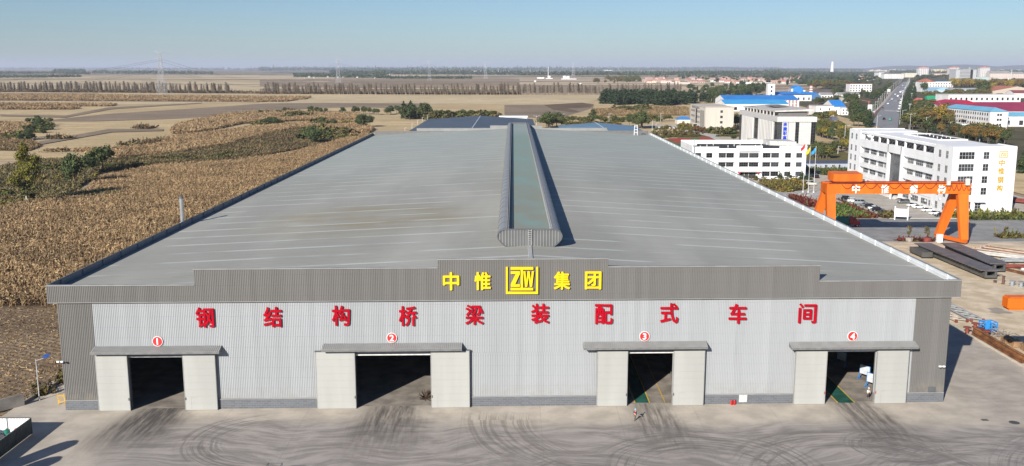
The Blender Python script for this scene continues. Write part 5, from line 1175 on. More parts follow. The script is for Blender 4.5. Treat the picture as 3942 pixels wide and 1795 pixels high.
for xa, xb in ((95.3, 98.0), (135.0, 138.2)):
    xc = (xa+xb)/2
    for y0, y1, b0, b1, sx_ in ((140.55, 142.3, 137.0, 138.6, -.2), (144.6, 146.3, 145.4, 147.2, -3.9)):
        mb = MB(); mb.hexa([(xc-1.1+sx_, b0, 1.4), (xc+1.1+sx_, b0, 1.4), (xc+1.1+sx_, b1, 1.4), (xc-1.1+sx_, b1, 1.4)], [(xa, y0, gzb), (xb, y0, gzb), (xb, y1, gzb), (xa, y1, gzb)])
        mb.build("leg", OR, cr)
    mb = MB(); mb.bar((xc-.1, 136.6, 1.0), (xc-4.1, 147.8, 1.0), 1.4, .95); mb.build("sill_beam", OR2, cr)
    for yb, xo_ in ((137.0, -.2), (138.4, -.7), (145.8, -3.3), (147.2, -3.9)): mb = MB(); mb.tube((xc+xo_-.25, yb, .4), (xc+xo_+.25, yb, .4), .4, 12); mb.build("wheel", C_DARK, cr)
mb = MB(); mb.hexa([(97.2, 141, 18.6), (106.0, 141, 18.6), (106.0, 146.4, 18.6), (97.2, 146.4, 18.6)], [(97.2, 141, 20.8), (106.0, 141, 20.8), (106.0, 146.4, 21.2), (97.2, 146.4, 21.2)])
tr = mb.build("trolley_house", OR, cr)
mb = MB(); mb.box(98, 105.4, 140.4, 146.9, 18.2, 18.6)
for x in (98.5, 104.9):
    for y in (141.2, 145.5): mb.tube((x, y-.15, 18.35), (x, y+.15, 18.35), .22, 10)
mb.build("trolley_frame", DKR, tr)
mb = MB(); mb.bar((gx_a+.5, 140.1, 18.6), (gx_b-.2, 140.1, 18.6), .09); mb.bar((gx_a+.5, 140.1, 18.15), (gx_b-.2, 140.1, 18.15), .07)
x = gx_a+.6
while x < gx_b: mb.bar((x, 140.1, 17.9), (x, 140.1, 18.6), .08); x += 2.3
mb.build("handrail", DKR, cr)
k = 0; xs_ = [99.5+i*3.55 for i in range(10)]+[131.2+i*1.5 for i in range(6)]
for xa, xb in zip(xs_[:-1], xs_[1:]):
    if xb < xa: continue
    dep = 1.5 if xb-xa > 2 else 2.0; mb = MB(); pr_ = None
    for i in range(11):
        f = i/10; q = (xa+(xb-xa)*f, 140.25, 18.0-dep*4*f*(1-f)); 
        if pr_: mb.tube(pr_, q, .085, 5, cap=False)
        pr_ = q
    mb.build("festoon_cable", DKR, cr)
for x, w_ in ((131.0, 1.0), (136.6, 1.2)): mb = MB(); mb.box(x, x+w_, 139.6, 140.4, 17.6, 19.0 if x < 135 else 19.6); mb.build("control_box", M((.62, .58, .50), .6), cr)
for ch, x in zip("中惟钢构", (104.0, 112.7, 121.3, 129.8)): letters(cr, ((0, 140.5), 0), ch, x, 16.35, 2.4, 2.6, WHT, .03, .07, .02)
cab = thing("site_cabinet", "white electric cabinet standing between the crane's right legs", "cabinet", (130.6, 141.0, 0))
mb = MB(); mb.box(-.8, .8, -.6, .6, 0, 2.3); mb.box(-.85, .85, -.65, .65, 2.3, 2.4); mb.build("body", WHITE, cab); mb = MB(); mb.box(-.7, -.02, -.63, -.601, .2, 2.2); mb.box(.02, .7, -.63, -.601, .2, 2.2); mb.build("door", WHITE2, cab)
# second crane: only the overhanging end of its girder is in the frame
c2 = thing("gantry_crane", "orange gantry girder end reaching in at the right edge, nearest the camera", "gantry crane", (0, 0, 0))
mb = MB(); mb.prism([(10.0, 13.2), (11.6, 13.2), (11.6, 15.0), (10.0, 15.0)], 82.6, 128, 0, axis=0); mb.box(82.5, 128, 9.8, 11.8, 12.95, 13.2); mb.box(82.5, 128, 9.85, 11.75, 15.0, 15.12); mb.hexa([(82.2, 9.9, 13.3), (82.6, 9.9, 13.2), (82.6, 11.7, 13.2), (82.2, 11.7, 13.3)], [(82.2, 9.9, 14.9), (82.6, 9.9, 15.0), (82.6, 11.7, 15.0), (82.2, 11.7, 14.9)]); mb.build("girder", OR, c2)
for xa in (99, 122):
    for b0, t0_ in ((6.5, 9.9), (14.5, 10.7)): mb = MB(); mb.hexa([(xa, b0, .8), (xa+2, b0, .8), (xa+2, b0+1.2, .8), (xa, b0+1.2, .8)], [(xa-.4, t0_, 12.94), (xa+2.4, t0_, 12.94), (xa+2.4, t0_+1.1, 12.94), (xa-.4, t0_+1.1, 12.94)]); mb.build("leg", OR, c2)
    mb = MB(); mb.box(xa+.3, xa+1.7, 5.5, 16.5, .1, .9); mb.build("sill_beam", OR2, c2)
# ================================================================ vehicles
TYRE = M((.018, .018, .018), .8, .1); RIM = M((.40, .40, .41), .3, .05, metal=.6); LAMPW = M((.65, .65, .62), .2); LAMPR = M((.35, .01, .01), .3)
CARG = M((.012, .014, .017), .08, .1, spec=.6)
PAINT = dict(white=M((.72, .73, .73), .25, .03, spec=.6), black=M((.012, .012, .014), .18, .05, spec=.6), silver=M((.36, .38, .40), .25, .04, metal=.4), grey=M((.10, .105, .11), .25, .05, spec=.6), beige=M((.50, .47, .40), .35, .04), red=M((.40, .02, .02), .3), blue=M((.03, .07, .18), .25, .05, spec=.6), green=M((.02, .32, .22), .35), teal=M((.02, .20, .15), .5, .1))
def loft(mb, secs, mi=0):
    """closed skin through cross-sections along X: each (x, halfwidth_bottom, halfwidth_top, z0, z1)"""
    vs = []; 
    for x, wb, wt, z0, z1 in secs: vs += [(x, -wb, z0), (x, wb, z0), (x, wb, z0+(z1-z0)*.55), (x, wt, z1), (x, -wt, z1), (x, -wb, z0+(z1-z0)*.55)]
    n = 6; fs = []
    for k in range(len(secs)-1): fs += [(k*n+i, (k+1)*n+i, (k+1)*n+(i+1) % n, k*n+(i+1) % n) for i in range(n)]
    fs += [tuple(range(n)), tuple(range((len(secs)-1)*n+n-1, (len(secs)-1)*n-1, -1))]
    mb.add(vs, fs, mi)
CARM = {}
def car_parts(kind, paint):
    if (kind, paint) in CARM: return CARM[(kind, paint)]
    pm = PAINT[paint]; L = dict(sedan=4.7, suv=4.7, van=4.9)[kind]; h = L/2; out = []
    b = MB(); g = MB()
    if kind == "sedan":
        loft(b, [(-h, .74, .66, .38, .80), (-h+.12, .86, .74, .26, .96), (-1.25, .90, .80, .22, 1.0), (.95, .90, .80, .22, .95), (h-.35, .86, .72, .24, .80), (h-.03, .72, .6, .34, .66)])
        top = [(-1.75, .95), (-.95, 1.42), (.30, 1.45), (1.15, .94)]
    elif kind == "suv":
        loft(b, [(-h, .80, .76, .45, 1.05), (-h+.1, .90, .82, .34, 1.14), (-1.2, .93, .84, .30, 1.14), (1.0, .93, .84, .30, 1.12), (h-.3, .90, .78, .32, 1.0), (h-.03, .78, .68, .42, .84)])
        top = [(-2.25, 1.12), (-1.95, 1.68), (.35, 1.72), (1.25, 1.10)]
    else:
        loft(b, [(-h, .82, .80, .45, 1.15), (-h+.08, .92, .86, .34, 1.2), (-1.2, .94, .88, .30, 1.2), (1.2, .94, .88, .30, 1.15), (h-.25, .90, .80, .32, .98), (h-.02, .80, .7, .42, .86)])
        top = [(-2.38, 1.18), (-2.2, 1.90), (.85, 1.92), (1.85, 1.14)]
    w0, w1 = (.78, .60) if kind == "sedan" else (.82, .68)
    (xa, za), (xb, zb), (xc, zc), (xd, zd) = top
    b.hexa([(xb-.02, -w1-.04, za), (xc+.02, -w1-.04, za), (xc+.02, w1+.04, za), (xb-.02, w1+.04, za)], [(xb, -w1, zb), (xc, -w1, zc), (xc, w1, zc), (xb, w1, zb)])
    b.box(xb-.05, xc+.05, -w1-.02, w1+.02, zb-.02, max(zb, zc)+.02)
    g.hexa([(xa, -w0, za-.02), (xd, -w0, zd-.02), (xd, w0, zd-.02), (xa, w0, za-.02)], [(xb-.03, -w1-.05, zb-.03), (xc+.03, -w1-.05, zc-.03), (xc+.03, w1+.05, zc-.03), (xb-.03, w1+.05, zb-.03)])
    p_ = MB()
    for f in (.33, .66):
        x = xb+(xc-xb)*f
        for s in (-1, 1): p_.hexa([(x-.06, s*w0-.02, za), (x+.06, s*w0-.02, za), (x+.06, s*w0+.02, za), (x-.06, s*w0+.02, za)], [(x-.05, s*(w1+.05)-.02, zb), (x+.05, s*(w1+.05)-.02, zb), (x+.05, s*(w1+.05)+.02, zb), (x-.05, s*(w1+.05)+.02, zb)])
    out.append(("body", b.mesh("body", pm, False), None)); out.append(("window", g.mesh("window", CARG), None)); out.append(("pillar", p_.mesh("pillar", pm), None))
    wl = MB(); wl.tube((0, -.11, 0), (0, .11, 0), .33, 14); rm = MB(); rm.tube((0, -.118, 0), (0, .118, 0), .2, 10); wm, rmm = wl.mesh("wheel", TYRE), rm.mesh("rim", RIM)
    for x in (-h+.95, h-.95):
        for y in (-.82, .82): out.append(("wheel", wm, ((x, y, .33), rmm)))
    for s in (-1, 1):
        q = MB(); q.box(h-.22, h-.02, s*.60-.14, s*.60+.14, .60, .74); out.append(("headlight", q.mesh("headlight", LAMPW), None))
        q = MB(); q.box(-h-.01, -h+.14, s*.60-.13, s*.60+.13, .72, .88); out.append(("tail_light", q.mesh("tail_light", LAMPR), None))
    CARM[(kind, paint)] = out; return out
def car(x, y, rz, kind, paint, label, group=None, z=0.0, scale=1.0):
    r = thing("parked_car" if group and "road" not in group else "car", label, "car", (x, y, z), rz, group, scale)
    for nm, me, ex in car_parts(kind, paint):
        o = put(nm, me, r, ex[0] if ex else None)
        if ex: put("rim", ex[1], o)
    return r
G1 = "cars parked along the flower bed"; G2 = "cars parked along the office wall"; G3 = "cars parked before the low white building"
for (x, y, k, p_, lb) in ((135.0, 234.0, "suv", "black", "black off-roader farthest in the row along the flower bed"), (135.2, 227.0, "suv", "white", "white off-roader second from the far end of the flower bed row"), (136.0, 221.8, "van", "silver", "silver people carrier between the white off-roader and two dark cars"), (136.3, 216.4, "sedan", "grey", "dark grey saloon right behind the silver people carrier"),
                          (136.4, 211.8, "suv", "black", "black off-roader beside the white car in the flower bed row"), (136.2, 207.8, "sedan", "white", "white car between two black cars in the flower bed row"), (135.8, 203.2, "suv", "black", "black off-roader just behind the nearest saloon"), (136.0, 197.8, "sedan", "black", "black saloon nearest the camera in the flower bed row")):
    car(x, y, R(-12), k, p_, lb, G1)
for (x, y, k, p_, lb) in ((153.6, 224.0, "suv", "grey", "dark off-roader parked by the office porch"), (153.8, 215.6, "sedan", "white", "white saloon second along the office wall"), (154.0, 211.0, "sedan", "white", "white saloon in the middle of the office wall row"), (153.9, 202.9, "sedan", "white", "white saloon behind the gap in the office wall row"), (153.5, 195.4, "sedan", "white", "white saloon half hidden by the nearest black car"), (153.6, 191.0, "sedan", "black", "black saloon nearest the office corner")):
    car(x, y, R(188), k, p_, lb, G2)
for i, (px_, py_, k, p_, lb) in enumerate(((1610, 1100, "suv", "white", "white off-roader leftmost before the low white building"), (1810, 1075, "sedan", "white", "white saloon in the rear row, by the dark conifer"), (1960, 1075, "sedan", "white", "white saloon in the rear row, third from left"), (2060, 1062, "suv", "white", "white off-roader in the rear row, nearest the flagpoles"), (1740, 1115, "sedan", "white", "white saloon in the front row, left end"), (1840, 1112, "sedan", "white", "white saloon in the front row, second"), (1960, 1114, "suv", "white", "white off-roader in the front row, third"), (2070, 1112, "sedan", "white", "white saloon in the front row, right end"))):
    a = gz("E", px_, py_); car(a[0], a[1], R(8), k, p_, lb, G3)
a = gz("E", 2265, 1150); car(a[0], a[1], R(-8), "van", "beige", "beige minibus behind the flagpoles", None, 0, 1.15)
a = gz("E", 2340, 1045); car(a[0], a[1], R(100), "suv", "black", "black off-roader at the corner of the low white building")
a = gz("E", 2290, 1000); car(a[0]+4, a[1]+2, R(10), "suv", "black", "black car in the shade beside the low white building")
# red lorry with a green load bed
tk = thing("lorry", "red lorry tractor with a green load bed behind it, by the parapet", "lorry", (113.2, 169.5, 0), R(-6))
mb = MB(); loft(mb, [(-.2, 1.2, 1.1, 1.0, 3.5), (.3, 1.22, 1.12, .9, 3.8), (1.6, 1.22, 1.1, .7, 3.3), (2.3, 1.2, 1.12, .6, 2.3), (3.2, 1.15, 1.0, .6, 1.9), (3.35, 1.0, .9, .6, 1.5)]); mb.build("cab", PAINT["red"], tk)
mb = MB(); mb.hexa([(1.66, -1.05, 2.32), (2.28, -1.05, 2.3), (2.28, 1.05, 2.3), (1.66, 1.05, 2.32)], [(1.5, -1.0, 3.15), (1.72, -1.0, 3.1), (1.72, 1.0, 3.1), (1.5, 1.0, 3.15)]); mb.box(.7, 1.5, -1.235, 1.235, 2.2, 3.0); mb.build("window", CARG, tk)
mb = MB(); mb.box(-6.5, -.3, -1.2, 1.2, 1.2, 1.4)
for s in (-1, 1):
    mb.box(-6.5, -.5, s*1.2-.04, s*1.2+.04, 1.4, 3.2)
    for i in range(8): mb.box(-6.4+i*.8, -6.3+i*.8, s*1.26-.03, s*1.26+.03, 1.2, 3.25)
mb.box(-.56, -.48, -1.2, 1.2, 1.4, 3.4); mb.box(-6.54, -6.46, -1.2, 1.2, 1.4, 3.2); mb.build("load_bed", PAINT["teal"], tk)
mb = MB(); mb.box(-6.4, 3.0, -.5, .5, .7, 1.1); mb.build("chassis", C_DARK, tk)
for x in (-5.4, -4.1, -.9, 2.3):
    for y in (-1.05, 1.05): mb = MB(); mb.tube((x, y-.16, .52), (x, y+.16, .52), .52, 14); o = mb.build("wheel", TYRE, tk); mb = MB(); mb.tube((x, y-.17, .52), (x, y+.17, .52), .26, 10); mb.build("rim", RIM, o)

# ================================================================ steel stored in the yard
GIR = M((.085, .085, .08), .55, .15, .4); GIR2 = M((.125, .115, .115), .6, .15, .4); RUST = M((.20, .085, .035), .8, .3, .5); RUSTR = M((.19, .045, .03), .75, .25, .6); PIPEW = M((.40, .35, .29), .7, .15, .5); PIPEG = M((.27, .28, .29), .6, .15, .5)
def box_girder(x0, x1, ya, yb, dl, dr, label, skew=0.0):
    g_ = thing("bridge_girder", label, "girder", (0, 0, 0), 0, "dark steel bridge girders")
    X = lambda x, y: x+skew*(y-ya)
    mb = MB(); zb, zt = .45, 2.35
    for za, zc, xa, xb in ((zb, zt, x0, x0+.12), (zb, zt, x1-.12, x1), (zb, zb+.12, x0+.12, x1-.12)):
        mb.hexa([(X(xa, ya), ya, za), (X(xb, ya), ya, za), (X(xb, yb), yb, za), (X(xa, yb), yb, za)], [(X(xa, ya), ya, zc), (X(xb, ya), ya, zc), (X(xb, yb), yb, zc), (X(xa, yb), yb, zc)])
    mb.build("web", GIR, g_)
    mb = MB(); mb.hexa([(X(dl, ya), ya-.3, zt), (X(dr, ya), ya-.3, zt), (X(dr, yb), yb+.3, zt), (X(dl, yb), yb+.3, zt)], [(X(dl, ya), ya-.3, zt+.2), (X(dr, ya), ya-.3, zt+.2), (X(dr, yb), yb+.3, zt+.2), (X(dl, yb), yb+.3, zt+.2)])
    mb.build("deck_plate", GIR2, g_)
    y = ya+1.2; n_ = 0
    while y < yb-.5 and n_ < 22:
        mb = MB(); mb.prism([(X(x0, y), zt-.9), (X(x0, y), zt-.01), (X(dl, y)+.1, zt-.01), (X(dl, y)+.1, zt-.18)], y, y+.1, 0, axis=1); mb.build("bracket", GIR, g_); y += (yb-ya)/23; n_ += 1
    mb = MB(); w_ = x1-x0                     # end diaphragm with a manhole
    for a_, b_, c_, d_ in ((x0+.12, x1-.12, zb+.12, zb+.6), (x0+.12, x1-.12, zt-.35, zt-.01), (x0+.12, x0+.12+w_*.15, zb+.6, zt-.35), (x1-.12-w_*.15, x1-.12, zb+.6, zt-.35)): mb.box(a_, b_, ya+.1, ya+.2, c_, d_)
    mb.build("diaphragm", GIR, g_)
    mb = MB()
    for y in (ya+2, (ya+yb)/2, yb-2): mb.box(X(x0, y)+.2, X(x1, y)-.2, y, y+.5, 0, .45)
    mb.build("timber_support", M((.16, .11, .07), .9, .2), g_)
    return g_
box_girder(118.9, 122.0, 89.4, 125.4, 117.6, 122.5, "long dark grey steel bridge girder nearest the workshop, its end manhole facing the camera", -.035)
box_girder(125.2, 128.2, 97.3, 126.0, 123.9, 128.8, "second dark grey bridge girder, just behind the nearest one", .01)
mb = MB(); mb.box(114.3, 117.2, 115.2, 123.8, .5, 1.9)
for y in (116, 122.5): mb.box(114.6, 116.9, y, y+.5, 0, .49)
tag(mb.build("steel_box", GIR), "short dark steel box section beside the far end of the first girder", "steel box")
def pipes(label, nm, P, Q, n, r, mat, spread, jit=.3, group="steel pipes stacked in the yard", cap=None):
    """n pipes side by side from around P to around Q; every pipe a thing"""
    P, Q = np.array(P, float), np.array(Q, float); d = (Q-P)/np.linalg.norm(Q-P); s = np.array([-d[1], d[0]])
    for i in range(n):
        off_ = s*(i-(n-1)/2)*spread+d*random.uniform(-jit, jit)*3; ang = random.uniform(-jit, jit)*.06
        a_ = P+off_; b_ = Q+off_+s*ang*np.linalg.norm(Q-P); z = r+.25+(.0 if i % 3 else r*.6)
        mb = MB(); mb.tube((*a_, z), (*b_, z), r, 10)
        for f in (.02, .98):
            if cap: q = a_+(b_-a_)*f; mb.tube((*(q-d*.08), z), (*(q+d*.08), z), r*1.45, 10, mi=1)
        mt_ = mat if i % 3 or not cap else RUST; o = mb.build(nm, [mt_, cap] if cap else mt_); tag(o, label, "pipe", group)
    mb = MB()
    for f in (.15, .85): c = P+(Q-P)*f; mb.bar((*(c-s*(n*spread/2+.3)), .12), (*(c+s*(n*spread/2+.3)), .12), .24)
    tag(mb.build("timber_sleeper", M((.17, .12, .08), .9, .2)), f"timber sleepers under the {label}", "timber")
pipes("pale flanged pipe in the long stack right of the bridge girders", "steel_pipe", (137, 130), (153, 111), 8, .2, PIPEW, 1.35, .5, "pale flanged pipes", RUSTR)
pipes("off-white pipe lying nearer than the flanged pipes", "steel_pipe", (133, 122), (149, 108), 5, .28, M((.48, .46, .42), .7, .15, .5), 1.0, .4, "off-white pipes", None)
pipes("grey pipe in the tidy pair of rows at the right edge", "steel_pipe", (134.2, 110.5), (150, 109.5), 4, .3, PIPEG, .9, .1, "grey pipes in tidy rows")
pipes("red-brown strut in the tangled heap at the right edge", "steel_strut", (132, 103.5), (147, 102), 6, .22, RUSTR, .6, .9, "red-brown struts")
pipes("short white pipe lying before the red-brown struts", "steel_pipe", (133.2, 98.4), (147, 97.2), 2, .36, WHITE2, 1.0, .1, "short white pipes")
mb = MB()
for dz in (0, .45): mb.bar((129.6, 99.8, .25+dz), (124.5+12, 82, .25+dz), .5, .12)
mb.bar((129.6, 99.8, .47), (136.5, 82, .47), .12, .4); tag(mb.build("steel_beam", RUST), "rusty long beam lying right of the bridge girders", "steel beam")
for i in range(9):
    mb = MB(); f = i/8; x, y = 130.6+5*f, 98-13*f; mb.tube((x, y, 0), (x, y, 1.5), .05, 6); tag(mb.build("steel_rod", RUST), "thin rusty rod standing beside the long beam at the right edge", "steel rod", "thin rusty rods")
for i, (x, y, h_) in enumerate(((121.1, 84.6, 2.0), (120.0, 86.3, .5))):
    mb = MB(); mb.lathe([(.45, 0), (.45, .08), (.3, .1), (.3, h_-.1), (.45, h_-.08), (.45, h_)], 12, (x, y)); tag(mb.build("steel_stub", M((.12, .06, .045), .8, .2)), ("tall" if i == 0 else "flat")+" dark rusty stub standing before the girder's manhole end", "steel stub")
for i, (x, y) in enumerate(((122.2, 82.6), (123.8, 81.4), (124.8, 80), (126.3, 82.2), (127.4, 80.4))):
    mb = MB(); mb.lathe([(.7, 0), (.7, .12), (.42, .14), (.42, 1.2), (.7, 1.22), (.7, 1.34)], 12, (x, y)); mb.bar((x-.2, y, .7), (x+1.2, y+.5, .8), .3); tag(mb.build("pipe_fitting", PIPEG), "grey flanged pipe fitting in the cluster below the rusty beam", "pipe fitting", "grey pipe fittings")
def truss(label, x, y, rz, L, w_, mat, cap):
    t_ = thing("truss_section", label, "truss", (x, y, 0), rz)
    for s in (-1, 1):
        mb = MB(); mb.tube((-L/2, s*w_/2, .45), (L/2, s*w_/2, .45), .2, 10); c_ = mb.build("chord", mat, t_)
        for f in (-1, 1): mb = MB(); mb.tube((f*L/2, s*w_/2-.0, .45), (f*(L/2+.12), s*w_/2, .45), .34, 12); mb.build("flange", cap, c_)
    k = 5
    for i in range(k):
        a_, b_ = -L/2+L*(i+.1)/k, -L/2+L*(i+.9)/k; mb = MB(); mb.tube((a_, -w_/2, .45), (b_, w_/2, .45), .12, 8); mb.tube((b_, w_/2, .45), (b_, -w_/2, .45), .1, 8); mb.build("brace", mat, t_)
truss("grey tubular truss section lying by the workshop's right flank, on top", 97.4, 56.5, R(92), 14, 2.6, PIPEG, RUSTR)
truss("pale tubular truss section beside the grey one, against the workshop flank", 93.3, 55.8, R(96), 14, 2.4, PIPEW, RUSTR)
for i, (x, y, h_) in enumerate(((91.4, 40.9, 1.4), (93.9, 42.8, 1.7), (93.7, 40.2, 1.4), (94.2, 38.7, 1.3))):
    mb = MB(); mb.lathe([(.4, 0), (.4, .1), (.35, .12), (.35, h_-.3), (.4, h_-.28), (.78, h_-.2), (.78, h_-.06), (.3, h_)], 14, (x, y))
    tag(mb.build("flanged_spool", RUSTR), ["red flanged spool nearest the workshop's shadow", "red flanged spool with the widest flange, by the blue frame", "red flanged spool behind the end of the rusty beams", "red flanged spool nearest the wire heap"][i], "spool", "red flanged spools")
bf = thing("blue_cage", "bright blue steel cage frame among the red spools", "cage", (96.2, 42.2, 0), R(10)); mb = MB(); BLUEF = M((.03, .25, .62), .45, .06, .5)
for x in (-1.3, 0, 1.3):
    for y in (-1, 1): mb.bar((x, y, 0), (x, y, 2.1), .16)
for z in (.3, .9, 1.5, 2.1):
    for y in (-1, 1): mb.bar((-1.3, y, z), (1.3, y, z), .16)
    for x in (-1.3, 1.3): mb.bar((x, -1, z), (x, 1, z), .16)
mb.build("frame", BLUEF, bf); mb = MB(); mb.box(-1.25, 1.25, -.95, .95, .2, .3); mb.box(-1.3, -.4, -1.1, -1.03, 1.0, 2.6); mb.build("panel", BLUEF, bf)
mb = MB(); g = random.Random(9)
for i in range(110):
    a_ = g.uniform(0, 6.28); x, y = 97.2+g.gauss(0, .9), 39+g.gauss(0, 1.8); L = g.uniform(.4, 1.1); z = g.uniform(.05, 1.1); mb.tube((x, y, z), (x+math.cos(a_)*L, y+math.sin(a_)*L, max(.03, z+g.uniform(-.4, .4))), .05, 5)
tag(mb.build("wire_heap", M((.30, .26, .22), .7, .3)), "tangled heap of grey wire and rods beside the rusty beams", "scrap heap")
for i, (dx, z, nm_) in enumerate(((0, .0, "rusty beam nearest the road, lying on the ground"), (.75, .0, "rusty beam in the middle of the lying bundle"), (1.5, .0, "rusty beam on the far side of the lying bundle"), (.4, .72, "rusty beam resting on top of the lying bundle"))):
    mb = MB(); x = 91.9+dx
    mb.hexa([(x, 21.5, z+.02), (x+.6, 21.5, z+.02), (x+.6, 40.3, z+.02), (x, 40.3, z+.02)], [(x, 21.5, z+.12), (x+.6, 21.5, z+.12), (x+.6, 40.3, z+.12), (x, 40.3, z+.12)]); mb.box(x+.24, x+.36, 21.5, 40.3, z+.121, z+.62); mb.box(x, x+.6, 21.5, 40.3, z+.621, z+.71)
    tag(mb.build("steel_beam", RUST if i % 2 == 0 else M((.27, .12, .045), .8, .3, .5)), nm_, "steel beam", "rusty beams beside the road")
for i, (x, y) in enumerate(((95.2, 33.5), (95.6, 31.2), (96.4, 28.6), (96.9, 26.2))):
    mb = MB(); mb.box(x, x+1.6, y, y+1.7, .12, 1.2)
    for k in range(4): mb.box(x-.04, x+1.64, y-.04+k*.55, y+.06+k*.55, .12, 1.22)
    mb.box(x, x+.15, y, y+1.7, 0, .115); mb.box(x+1.45, x+1.6, y, y+1.7, 0, .115)
    tag(mb.build("wooden_crate", M((.28, .17, .09), .8, .25, .8)), ["brown wooden crate farthest in the line beside the rusty beams", "brown wooden crate second from the far end", "brown wooden crate third in the line beside the beams", "brown wooden crate nearest the camera"][i], "crate", "crates beside the rusty beams")

# ================================================================ campus planting and furniture
hed = lambda nm, lab, P, d, h, k, mats, nl=5: crop(nm, lab, "planting bed", P, d, h, k, mats, nl, .02)
SOIL = M((.17, .10, .07), .95, .25, .5)
def bed(pts, kerbed=True, mat=SOIL): sheet("planting_bed", pts, .03, mat)
bedA = [(114.5, 290.5), (132, 289.5), (132.5, 279), (127, 264), (115.6, 257), (113, 271)]
bed(bedA); hed("shrub_bed", "mixed yellow-green shrub bed in front of the white parked cars", bedA, 1.6, 1.1, 1.5, [G_OLIVE, G_BRUSH, G_MID])
grove(["goldbush", "brush", "bush"], bedA, 16, 2.4, "shrub in the bed before the white parked cars", "shrubs before the white parked cars", 1.2)
row("goldbush", [(122, 283), (131, 276)], 4, 2.6, "golden shrub in the bed by the flagpoles", "golden shrubs by the flagpoles", 1.2)
bedB = [(113, 240), (117.5, 240), (120, 220), (117.5, 212), (113, 214)]
bed(bedB); hed("red_hedge", "dark red leaf hedge left of the crane's left legs", bedB, 2.2, .9, 1.3, [G_RED, G_RED, G_BRUSH])
bedC = [(118, 221), (125.5, 222), (128.5, 214.6), (127.5, 186.6), (116, 186.6)]
bed(bedC); hed("green_bed", "bright green planted bed under the crane", bedC, 2.4, .35, 1.0, [G_MID, leafmat("fresh_leaf", (.06, .11, .02), (.12, .20, .04), (.1, .16, .03)), G_MID])
for P in ([(128.5, 222), (129.6, 222), (129.6, 187), (127.7, 187)], [(116, 188.4), (127.6, 188.4), (127.6, 186.8), (116, 186.8)], [(120, 223), (128, 223), (128, 221.6), (120, 221.6)]): hed("red_hedge", "low dark red hedge edging the green bed under the crane", P, 4.0, .5, .9, [G_RED, G_RED, G_RUST])
sheet("path", [(129.7, 232), (131.0, 232), (131.0, 187), (129.7, 187)], .032, PAVE2)
bedD = [(131.1, 238), (132.9, 238), (132.9, 187), (131.1, 187)]
bed(bedD, mat=M((.22, .075, .05), .95, .25, .5)); row("conifer", [(132, 236), (132, 188)], 13, 1.2, "small cone-shaped conifer in the red earth strip beside the parked cars", "small conifers beside the parked cars", 1.0, .15)
row(["sapling", "brush"], [(131.8, 190), (134.5, 188)], 3, 3.0, "sparse young tree at the near end of the flower bed", "young trees at the near end of the flower bed")
for x, y, h_ in ((126.8, 301.8, 4.2), (131.6, 302.5, 3.8), (137.5, 302, 4.4), (140.0, 300, 4.0)): tree("conifer", x, y, h_, "dark cone-shaped conifer against the low white building's front", "conifers before the low white building", 1.1)
row(["brush", "sapling"], [(108, 300), (118, 300)], 5, 2.6, "dry shrub by the red lantern entrance", "dry shrubs by the lantern entrance")
bedE = [(157.5, 192.4), (160.5, 192.9), (215, 193.5), (215, 184.5), (160, 183.6), (156.5, 187)]
bed(bedE); hed("green_hedge", "broad yellow-green hedge along the office end wall", bedE, 1.8, 1.2, 1.5, [G_OLIVE, leafmat("lime_leaf", (.10, .12, .02), (.22, .24, .05), (.16, .17, .04)), G_MID])
hed("green_hedge", "darker low hedge edging the broad hedge by the office", [(157, 185.5), (215, 185), (215, 182.8), (158, 182.8)], 3.0, .7, 1.2, [G_MID, G_DARK, G_BRUSH])
row("sapling", [(160, 190), (200, 190)], 8, 3.2, "young bare-twigged tree in the hedge along the office end wall", "young trees along the office end wall", .9)
bedF = [(118.5, 142.0), (129, 141.2), (129.5, 143.0), (119, 144)]
bed(bedF); hed("red_hedge", "small dark red hedge island between the road and the crane leg", bedF, 4.0, .7, 1.1, [G_RED, G_BRUSH, G_RED])
for i, (x, lab, pm_) in enumerate(((121.6, "bushy tree in a grey stone pot before the crane's leg", M((.33, .30, .27), .8, .15, 1)), (127.0, "bushy tree in a dark red stone pot before the crane's leg", M((.25, .06, .05), .7, .15, 1)))):
    pt = thing("potted_tree", lab, "potted tree", (x, 141.4, 0)); mb = MB(); mb.lathe([(.7, 0), (.95, .2), (1.15, 1.0), (1.2, 1.25), (1.0, 1.27)], 8); mb.build("pot", pm_, pt)
    tm, cm = TREES["sapling"][i]; put("trunk", tm, pt, (0, 0, 1.0)); put("crown", cm, pt, (0, 0, 1.0))
bedG = [(152.5, 147.0), (166, 147.5), (166, 150), (152.5, 150.5)]
bed(bedG); hed("green_hedge", "low hedge island with one twiggy tree at the right edge", bedG, 3.0, .8, 1.2, [G_MID, G_OLIVE, G_BRUSH]); tree("sapling", 154.6, 148.8, 3.8, "twiggy young tree on the hedge island at the right edge", None)
sheet("kerb", [(156.3, 182.2), (216, 182.0), (216, 182.4), (156.3, 182.6)], .1, kerb)
nb = thing("notice_board", "blank white notice board on two posts beside the parking lot", "notice board", (136.2, 183.4, 0), R(-22))
mb = MB(); mb.box(-1.9, 1.9, -.06, .06, 1.1, 3.9); mb.build("panel", WHITE, nb)
for x in (-2.1, 2.1): mb = MB(); mb.box(x-.2, x+.2, -.2, .2, 0, 4.5); mb.lathe([(.22, 4.5), (.1, 4.7), (.03, 4.8)], 8, (x, 0)); mb.build("post", WHITE, nb)
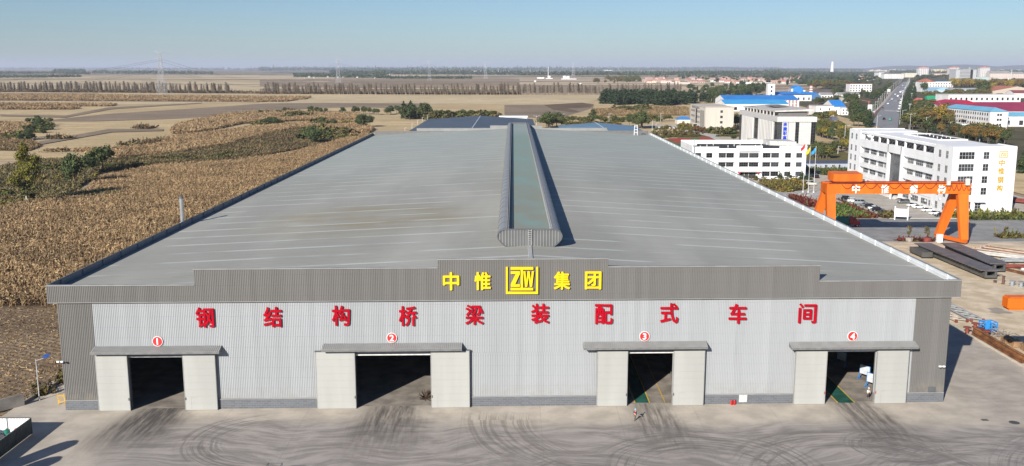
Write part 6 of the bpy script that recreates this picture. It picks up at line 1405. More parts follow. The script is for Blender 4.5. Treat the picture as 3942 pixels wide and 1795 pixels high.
# flagpoles with flags
for i, (x, y, h_, c_, lab) in enumerate(((124.3, 257.0, 21, (.62, .03, .03), "flagpole with the highest, red and yellow flag"), (126.4, 256.6, 19.5, (.75, .52, .03), "middle flagpole, its yellow flag hanging low"), (128.6, 256.2, 19.5, (.03, .30, .62), "rightmost flagpole with the light blue flag"))):
    fp = thing("flagpole", lab, "flagpole", (x, y, 0), 0, "flagpoles before the office"); mb = MB(); mb.tube((0, 0, 0), (0, 0, h_), .11, 8, .06); mb.lathe([(.12, h_), (.14, h_+.12), (.03, h_+.24)], 8); mb.tube((0, 0, 0), (0, 0, .4), .4, 8); mb.build("pole", WHITE2, fp)
    mb = MB(); n_ = 10
    for k in range(n_):
        f0, f1 = k/n_, (k+1)/n_; Q = lambda f, v: (-.1-2.3*f*.75, .25*math.sin(f*7+v*2), h_-.3-v*1.7-f*1.9)
        mb.add([Q(f0, 0), Q(f1, 0), Q(f1, 1), Q(f0, 1)], ((0, 1, 2, 3),)); mb.add([(p[0], p[1]+.03, p[2]) for p in (Q(f0, 1), Q(f1, 1), Q(f1, 0), Q(f0, 0))], ((0, 1, 2, 3),))
    mb.build("flag", M(c_, .7, .08), fp)
mb = MB(); g = random.Random(2)
for i in range(9): x, y, s = 122+g.uniform(-4, 4), 248+g.uniform(-4, 3), g.uniform(.5, 1.4); mb.lathe([(s, 0), (s*.9, s*.3), (s*.5, s*.6), (.05, s*.7)], 7, (x, y))
tag(mb.build("rockery", M((.30, .29, .28), .9, .2, .6)), "grey rockery stones on the paved plaza before the flagpoles", "rocks")
# sports court and garden behind the low white building
sheet("sports_court", px("J", [(1470, 985), (1670, 985), (1790, 972), (1880, 975), (1975, 1022), (1560, 1035)]), .02, M((.34, .055, .03), .8, .1, .2)); sheet("sports_court", px("J", [(1690, 985), (1785, 975), (1790, 994), (1700, 997)]), .04, M((.05, .15, .04), .8, .1)); sheet("sports_court", px("J", [(1540, 1035), (1620, 1035), (1640, 1075), (1600, 1075)]), .04, M((.05, .15, .04), .8, .1))
sheet("campus_ground", [(78, 352), (210, 352), (210, 640), (150, 640), (120, 560), (90, 560)], .004, F_GRASS)
sheet("path", px("J", [(1760, 900), (1900, 925), (2020, 960), (2200, 1020), (1980, 1022), (1880, 970), (1700, 925)]), .018, PAVE2); sheet("path", px("J", [(1930, 965), (2180, 970), (2180, 1000), (2040, 1010)]), .022, M((.43, .36, .27), .9, .1))
sheet("path", px("J", [(1260, 855), (1700, 850), (1760, 900), (1680, 920), (1500, 880), (1260, 870)]), .016, PAVE2); sheet("path", px("D", [(480, 1090), (600, 1045), (860, 1025), (860, 1050), (700, 1075), (660, 1110), (480, 1115)]), .018, PAVE2)
row(["sapling", "sapling", "brush"], px("J", [(1340, 960), (1500, 965), (1750, 965)]), 22, 4.6, "twiggy young tree in the garden beside the red sports court", "young trees by the sports court")
row(["bush", "brush"], px("J", [(1330, 985), (1480, 975), (1760, 968)]), 14, 1.8, "low hedge bush edging the red sports court", "low hedge by the sports court", 1.5)
row(["sapling", "olive"], px("J", [(1330, 925), (1480, 920), (1740, 930)]), 12, 4.5, "young tree on the lawn behind the sports court", "young trees on the lawn")
row("goldbush", px("J", [(1610, 870), (1690, 885)]), 5, 4, "yellow-green round bush beside the beige block's porch", "round bushes beside the beige block", 1.2)
row(["redbush", "brush"], px("J", [(1700, 900), (1810, 920), (1870, 935)]), 8, 3.6, "reddish bush in the curved border of the beige block", "reddish bushes by the beige block", 1.3)
row(["sapling", "bush", "brush"], px("J", [(1890, 935), (2010, 945), (2150, 935)]), 14, 5.5, "scrubby tree at the foot of the beige block", "scrubby trees below the beige block", 1.2)
row("bush", px("J", [(1960, 968), (2150, 968)]), 9, 1.6, "clipped hedge bush between the path and the sandy plot", "clipped hedge by the sandy plot", 1.6)
a = gz("J", 2120, 1015); tree("broad_dark", a[0], a[1], 5, "dark round bush left of the tiled school block", None, 1.4)
row(["broad_dark", "broad"], px("J", [(2130, 850), (2170, 890)]), 5, 9, "dark tree between the beige block and the school block", "dark trees between the blocks")
for i in range(9): a = gz("J", 1380+i*20, 880-i*1.5); mb = MB(); mb.box(-.8, .8, -2.2, 2.2, 0, .5); o = mb.build("stone_bench", WHITE); o.location = (a[0]+i*1.0, a[1]-i*4, .02); tag(o, "low white stone bench in the row on the lawn before the beige block", "bench", "white stone benches")
row(["olive", "broad", "gold"], px("F", [(860, 960), (950, 1010), (1100, 1060), (1350, 1090), (1450, 1060)]), 22, 7.5, "yellowing tree in the grove between the school and the office", "yellowing grove by the school", 1.0)
row(["broad", "olive"], px("F", [(850, 890), (1000, 900), (1200, 930), (1370, 960)]), 14, 8.5, "green tree in the back row of the grove by the school", "back row of the school grove", 1.0)
row(["broad", "olive"], px("E", [(2310, 760), (2420, 770), (2566, 770)]), 12, 8, "leafy tree behind the grey prefab row", "leafy trees behind the prefab row", 1.1)
row(["broad", "gold", "olive"], px("D", [(800, 960), (850, 1000), (840, 1090), (720, 1130), (560, 1150)]), 15, 7, "mixed autumn tree left of the office block", "autumn trees left of the office", 1.0)
# ================================================================ the town to the right and the far plain
BLUER = M((.03, .20, .55), .5, .06, .1); SKYR = M((.16, .40, .55), .5, .06, .1); REDR = M((.42, .02, .05), .5, .06, .1); WINER = M((.30, .03, .07), .5, .08, .1); PINKR = M((.45, .20, .15), .7, .15, .2); GREYR = M((.28, .27, .26), .7, .12, .2); ORR = M((.42, .15, .09), .7, .1, .2)
CREAM = M((.62, .58, .46), .7, .06, .2); PALE = M((.68, .67, .65), .7, .07, .1, streak=True); YELW = M((.62, .52, .30), .7, .06)
QM = {}
def qwin(parent, x, y, z, w_, h, face=0, name="window", mat=None):
    key = (round(w_, 1), round(h, 1), face, mat.name if mat else "")
    if key not in QM: mb = MB(); mb.box(0, w_, -.06, .02, 0, h) if face == 0 else mb.box(-.06, .02, 0, w_, 0, h); QM[key] = mb.mesh(name, mat or GLASS)
    return put(name, QM[key], parent, (x, y, z))
def hip(x0, x1, y0, y1, z0, zr, e=.6):
    mb = MB(); r = min(x1-x0, y1-y0)/2; xm, ym = (x0+x1)/2, (y0+y1)/2
    A, B = ((x0+r, ym), (x1-r, ym)) if x1-x0 >= y1-y0 else ((xm, y0+r), (xm, y1-r))
    v = [(x0-e, y0-e, z0), (x1+e, y0-e, z0), (x1+e, y1+e, z0), (x0-e, y1+e, z0), (*A, zr), (*B, zr)]
    f = ((0, 1, 5, 4), (1, 2, 5), (2, 3, 4, 5), (3, 0, 4), (3, 2, 1, 0)) if x1-x0 >= y1-y0 else ((0, 1, 4), (1, 2, 5, 4), (2, 3, 5), (3, 0, 4, 5), (3, 2, 1, 0))
    return mb.add(v, f)
def block(name, label, cat, x, y, w_, d, h, wall=None, roof=None, kind="flat", rise=None, cols=0, rows=0, lc=0, group=None, wm=None, z1=1.2, ww=.5, door=None):
    r = thing(name, label, cat, (x, y, 0), 0, group); rise = rise or min(w_, d)*.14
    mb = MB(); mb.box(0, w_, 0, d, -.3, h); mb.build("wall", wall or PALE, r)
    rm = roof or GREYR
    if kind == "flat": mb = MB(); mb.box(-.25, w_+.25, -.25, d+.25, h+.002, h+max(.4, h*.05)); mb.build("roof", rm, r)
    elif kind == "hip": hip(0, w_, 0, d, h+.01, h+rise).build("roof", rm, r)
    elif kind == "arch":
        n = 9; P = [(w_*(i/n)-.3+.6*(i/n), h+.02+rise*math.sin(math.pi*i/n)) for i in range(n+1)]; mb = MB(); mb.prism(P, -.4, d+.4, 0, axis=1); mb.build("roof", rm, r)
    else:
        mb = MB(); mb.gable(0, w_, 0, d, h, h+rise, along=kind); mb.build("roof", rm, r); mb = MB()
        if kind == "x":
            for x_ in (0, w_-.2): mb.prism([(0, h), (d, h), (d/2, h+rise)], x_, x_+.2, 0, axis=0)
        else:
            for y_ in (0, d-.2): mb.prism([(0, h), (w_, h), (w_/2, h+rise)], y_, y_+.2, 0, axis=1)
        mb.build("gable_wall", wall or PALE, r)
    fh = (h-z1)/max(1, rows)
    for k in range(rows):
        for i in range(cols): c_ = w_/cols; qwin(r, c_*(i+.5-ww/2), 0, z1+k*fh, c_*ww, fh*.52, 0, "window", wm)
        for i in range(lc): c_ = d/lc; qwin(r, 0, c_*(i+.5-ww/2), z1+k*fh, c_*ww, fh*.52, 1, "window", wm)
    if door: qwin(r, door[0], -.02, 0, door[1], door[2], 0, "door", door[3])
    return r
def pb(name, label, cat, b, x0, x1, yb, yt, depth, **k):
    a, c = gz(b, x0, yb), gz(b, x1, yb); q = Z(b, x0, yb); h = tall(q[0], q[1], Z(b, x0, yt)[1])
    return block(name, label, cat, a[0], a[1], c[0]-a[0], depth, h, **k), a, c, h
# ---- ground, main road, verges
sheet("town_ground", [(260, 420), (210, 352), (330, 352), (700, 352), (2400, 1600), (4200, 6500), (1500, 6500), (900, 2600), (420, 1300)], -.27, fieldmat("town_ground", (.085, .08, .045), (.17, .145, .09), None, 0, 0, .01, .15))
rl = px("D", [(1062, 850), (1125, 740), (1190, 640), (1262, 545), (1330, 465), (1375, 425)]); rr_ = px("D", [(1325, 885), (1345, 700), (1362, 600), (1400, 500), (1425, 460), (1440, 425)])
sheet("road", [(300, 560)]+[tuple(p[:2]) for p in rl]+[tuple(p[:2]) for p in reversed(rr_)]+[(330, 560)], -.06, M((.23, .23, .235), .85, .1, .1))
sheet("pavement", px("D", [(1000, 800), (1050, 745), (1130, 680), (1230, 560), (1320, 470), (1330, 468), (1262, 547), (1190, 642), (1125, 742), (1055, 800)]), -.05, M((.42, .37, .31), .9, .12, .1))
sheet("planting_bed", px("D", [(1015, 800), (1075, 745), (1150, 680), (1180, 655), (1185, 662), (1120, 745), (1060, 812)]), -.045, M((.16, .09, .07), .95, .2, .2))
sheet("road", px("D", [(1190, 715), (1340, 722), (1340, 712), (1195, 706)]), -.04, M((.40, .38, .35), .9, .1, .1)); sheet("road", px("D", [(1280, 618), (1360, 620), (1360, 614), (1285, 612)]), -.04, M((.40, .38, .35), .9, .1, .1))
sheet("field", [(215, 205), (345, 205), (345, 345), (262, 345), (215, 330)], -.02, F_STUB)
sheet("parking_lot", px("G", [(1130, 1170), (1150, 1070), (1560, 1140), (1700, 1173)]), -.05, M((.36, .34, .31), .9, .12, .2))
sheet("works_yard", px("F", [(600, 640), (850, 590), (900, 520), (760, 480), (700, 560), (560, 600)]), -.05, M((.26, .21, .16), .9, .15, .1))
sheet("works_yard", px("G", [(330, 690), (700, 690), (740, 800), (560, 760), (340, 760)]), -.05, M((.36, .31, .26), .9, .15, .1))
sheet("field", px("D", [(480, 620), (850, 640), (850, 700), (490, 660)]), -.055, F_DIRT); sheet("field", px("J", [(1480, 470), (2000, 470), (2300, 490), (2000, 515), (1500, 500)]), -.19, F_PALE)
sheet("field", px("D", [(480, 500), (850, 500), (850, 545), (480, 540)]), -.055, M((.15, .11, .085), .95, .15, .05))
# ---- blue-roofed works
a = gz("F", 600, 545); hB = 11.5
bh = block("factory_hall", "long factory hall with a vivid blue roof and red signs on its gable", "factory", a[0]-95, a[1], 95, 58, hB, PALE, BLUER, "x", 5.5)
for i, u in enumerate((77.6, 82.6, 87.0, 91.4)):     # weathered upright sign boards, too worn to read
    mb = MB(); gg_ = random.Random(i)
    for k in range(2):
        zb = hB-7.6+k*4.2
        for dz in (0, 1.2, 2.6): mb.box(u-1.2, u+1.2, -.5, -.4, zb+dz, zb+dz+.4)
        mb.box(u-.25+gg_.uniform(-.4, .4), u+.25, -.56, -.505, zb-.4, zb+3.2); mb.box(u-1.1, u-.75, -.56, -.505, zb, zb+2.6)
    mb.bar((u, -.3, hB-9), (u, -.3, hB+1), .25); mb.build("sign_board", M((.42, .10, .09) if i % 2 else (.30, .16, .15), .7, .2), bh)
qwin(bh, 95.02, 4, 1, 8, 5, 1, "window"); mb = MB(); mb.box(94.9, 95.08, .3, 57.7, .2, hB-.3); mb.build("side_panel", M((.06, .16, .32), .6, .1, .3), bh)
a2 = gz("F", 30, 560); block("factory_hall", "lighter sky blue roof hall in front of the vivid blue hall", "factory", a[0]-106, a[1]-52, 78, 50, 8.4, PALE, M((.05, .32, .62), .5, .06, .1), "x", 4.6, 4, 1)
pb("lift_tower", "slim white tower with three small windows behind the blue hall", "tower", "F", 62, 180, 335, 105, 14, wall=PALE, cols=1, rows=3, ww=.25)
t_, q, c_, h_ = pb("conveyor_tower", "vivid blue pitched tower of the works with a sloping conveyor", "tower", "F", 495, 672, 300, 185, 26, wall=BLUER, roof=BLUER, kind="y", rise=6)
mb = MB(); mb.bar((-2, 6, h_*.85), (-75, 10, 1), 3.2, 2.2)
for i in range(7): f = i/7; mb.bar((-2-73*f, 6+4*f, h_*.85*(1-f)), (-2-73*f, 6+4*f, 0), .6)
mb.build("conveyor", M((.22, .18, .16), .7), t_)
pb("white_annex", "narrow white annex left against the blue conveyor tower", "building", "F", 470, 496, 300, 190, 20, wall=PALE); pb("white_annex", "narrow white annex right against the blue conveyor tower", "building", "F", 674, 712, 275, 215, 20, wall=PALE)
pb("works_shed", "low white shed with a dark blue roof edge beside the works", "shed", "F", 370, 820, 400, 300, 40, wall=PALE, roof=M((.05, .08, .25), .6), cols=5, rows=1, ww=.3)
pb("works_shed", "low vivid blue roofed shed behind the white shed of the works", "shed", "F", 210, 640, 330, 296, 60, wall=PALE, roof=BLUER, kind="x", rise=5); pb("works_shed", "blue lean-to roof right of the white works shed", "shed", "F", 820, 980, 370, 330, 80, wall=M((.06, .16, .32), .6), roof=BLUER, kind="y", rise=7)
q = gz("F", 812, 272); ch_ = thing("striped_chimney", "red and white banded works chimney", "chimney", (q[0], q[1], 0)); H_ = tall(*Z("F", 812, 272), Z("F", 812, 130)[1])
for i in range(7): mb = MB(); mb.tube((0, 0, H_*i/7), (0, 0, H_*(i+1)/7), 4.0-i*.16, 14, 3.84-i*.16, cap=(i == 6)); mb.build("band", WHITE2 if i % 2 else M((.40, .10, .06), .7), ch_)
# ---- middle strip
pb("workshop_house", "white two-storey cube with a flat tan roof left of the road", "building", "F", 895, 1203, 655, 492, 26, wall=PALE, roof=M((.40, .36, .31), .8), cols=2, rows=2, ww=.12)
pb("blue_roof_shed", "white shed with a blue pitched roof behind the white cube", "shed", "F", 1200, 1412, 640, 505, 40, wall=PALE, roof=BLUER, kind="x", rise=7, cols=2, rows=1, ww=.2)
pb("small_house", "small white house right of the white cube", "house", "F", 1340, 1460, 645, 525, 14, wall=PALE, cols=2, rows=2, ww=.3)
pb("low_shed", "low white sheds with grey roofs left of the dark trees", "shed", "F", 990, 1195, 350, 298, 22, wall=PALE, roof=GREYR, kind="x", rise=4, cols=4, rows=1)
pb("low_shed", "long low white shed with a grey roof beside the cream house", "shed", "F", 1290, 1660, 352, 295, 22, wall=PALE, roof=GREYR, kind="x", rise=4, cols=6, rows=1, ww=.3)
pb("cream_house", "cream flat-roofed house left of the road", "house", "F", 1392, 1625, 435, 345, 30, wall=CREAM, roof=GREYR, cols=2, rows=1, ww=.15)
pb("office_house", "white three-storey house with a thin red roof edge, alone before the wood", "building", "F", 1480, 1866, 242, 108, 24, wall=PALE, roof=M((.28, .05, .05), .7), cols=8, rows=3, ww=.42)
gd, q, c_, h_ = pb("gate_canopy", "flat white gate canopy on posts among the trees", "canopy", "F", 1045, 1250, 880, 800, 10, wall=PALE)
for o in list(gd.children): bpy.data.objects.remove(o)
mb = MB(); W_ = c_[0]-q[0]; mb.box(0, W_, 0, 9, h_-1.2, h_); mb.build("roof", PALE, gd)
for x in (.4, W_-.4):
    for y in (.4, 8.5): mb = MB(); mb.box(x-.3, x+.3, y-.3, y+.3, 0, h_-1.2); mb.build("post", PALE, gd)
pb("site_hut", "dark blue site hut beside the gate canopy", "hut", "F", 1170, 1270, 740, 690, 6, wall=M((.08, .10, .16), .7), roof=M((.1, .12, .18), .7)); wall_line("garden_wall", [tuple(gz("F", 850, 815)[:2]), tuple(gz("F", 1045, 830)[:2])], 2.6, .3, M((.40, .42, .38), .8), "pale garden wall left of the gate canopy", "wall")
for x, y, yt, n in ((1830, 600, 465, 0), (2160, 285, 195, 1)):
    q = gz("F", x, y); h_ = tall(*Z("F", x, y), Z("F", x, yt)[1]); bb = thing("billboard", ("nearer" if n == 0 else "farther")+" white billboard on two posts along the road's left side", "billboard", (q[0], q[1], 0), 0, "roadside billboards"); w_ = h_*.55
    mb = MB(); mb.box(-w_/2, w_/2, -.25, .25, h_*.48, h_); mb.build("panel", PALE, bb)
    for s in (-1, 1): mb = MB(); mb.box(s*w_*.42-.25, s*w_*.42+.25, -.24, .24, 0, h_*.48); mb.build("post", PALE, bb)
q = gz("F", 1750, 440); mb = MB(); mb.bar((q[0]-9, q[1]-40, 4.0), (q[0]+6, q[1]+60, 4.2), 3.6, .5); mb.bar((q[0]-9, q[1]-39, 0), (q[0]-9, q[1]-39, 4), 1); mb.bar((q[0]+6, q[1]+59, 0), (q[0]+6, q[1]+59, 4), 1); tag(mb.build("red_shelter", ORR), "long red shelter roof beside the road lamps", "shelter")
# ---- right-hand works
q = gz("G", 1590, 1130); q2 = gz("G", 1890, 1130); lb = block("works_office", "white three-storey works office with a pale blue hipped roof", "office", q[0], q[1], q2[0]-q[0], 92, 13.8, PALE, SKYR, "hip", 3.4)
for z in (1.2, 5.6, 10): 
    for u in (6.2, 8.6): qwin(lb, u, 0, z, 1.8, 1.9)
    for i in range(20): qwin(lb, 0, 4+i*4.4, z, 1.8, 2.3, 1)
mb = MB(); mb.box(-3, 0, 42, 54, 4.2, 4.8); mb.build("porch_roof", GREYR, lb)
block("works_hall", "low white hall with a pale blue roof and blue door at the right edge", "hall", q2[0]+.6, q2[1]+12, 60, 22, 9, PALE, SKYR, "x", 3.2, 5, 1, ww=.3, door=(.8, 5.5, 6, BLUER))
for i, (yo, zh, lab) in enumerate(((130, 8, "nearest wine-red roofed hall behind the pale blue roof"), (175, 8.5, "middle wine-red roofed hall of the red works"), (222, 9, "farthest wine-red roofed hall, before the long white hall"))): block("red_roof_hall", lab, "hall", q[0]+50-i*6+i*i*4, q[1]+yo, 150, 40, zh, PALE, WINER, "x", 4.5, group="wine-red roofed halls")
q = gz("G", 1150, 925); h_ = 12.0; m_ = block("red_roof_office", "white two-storey building with a bright red hipped roof", "office", q[0], q[1], 17, 60, h_, PALE, REDR, "hip", 4.0)
for z in (1.5, 6.5):
    for i in range(11): qwin(m_, 0, 4+i*5, z, 2.2, 2.8, 1)
q = gz("G", 865, 840); m_ = block("red_roof_office", "smaller white building with a bright red roof, farther than its twin", "office", q[0]+8, q[1], 24, 60, 8.2, PALE, REDR, "hip", 3.6, 2, 1, ww=.3)
for i in range(8): qwin(m_, 0, 5+i*6.4, 2.5, 2.4, 3.4, 1)
q, q2 = gz("G", 712, 840), gz("G", 1865, 840); q[1] += 110; s_ = 1.12; block("white_hall", "very long white hall with a single row of square windows", "hall", q[0]*s_, q[1], (q2[0]-q[0])*s_*1.02, 40, 15.2, PALE, M((.60, .57, .55), .7), "flat", None, 14, 1, ww=.36, z1=8.2)
q = gz("G", 1620, 610); block("orange_roof_hall", "hall with a faded orange gabled roof behind the long white hall", "hall", q[0], q[1], 95, 70, 9, M((.50, .42, .34), .7), ORR, "y", 9, 3, 1, ww=.4); q = gz("G", 2000, 640); block("works_hall", "white hall with a dark red roof at the right edge", "hall", q[0], q[1], 70, 30, 8, PALE, M((.22, .07, .06), .7), "x", 5)
pb("kiosk", "small white kiosk with a red roof edge among the trees", "kiosk", "G", 345, 505, 990, 935, 12, wall=PALE, roof=REDR); pb("kiosk", "tan flat-roofed house near the green lorry", "house", "G", 340, 470, 755, 705, 30, wall=M((.52, .46, .38), .8), roof=M((.50, .44, .36), .8)); pb("kiosk", "small shed with a faded pink tent roof", "shed", "G", 430, 525, 720, 690, 26, wall=PALE, roof=M((.48, .14, .13), .7), kind="hip", rise=4)
q = gz("G", 625, 705); mb = MB(); mb.box(0, 14, 0, 7, 3, 8.5); mb.box(0, 14, 0, .5, 8.5, 9.5); mb.box(14.5, 18, .5, 6.5, 2.4, 8); 
for x in (2, 5, 12, 16): mb.tube((x, -.1, 1.1), (x, 7.1, 1.1), 1.1, 10)
o = mb.build("lorry", M((.02, .26, .14), .5)); o.location = (q[0]-8, q[1], 0); tag(o, "green lorry standing in the works yard right of the road", "lorry")
pb("school_house", "pale pink-roofed four-storey house right of the road", "building", "D", 1570, 1690, 525, 428, 40, wall=PALE, roof=ORR, kind="hip", rise=7, cols=4, rows=4, ww=.25); pb("school_house", "white two-storey annex with a blue roof edge next to the pink-roofed house", "building", "D", 1690, 1872, 480, 425, 40, wall=PALE, roof=M((.15, .35, .55), .6), cols=7, rows=2, ww=.35)
pb("arched_shed", "pale blue arched roof shed right of the road", "shed", "D", 1690, 1880, 537, 508, 60, wall=M((.45, .55, .62), .6), roof=M((.30, .50, .65), .5), kind="arch", rise=5); pb("long_shed", "very long grey-blue industrial shed behind the olive trees", "shed", "D", 1880, 2565, 545, 503, 40, wall=M((.42, .47, .52), .6), roof=M((.45, .47, .49), .6), kind="x", rise=2.5, cols=9, rows=1, ww=.45); pb("long_shed", "low white shed left of the arched shed", "shed", "D", 1655, 1700, 530, 495, 60, wall=PALE)
pb("white_wall_shed", "long white shed behind the autumn tree row", "shed", "D", 2040, 2465, 436, 408, 30, wall=PALE); pb("white_wall_shed", "white shed left of the modern grey office", "shed", "D", 1900, 2040, 430, 410, 30, wall=PALE)
# ---- apartment blocks and offices of the far town
for i, (x0, x1, yb, yt, lab) in enumerate(((1527, 1625, 380, 295, "left of the three pink-topped apartment towers"), (1832, 1928, 378, 293, "middle one of the three pink-topped apartment towers"), (2135, 2232, 378, 293, "right one of the three pink-topped apartment towers"))):
    t_, q, c_, h_ = pb("apartment_tower", lab, "apartment block", "D", x0, x1, yb, yt, 30, wall=M((.60, .58, .56), .7), cols=5, rows=10, ww=.4, wm=M((.25, .25, .26), .4), group="pink-topped apartment towers")
    mb = MB(); w_ = c_[0]-q[0]
    for f0, f1, zz in ((0, .35, 6), (.35, .6, 9), (.6, 1, 6.5)): mb.box(w_*f0, w_*f1-.3, 0, 28, h_+1, h_+zz)
    mb.build("roof_crown", M((.55, .26, .22), .7), t_)
t_, q, c_, h_ = pb("modern_office", "modern grey banded office with a dark glass core", "office", "D", 1895, 2100, 412, 308, 60, wall=M((.45, .45, .45), .6), cols=1, rows=7, ww=.62, wm=M((.16, .17, .18), .4)); w_ = c_[0]-q[0]
qwin(t_, w_*.70, -.8, 0, w_*.12, h_*1.02, 0, "curtain_wall"); mb = MB(); mb.hexa([(w_*.25, 5, h_), (w_*.75, 5, h_), (w_*.75, 40, h_), (w_*.25, 40, h_)], [(w_*.25, 5, h_+2), (w_*.75, 5, h_+6), (w_*.75, 40, h_+6), (w_*.25, 40, h_+2)]); mb.build("roof_wing", GREYR, t_); mb = MB(); mb.tube((w_*.7, 10, h_), (w_*.7, 10, h_+13), .8, 8); mb.build("mast", PALE, t_)
t_, q, c_, h_ = pb("town_hotel", "white five-storey L-shaped block with a blue glass corner at the road's end", "building", "D", 1190, 1380, 395, 350, 50, wall=PALE, roof=M((.50, .30, .27), .7), cols=12, rows=4, ww=.4, wm=M((.3, .3, .3), .4)); t_, q, c_, h_ = pb("town_hotel", "taller white wing with blue glass left of the five-storey block", "building", "D", 1135, 1188, 392, 335, 60, wall=PALE); qwin(t_, 12, -.1, 0, 30, h_*.9, 0, "curtain_wall", M((.03, .12, .20), .3))
pb("flat_block", "cream flat-roofed block between the white hotel and the pink-topped tower", "building", "D", 1393, 1510, 382, 340, 50, wall=CREAM, cols=8, rows=4, ww=.3, wm=M((.4, .38, .33), .5)); pb("flat_block", "orange and white balcony block between two pink-topped towers", "apartment block", "D", 1685, 1820, 378, 345, 40, wall=M((.62, .50, .42), .7), roof=ORR, cols=6, rows=4, ww=.5, wm=M((.35, .26, .22), .5))
pb("terrace_row", "long terrace of white and tan town houses with grey roofs, left one", "terrace", "D", 2235, 2442, 405, 345, 40, wall=M((.60, .52, .46), .7), roof=GREYR, kind="x", rise=12, cols=12, rows=3, ww=.4, wm=M((.40, .30, .26), .5)); pb("terrace_row", "second terrace of town houses at the right edge", "terrace", "D", 2458, 2580, 392, 348, 40, wall=M((.60, .52, .46), .7), roof=GREYR, kind="x", rise=10, cols=7, rows=3, ww=.4, wm=M((.40, .30, .26), .5))
pb("low_store", "low white store before the left terrace of town houses", "store", "D", 2275, 2440, 406, 386, 30, wall=PALE, cols=8, rows=1); pb("low_store", "teal-grey low store beside the modern grey office", "store", "D", 2100, 2230, 406, 382, 40, wall=M((.42, .52, .50), .6), roof=M((.35, .50, .47), .6))
for i, (x0, x1, yb, yt) in enumerate(((1678, 1705, 336, 302), (1708, 1738, 336, 302), (1742, 1772, 336, 302), (1776, 1802, 335, 304), (1806, 1830, 335, 304))): pb("yellow_block", ["leftmost yellow block in the far row", "second yellow block from the left in the far row", "middle yellow block in the far row", "fourth yellow block in the far row", "rightmost yellow block in the far row"][i], "apartment block", "D", x0, x1, yb, yt, 60, wall=YELW, cols=4, rows=5, ww=.4, wm=M((.36, .30, .22), .5), group="yellow blocks in the far town")
g = random.Random(12)
for i in range(34):
    x = g.choice([g.uniform(985, 1240), g.uniform(1245, 1395), g.uniform(1240, 1400), g.uniform(2240, 2560), g.uniform(2000, 2560)]); yb = g.uniform(312, 326); w_ = g.uniform(12, 34)
    pb("town_house", "pale low block of the far town near the horizon, under a pinkish roof", "building", "D", x, x+w_, yb, yb-g.uniform(8, 16), 60, wall=g.choice([PALE, CREAM]), roof=g.choice([PINKR, PINKR, GREYR]), group="pale blocks of the far town", cols=3, rows=2, ww=.4, wm=M((.4, .36, .33), .5))
q = aty(*Z("D", 674, 290), 9000); mb = MB(); hh = float(aty(*Z("D", 674, 226), 9000)[2]); mb.tube((q[0], 9000, 0), (q[0], 9000, hh), 17, 16, 10); tag(mb.build("cooling_stack", PALE), "tall white tapering stack standing alone on the horizon", "chimney")
q = gz("D", 2448, 395); mb = MB(); mb.tube((q[0], q[1], 0), (q[0], q[1], tall(*Z("D", 2448, 395), Z("D", 2448, 302)[1])), 1.6, 8, .8); tag(mb.build("mast", PALE), "thin pale mast between the two terraces of town houses", "mast")
# village of low houses
g = random.Random(21); kinds = []
for k in range(5):
    w_, d, h_ = g.uniform(11, 17), g.uniform(8, 11), g.uniform(3.2, 4.2); kinds.append((w_, d, h_, g.choice([PALE, CREAM, M((.45, .36, .30), .8)]), [PINKR, M((.38, .18, .14), .8, .15), GREYR, PINKR, M((.50, .28, .23), .8, .15)][k]))
protoH = [None]*5
for i in range(104):
    if i < 58: b, x, y = "J", g.uniform(1190, 2500), g.uniform(392, 442)
    elif i < 82: b, x, y = "D", g.uniform(0, 330), g.uniform(385, 445)
    else: b, x, y = "D", g.uniform(900, 1110), g.uniform(375, 415)
    q = gz(b, x, y); k = i % 5; w_, d, h_, wl, rf = kinds[k]; sc_ = 1.5 if i < 96 else 1.3
    if protoH[k] is None:
        protoH[k] = block("village_house", "low village house with a pinkish pitched roof among dark trees", "house", q[0], q[1], w_, d, h_, wl, rf, "x", 3.0, 3, 1, group="low village houses among trees", ww=.4); protoH[k].scale = (sc_,)*3
    else: dup(protoH[k], (q[0], q[1], 0), g.uniform(-.15, .15), scale=sc_)
wall_line("village_wall", [tuple(gz("J", 2150, 447)[:2]), tuple(gz("J", 2500, 450)[:2])], 5, .8, PALE, "long white wall at the edge of the village", "wall"); wall_line("village_wall", [tuple(gz("J", 1400, 440)[:2]), tuple(gz("J", 1690, 448)[:2])], 5, .8, M((.62, .55, .5), .8), "shorter pale wall below the village houses", "wall")
for x, y, w_, h_, lab in ((175, 395, 70, 14, "white plant building left of the tall thin mast"), (262, 397, 66, 8, "low white plant building under the tall thin mast"), (415, 402, 150, 8, "long low white plant building with two towers"), (145, 425, 20, 12, "single white hut in the fields before the plant"), (596, 446, 22, 8, "small white hut at the end of the earth bank")): pb("plant_building", lab, "building", "J", x, x+w_, y, y-h_, 40, wall=PALE)
for x, y, yt, lab in ((450, 400, 365, "left of two short white silos at the far plant"), (484, 400, 368, "right of two short white silos at the far plant"), (296, 392, 365, "short white silo under the tall thin mast")): q = gz("J", x, y); mb = MB(); h_ = tall(*Z("J", x, y), Z("J", x, yt)[1]); mb.lathe([(9, 0), (9, h_*.85), (4, h_)], 12, (q[0], q[1])); tag(mb.build("silo", PALE), lab, "silo")
q = gz("J", 284, 385); mb = MB(); mb.tube((q[0], q[1], 0), (q[0], q[1], tall(*Z("J", 284, 385), Z("J", 284, 278)[1])), 2.2, 8, 1.4); tag(mb.build("mast", PALE), "tall thin white mast at the far plant beyond the bare trees", "mast")
g = random.Random(31)
for i in range(30): x = g.uniform(350, 1290); y = g.uniform(350, 392); pb("hamlet_house", "tiny pale house in the far hamlet behind the second pylon", "house", "Q", x, x+g.uniform(6, 16), y, y-g.uniform(3, 6), 20, wall=PALE, roof=GREYR, kind="x", rise=4, group="far hamlet houses")
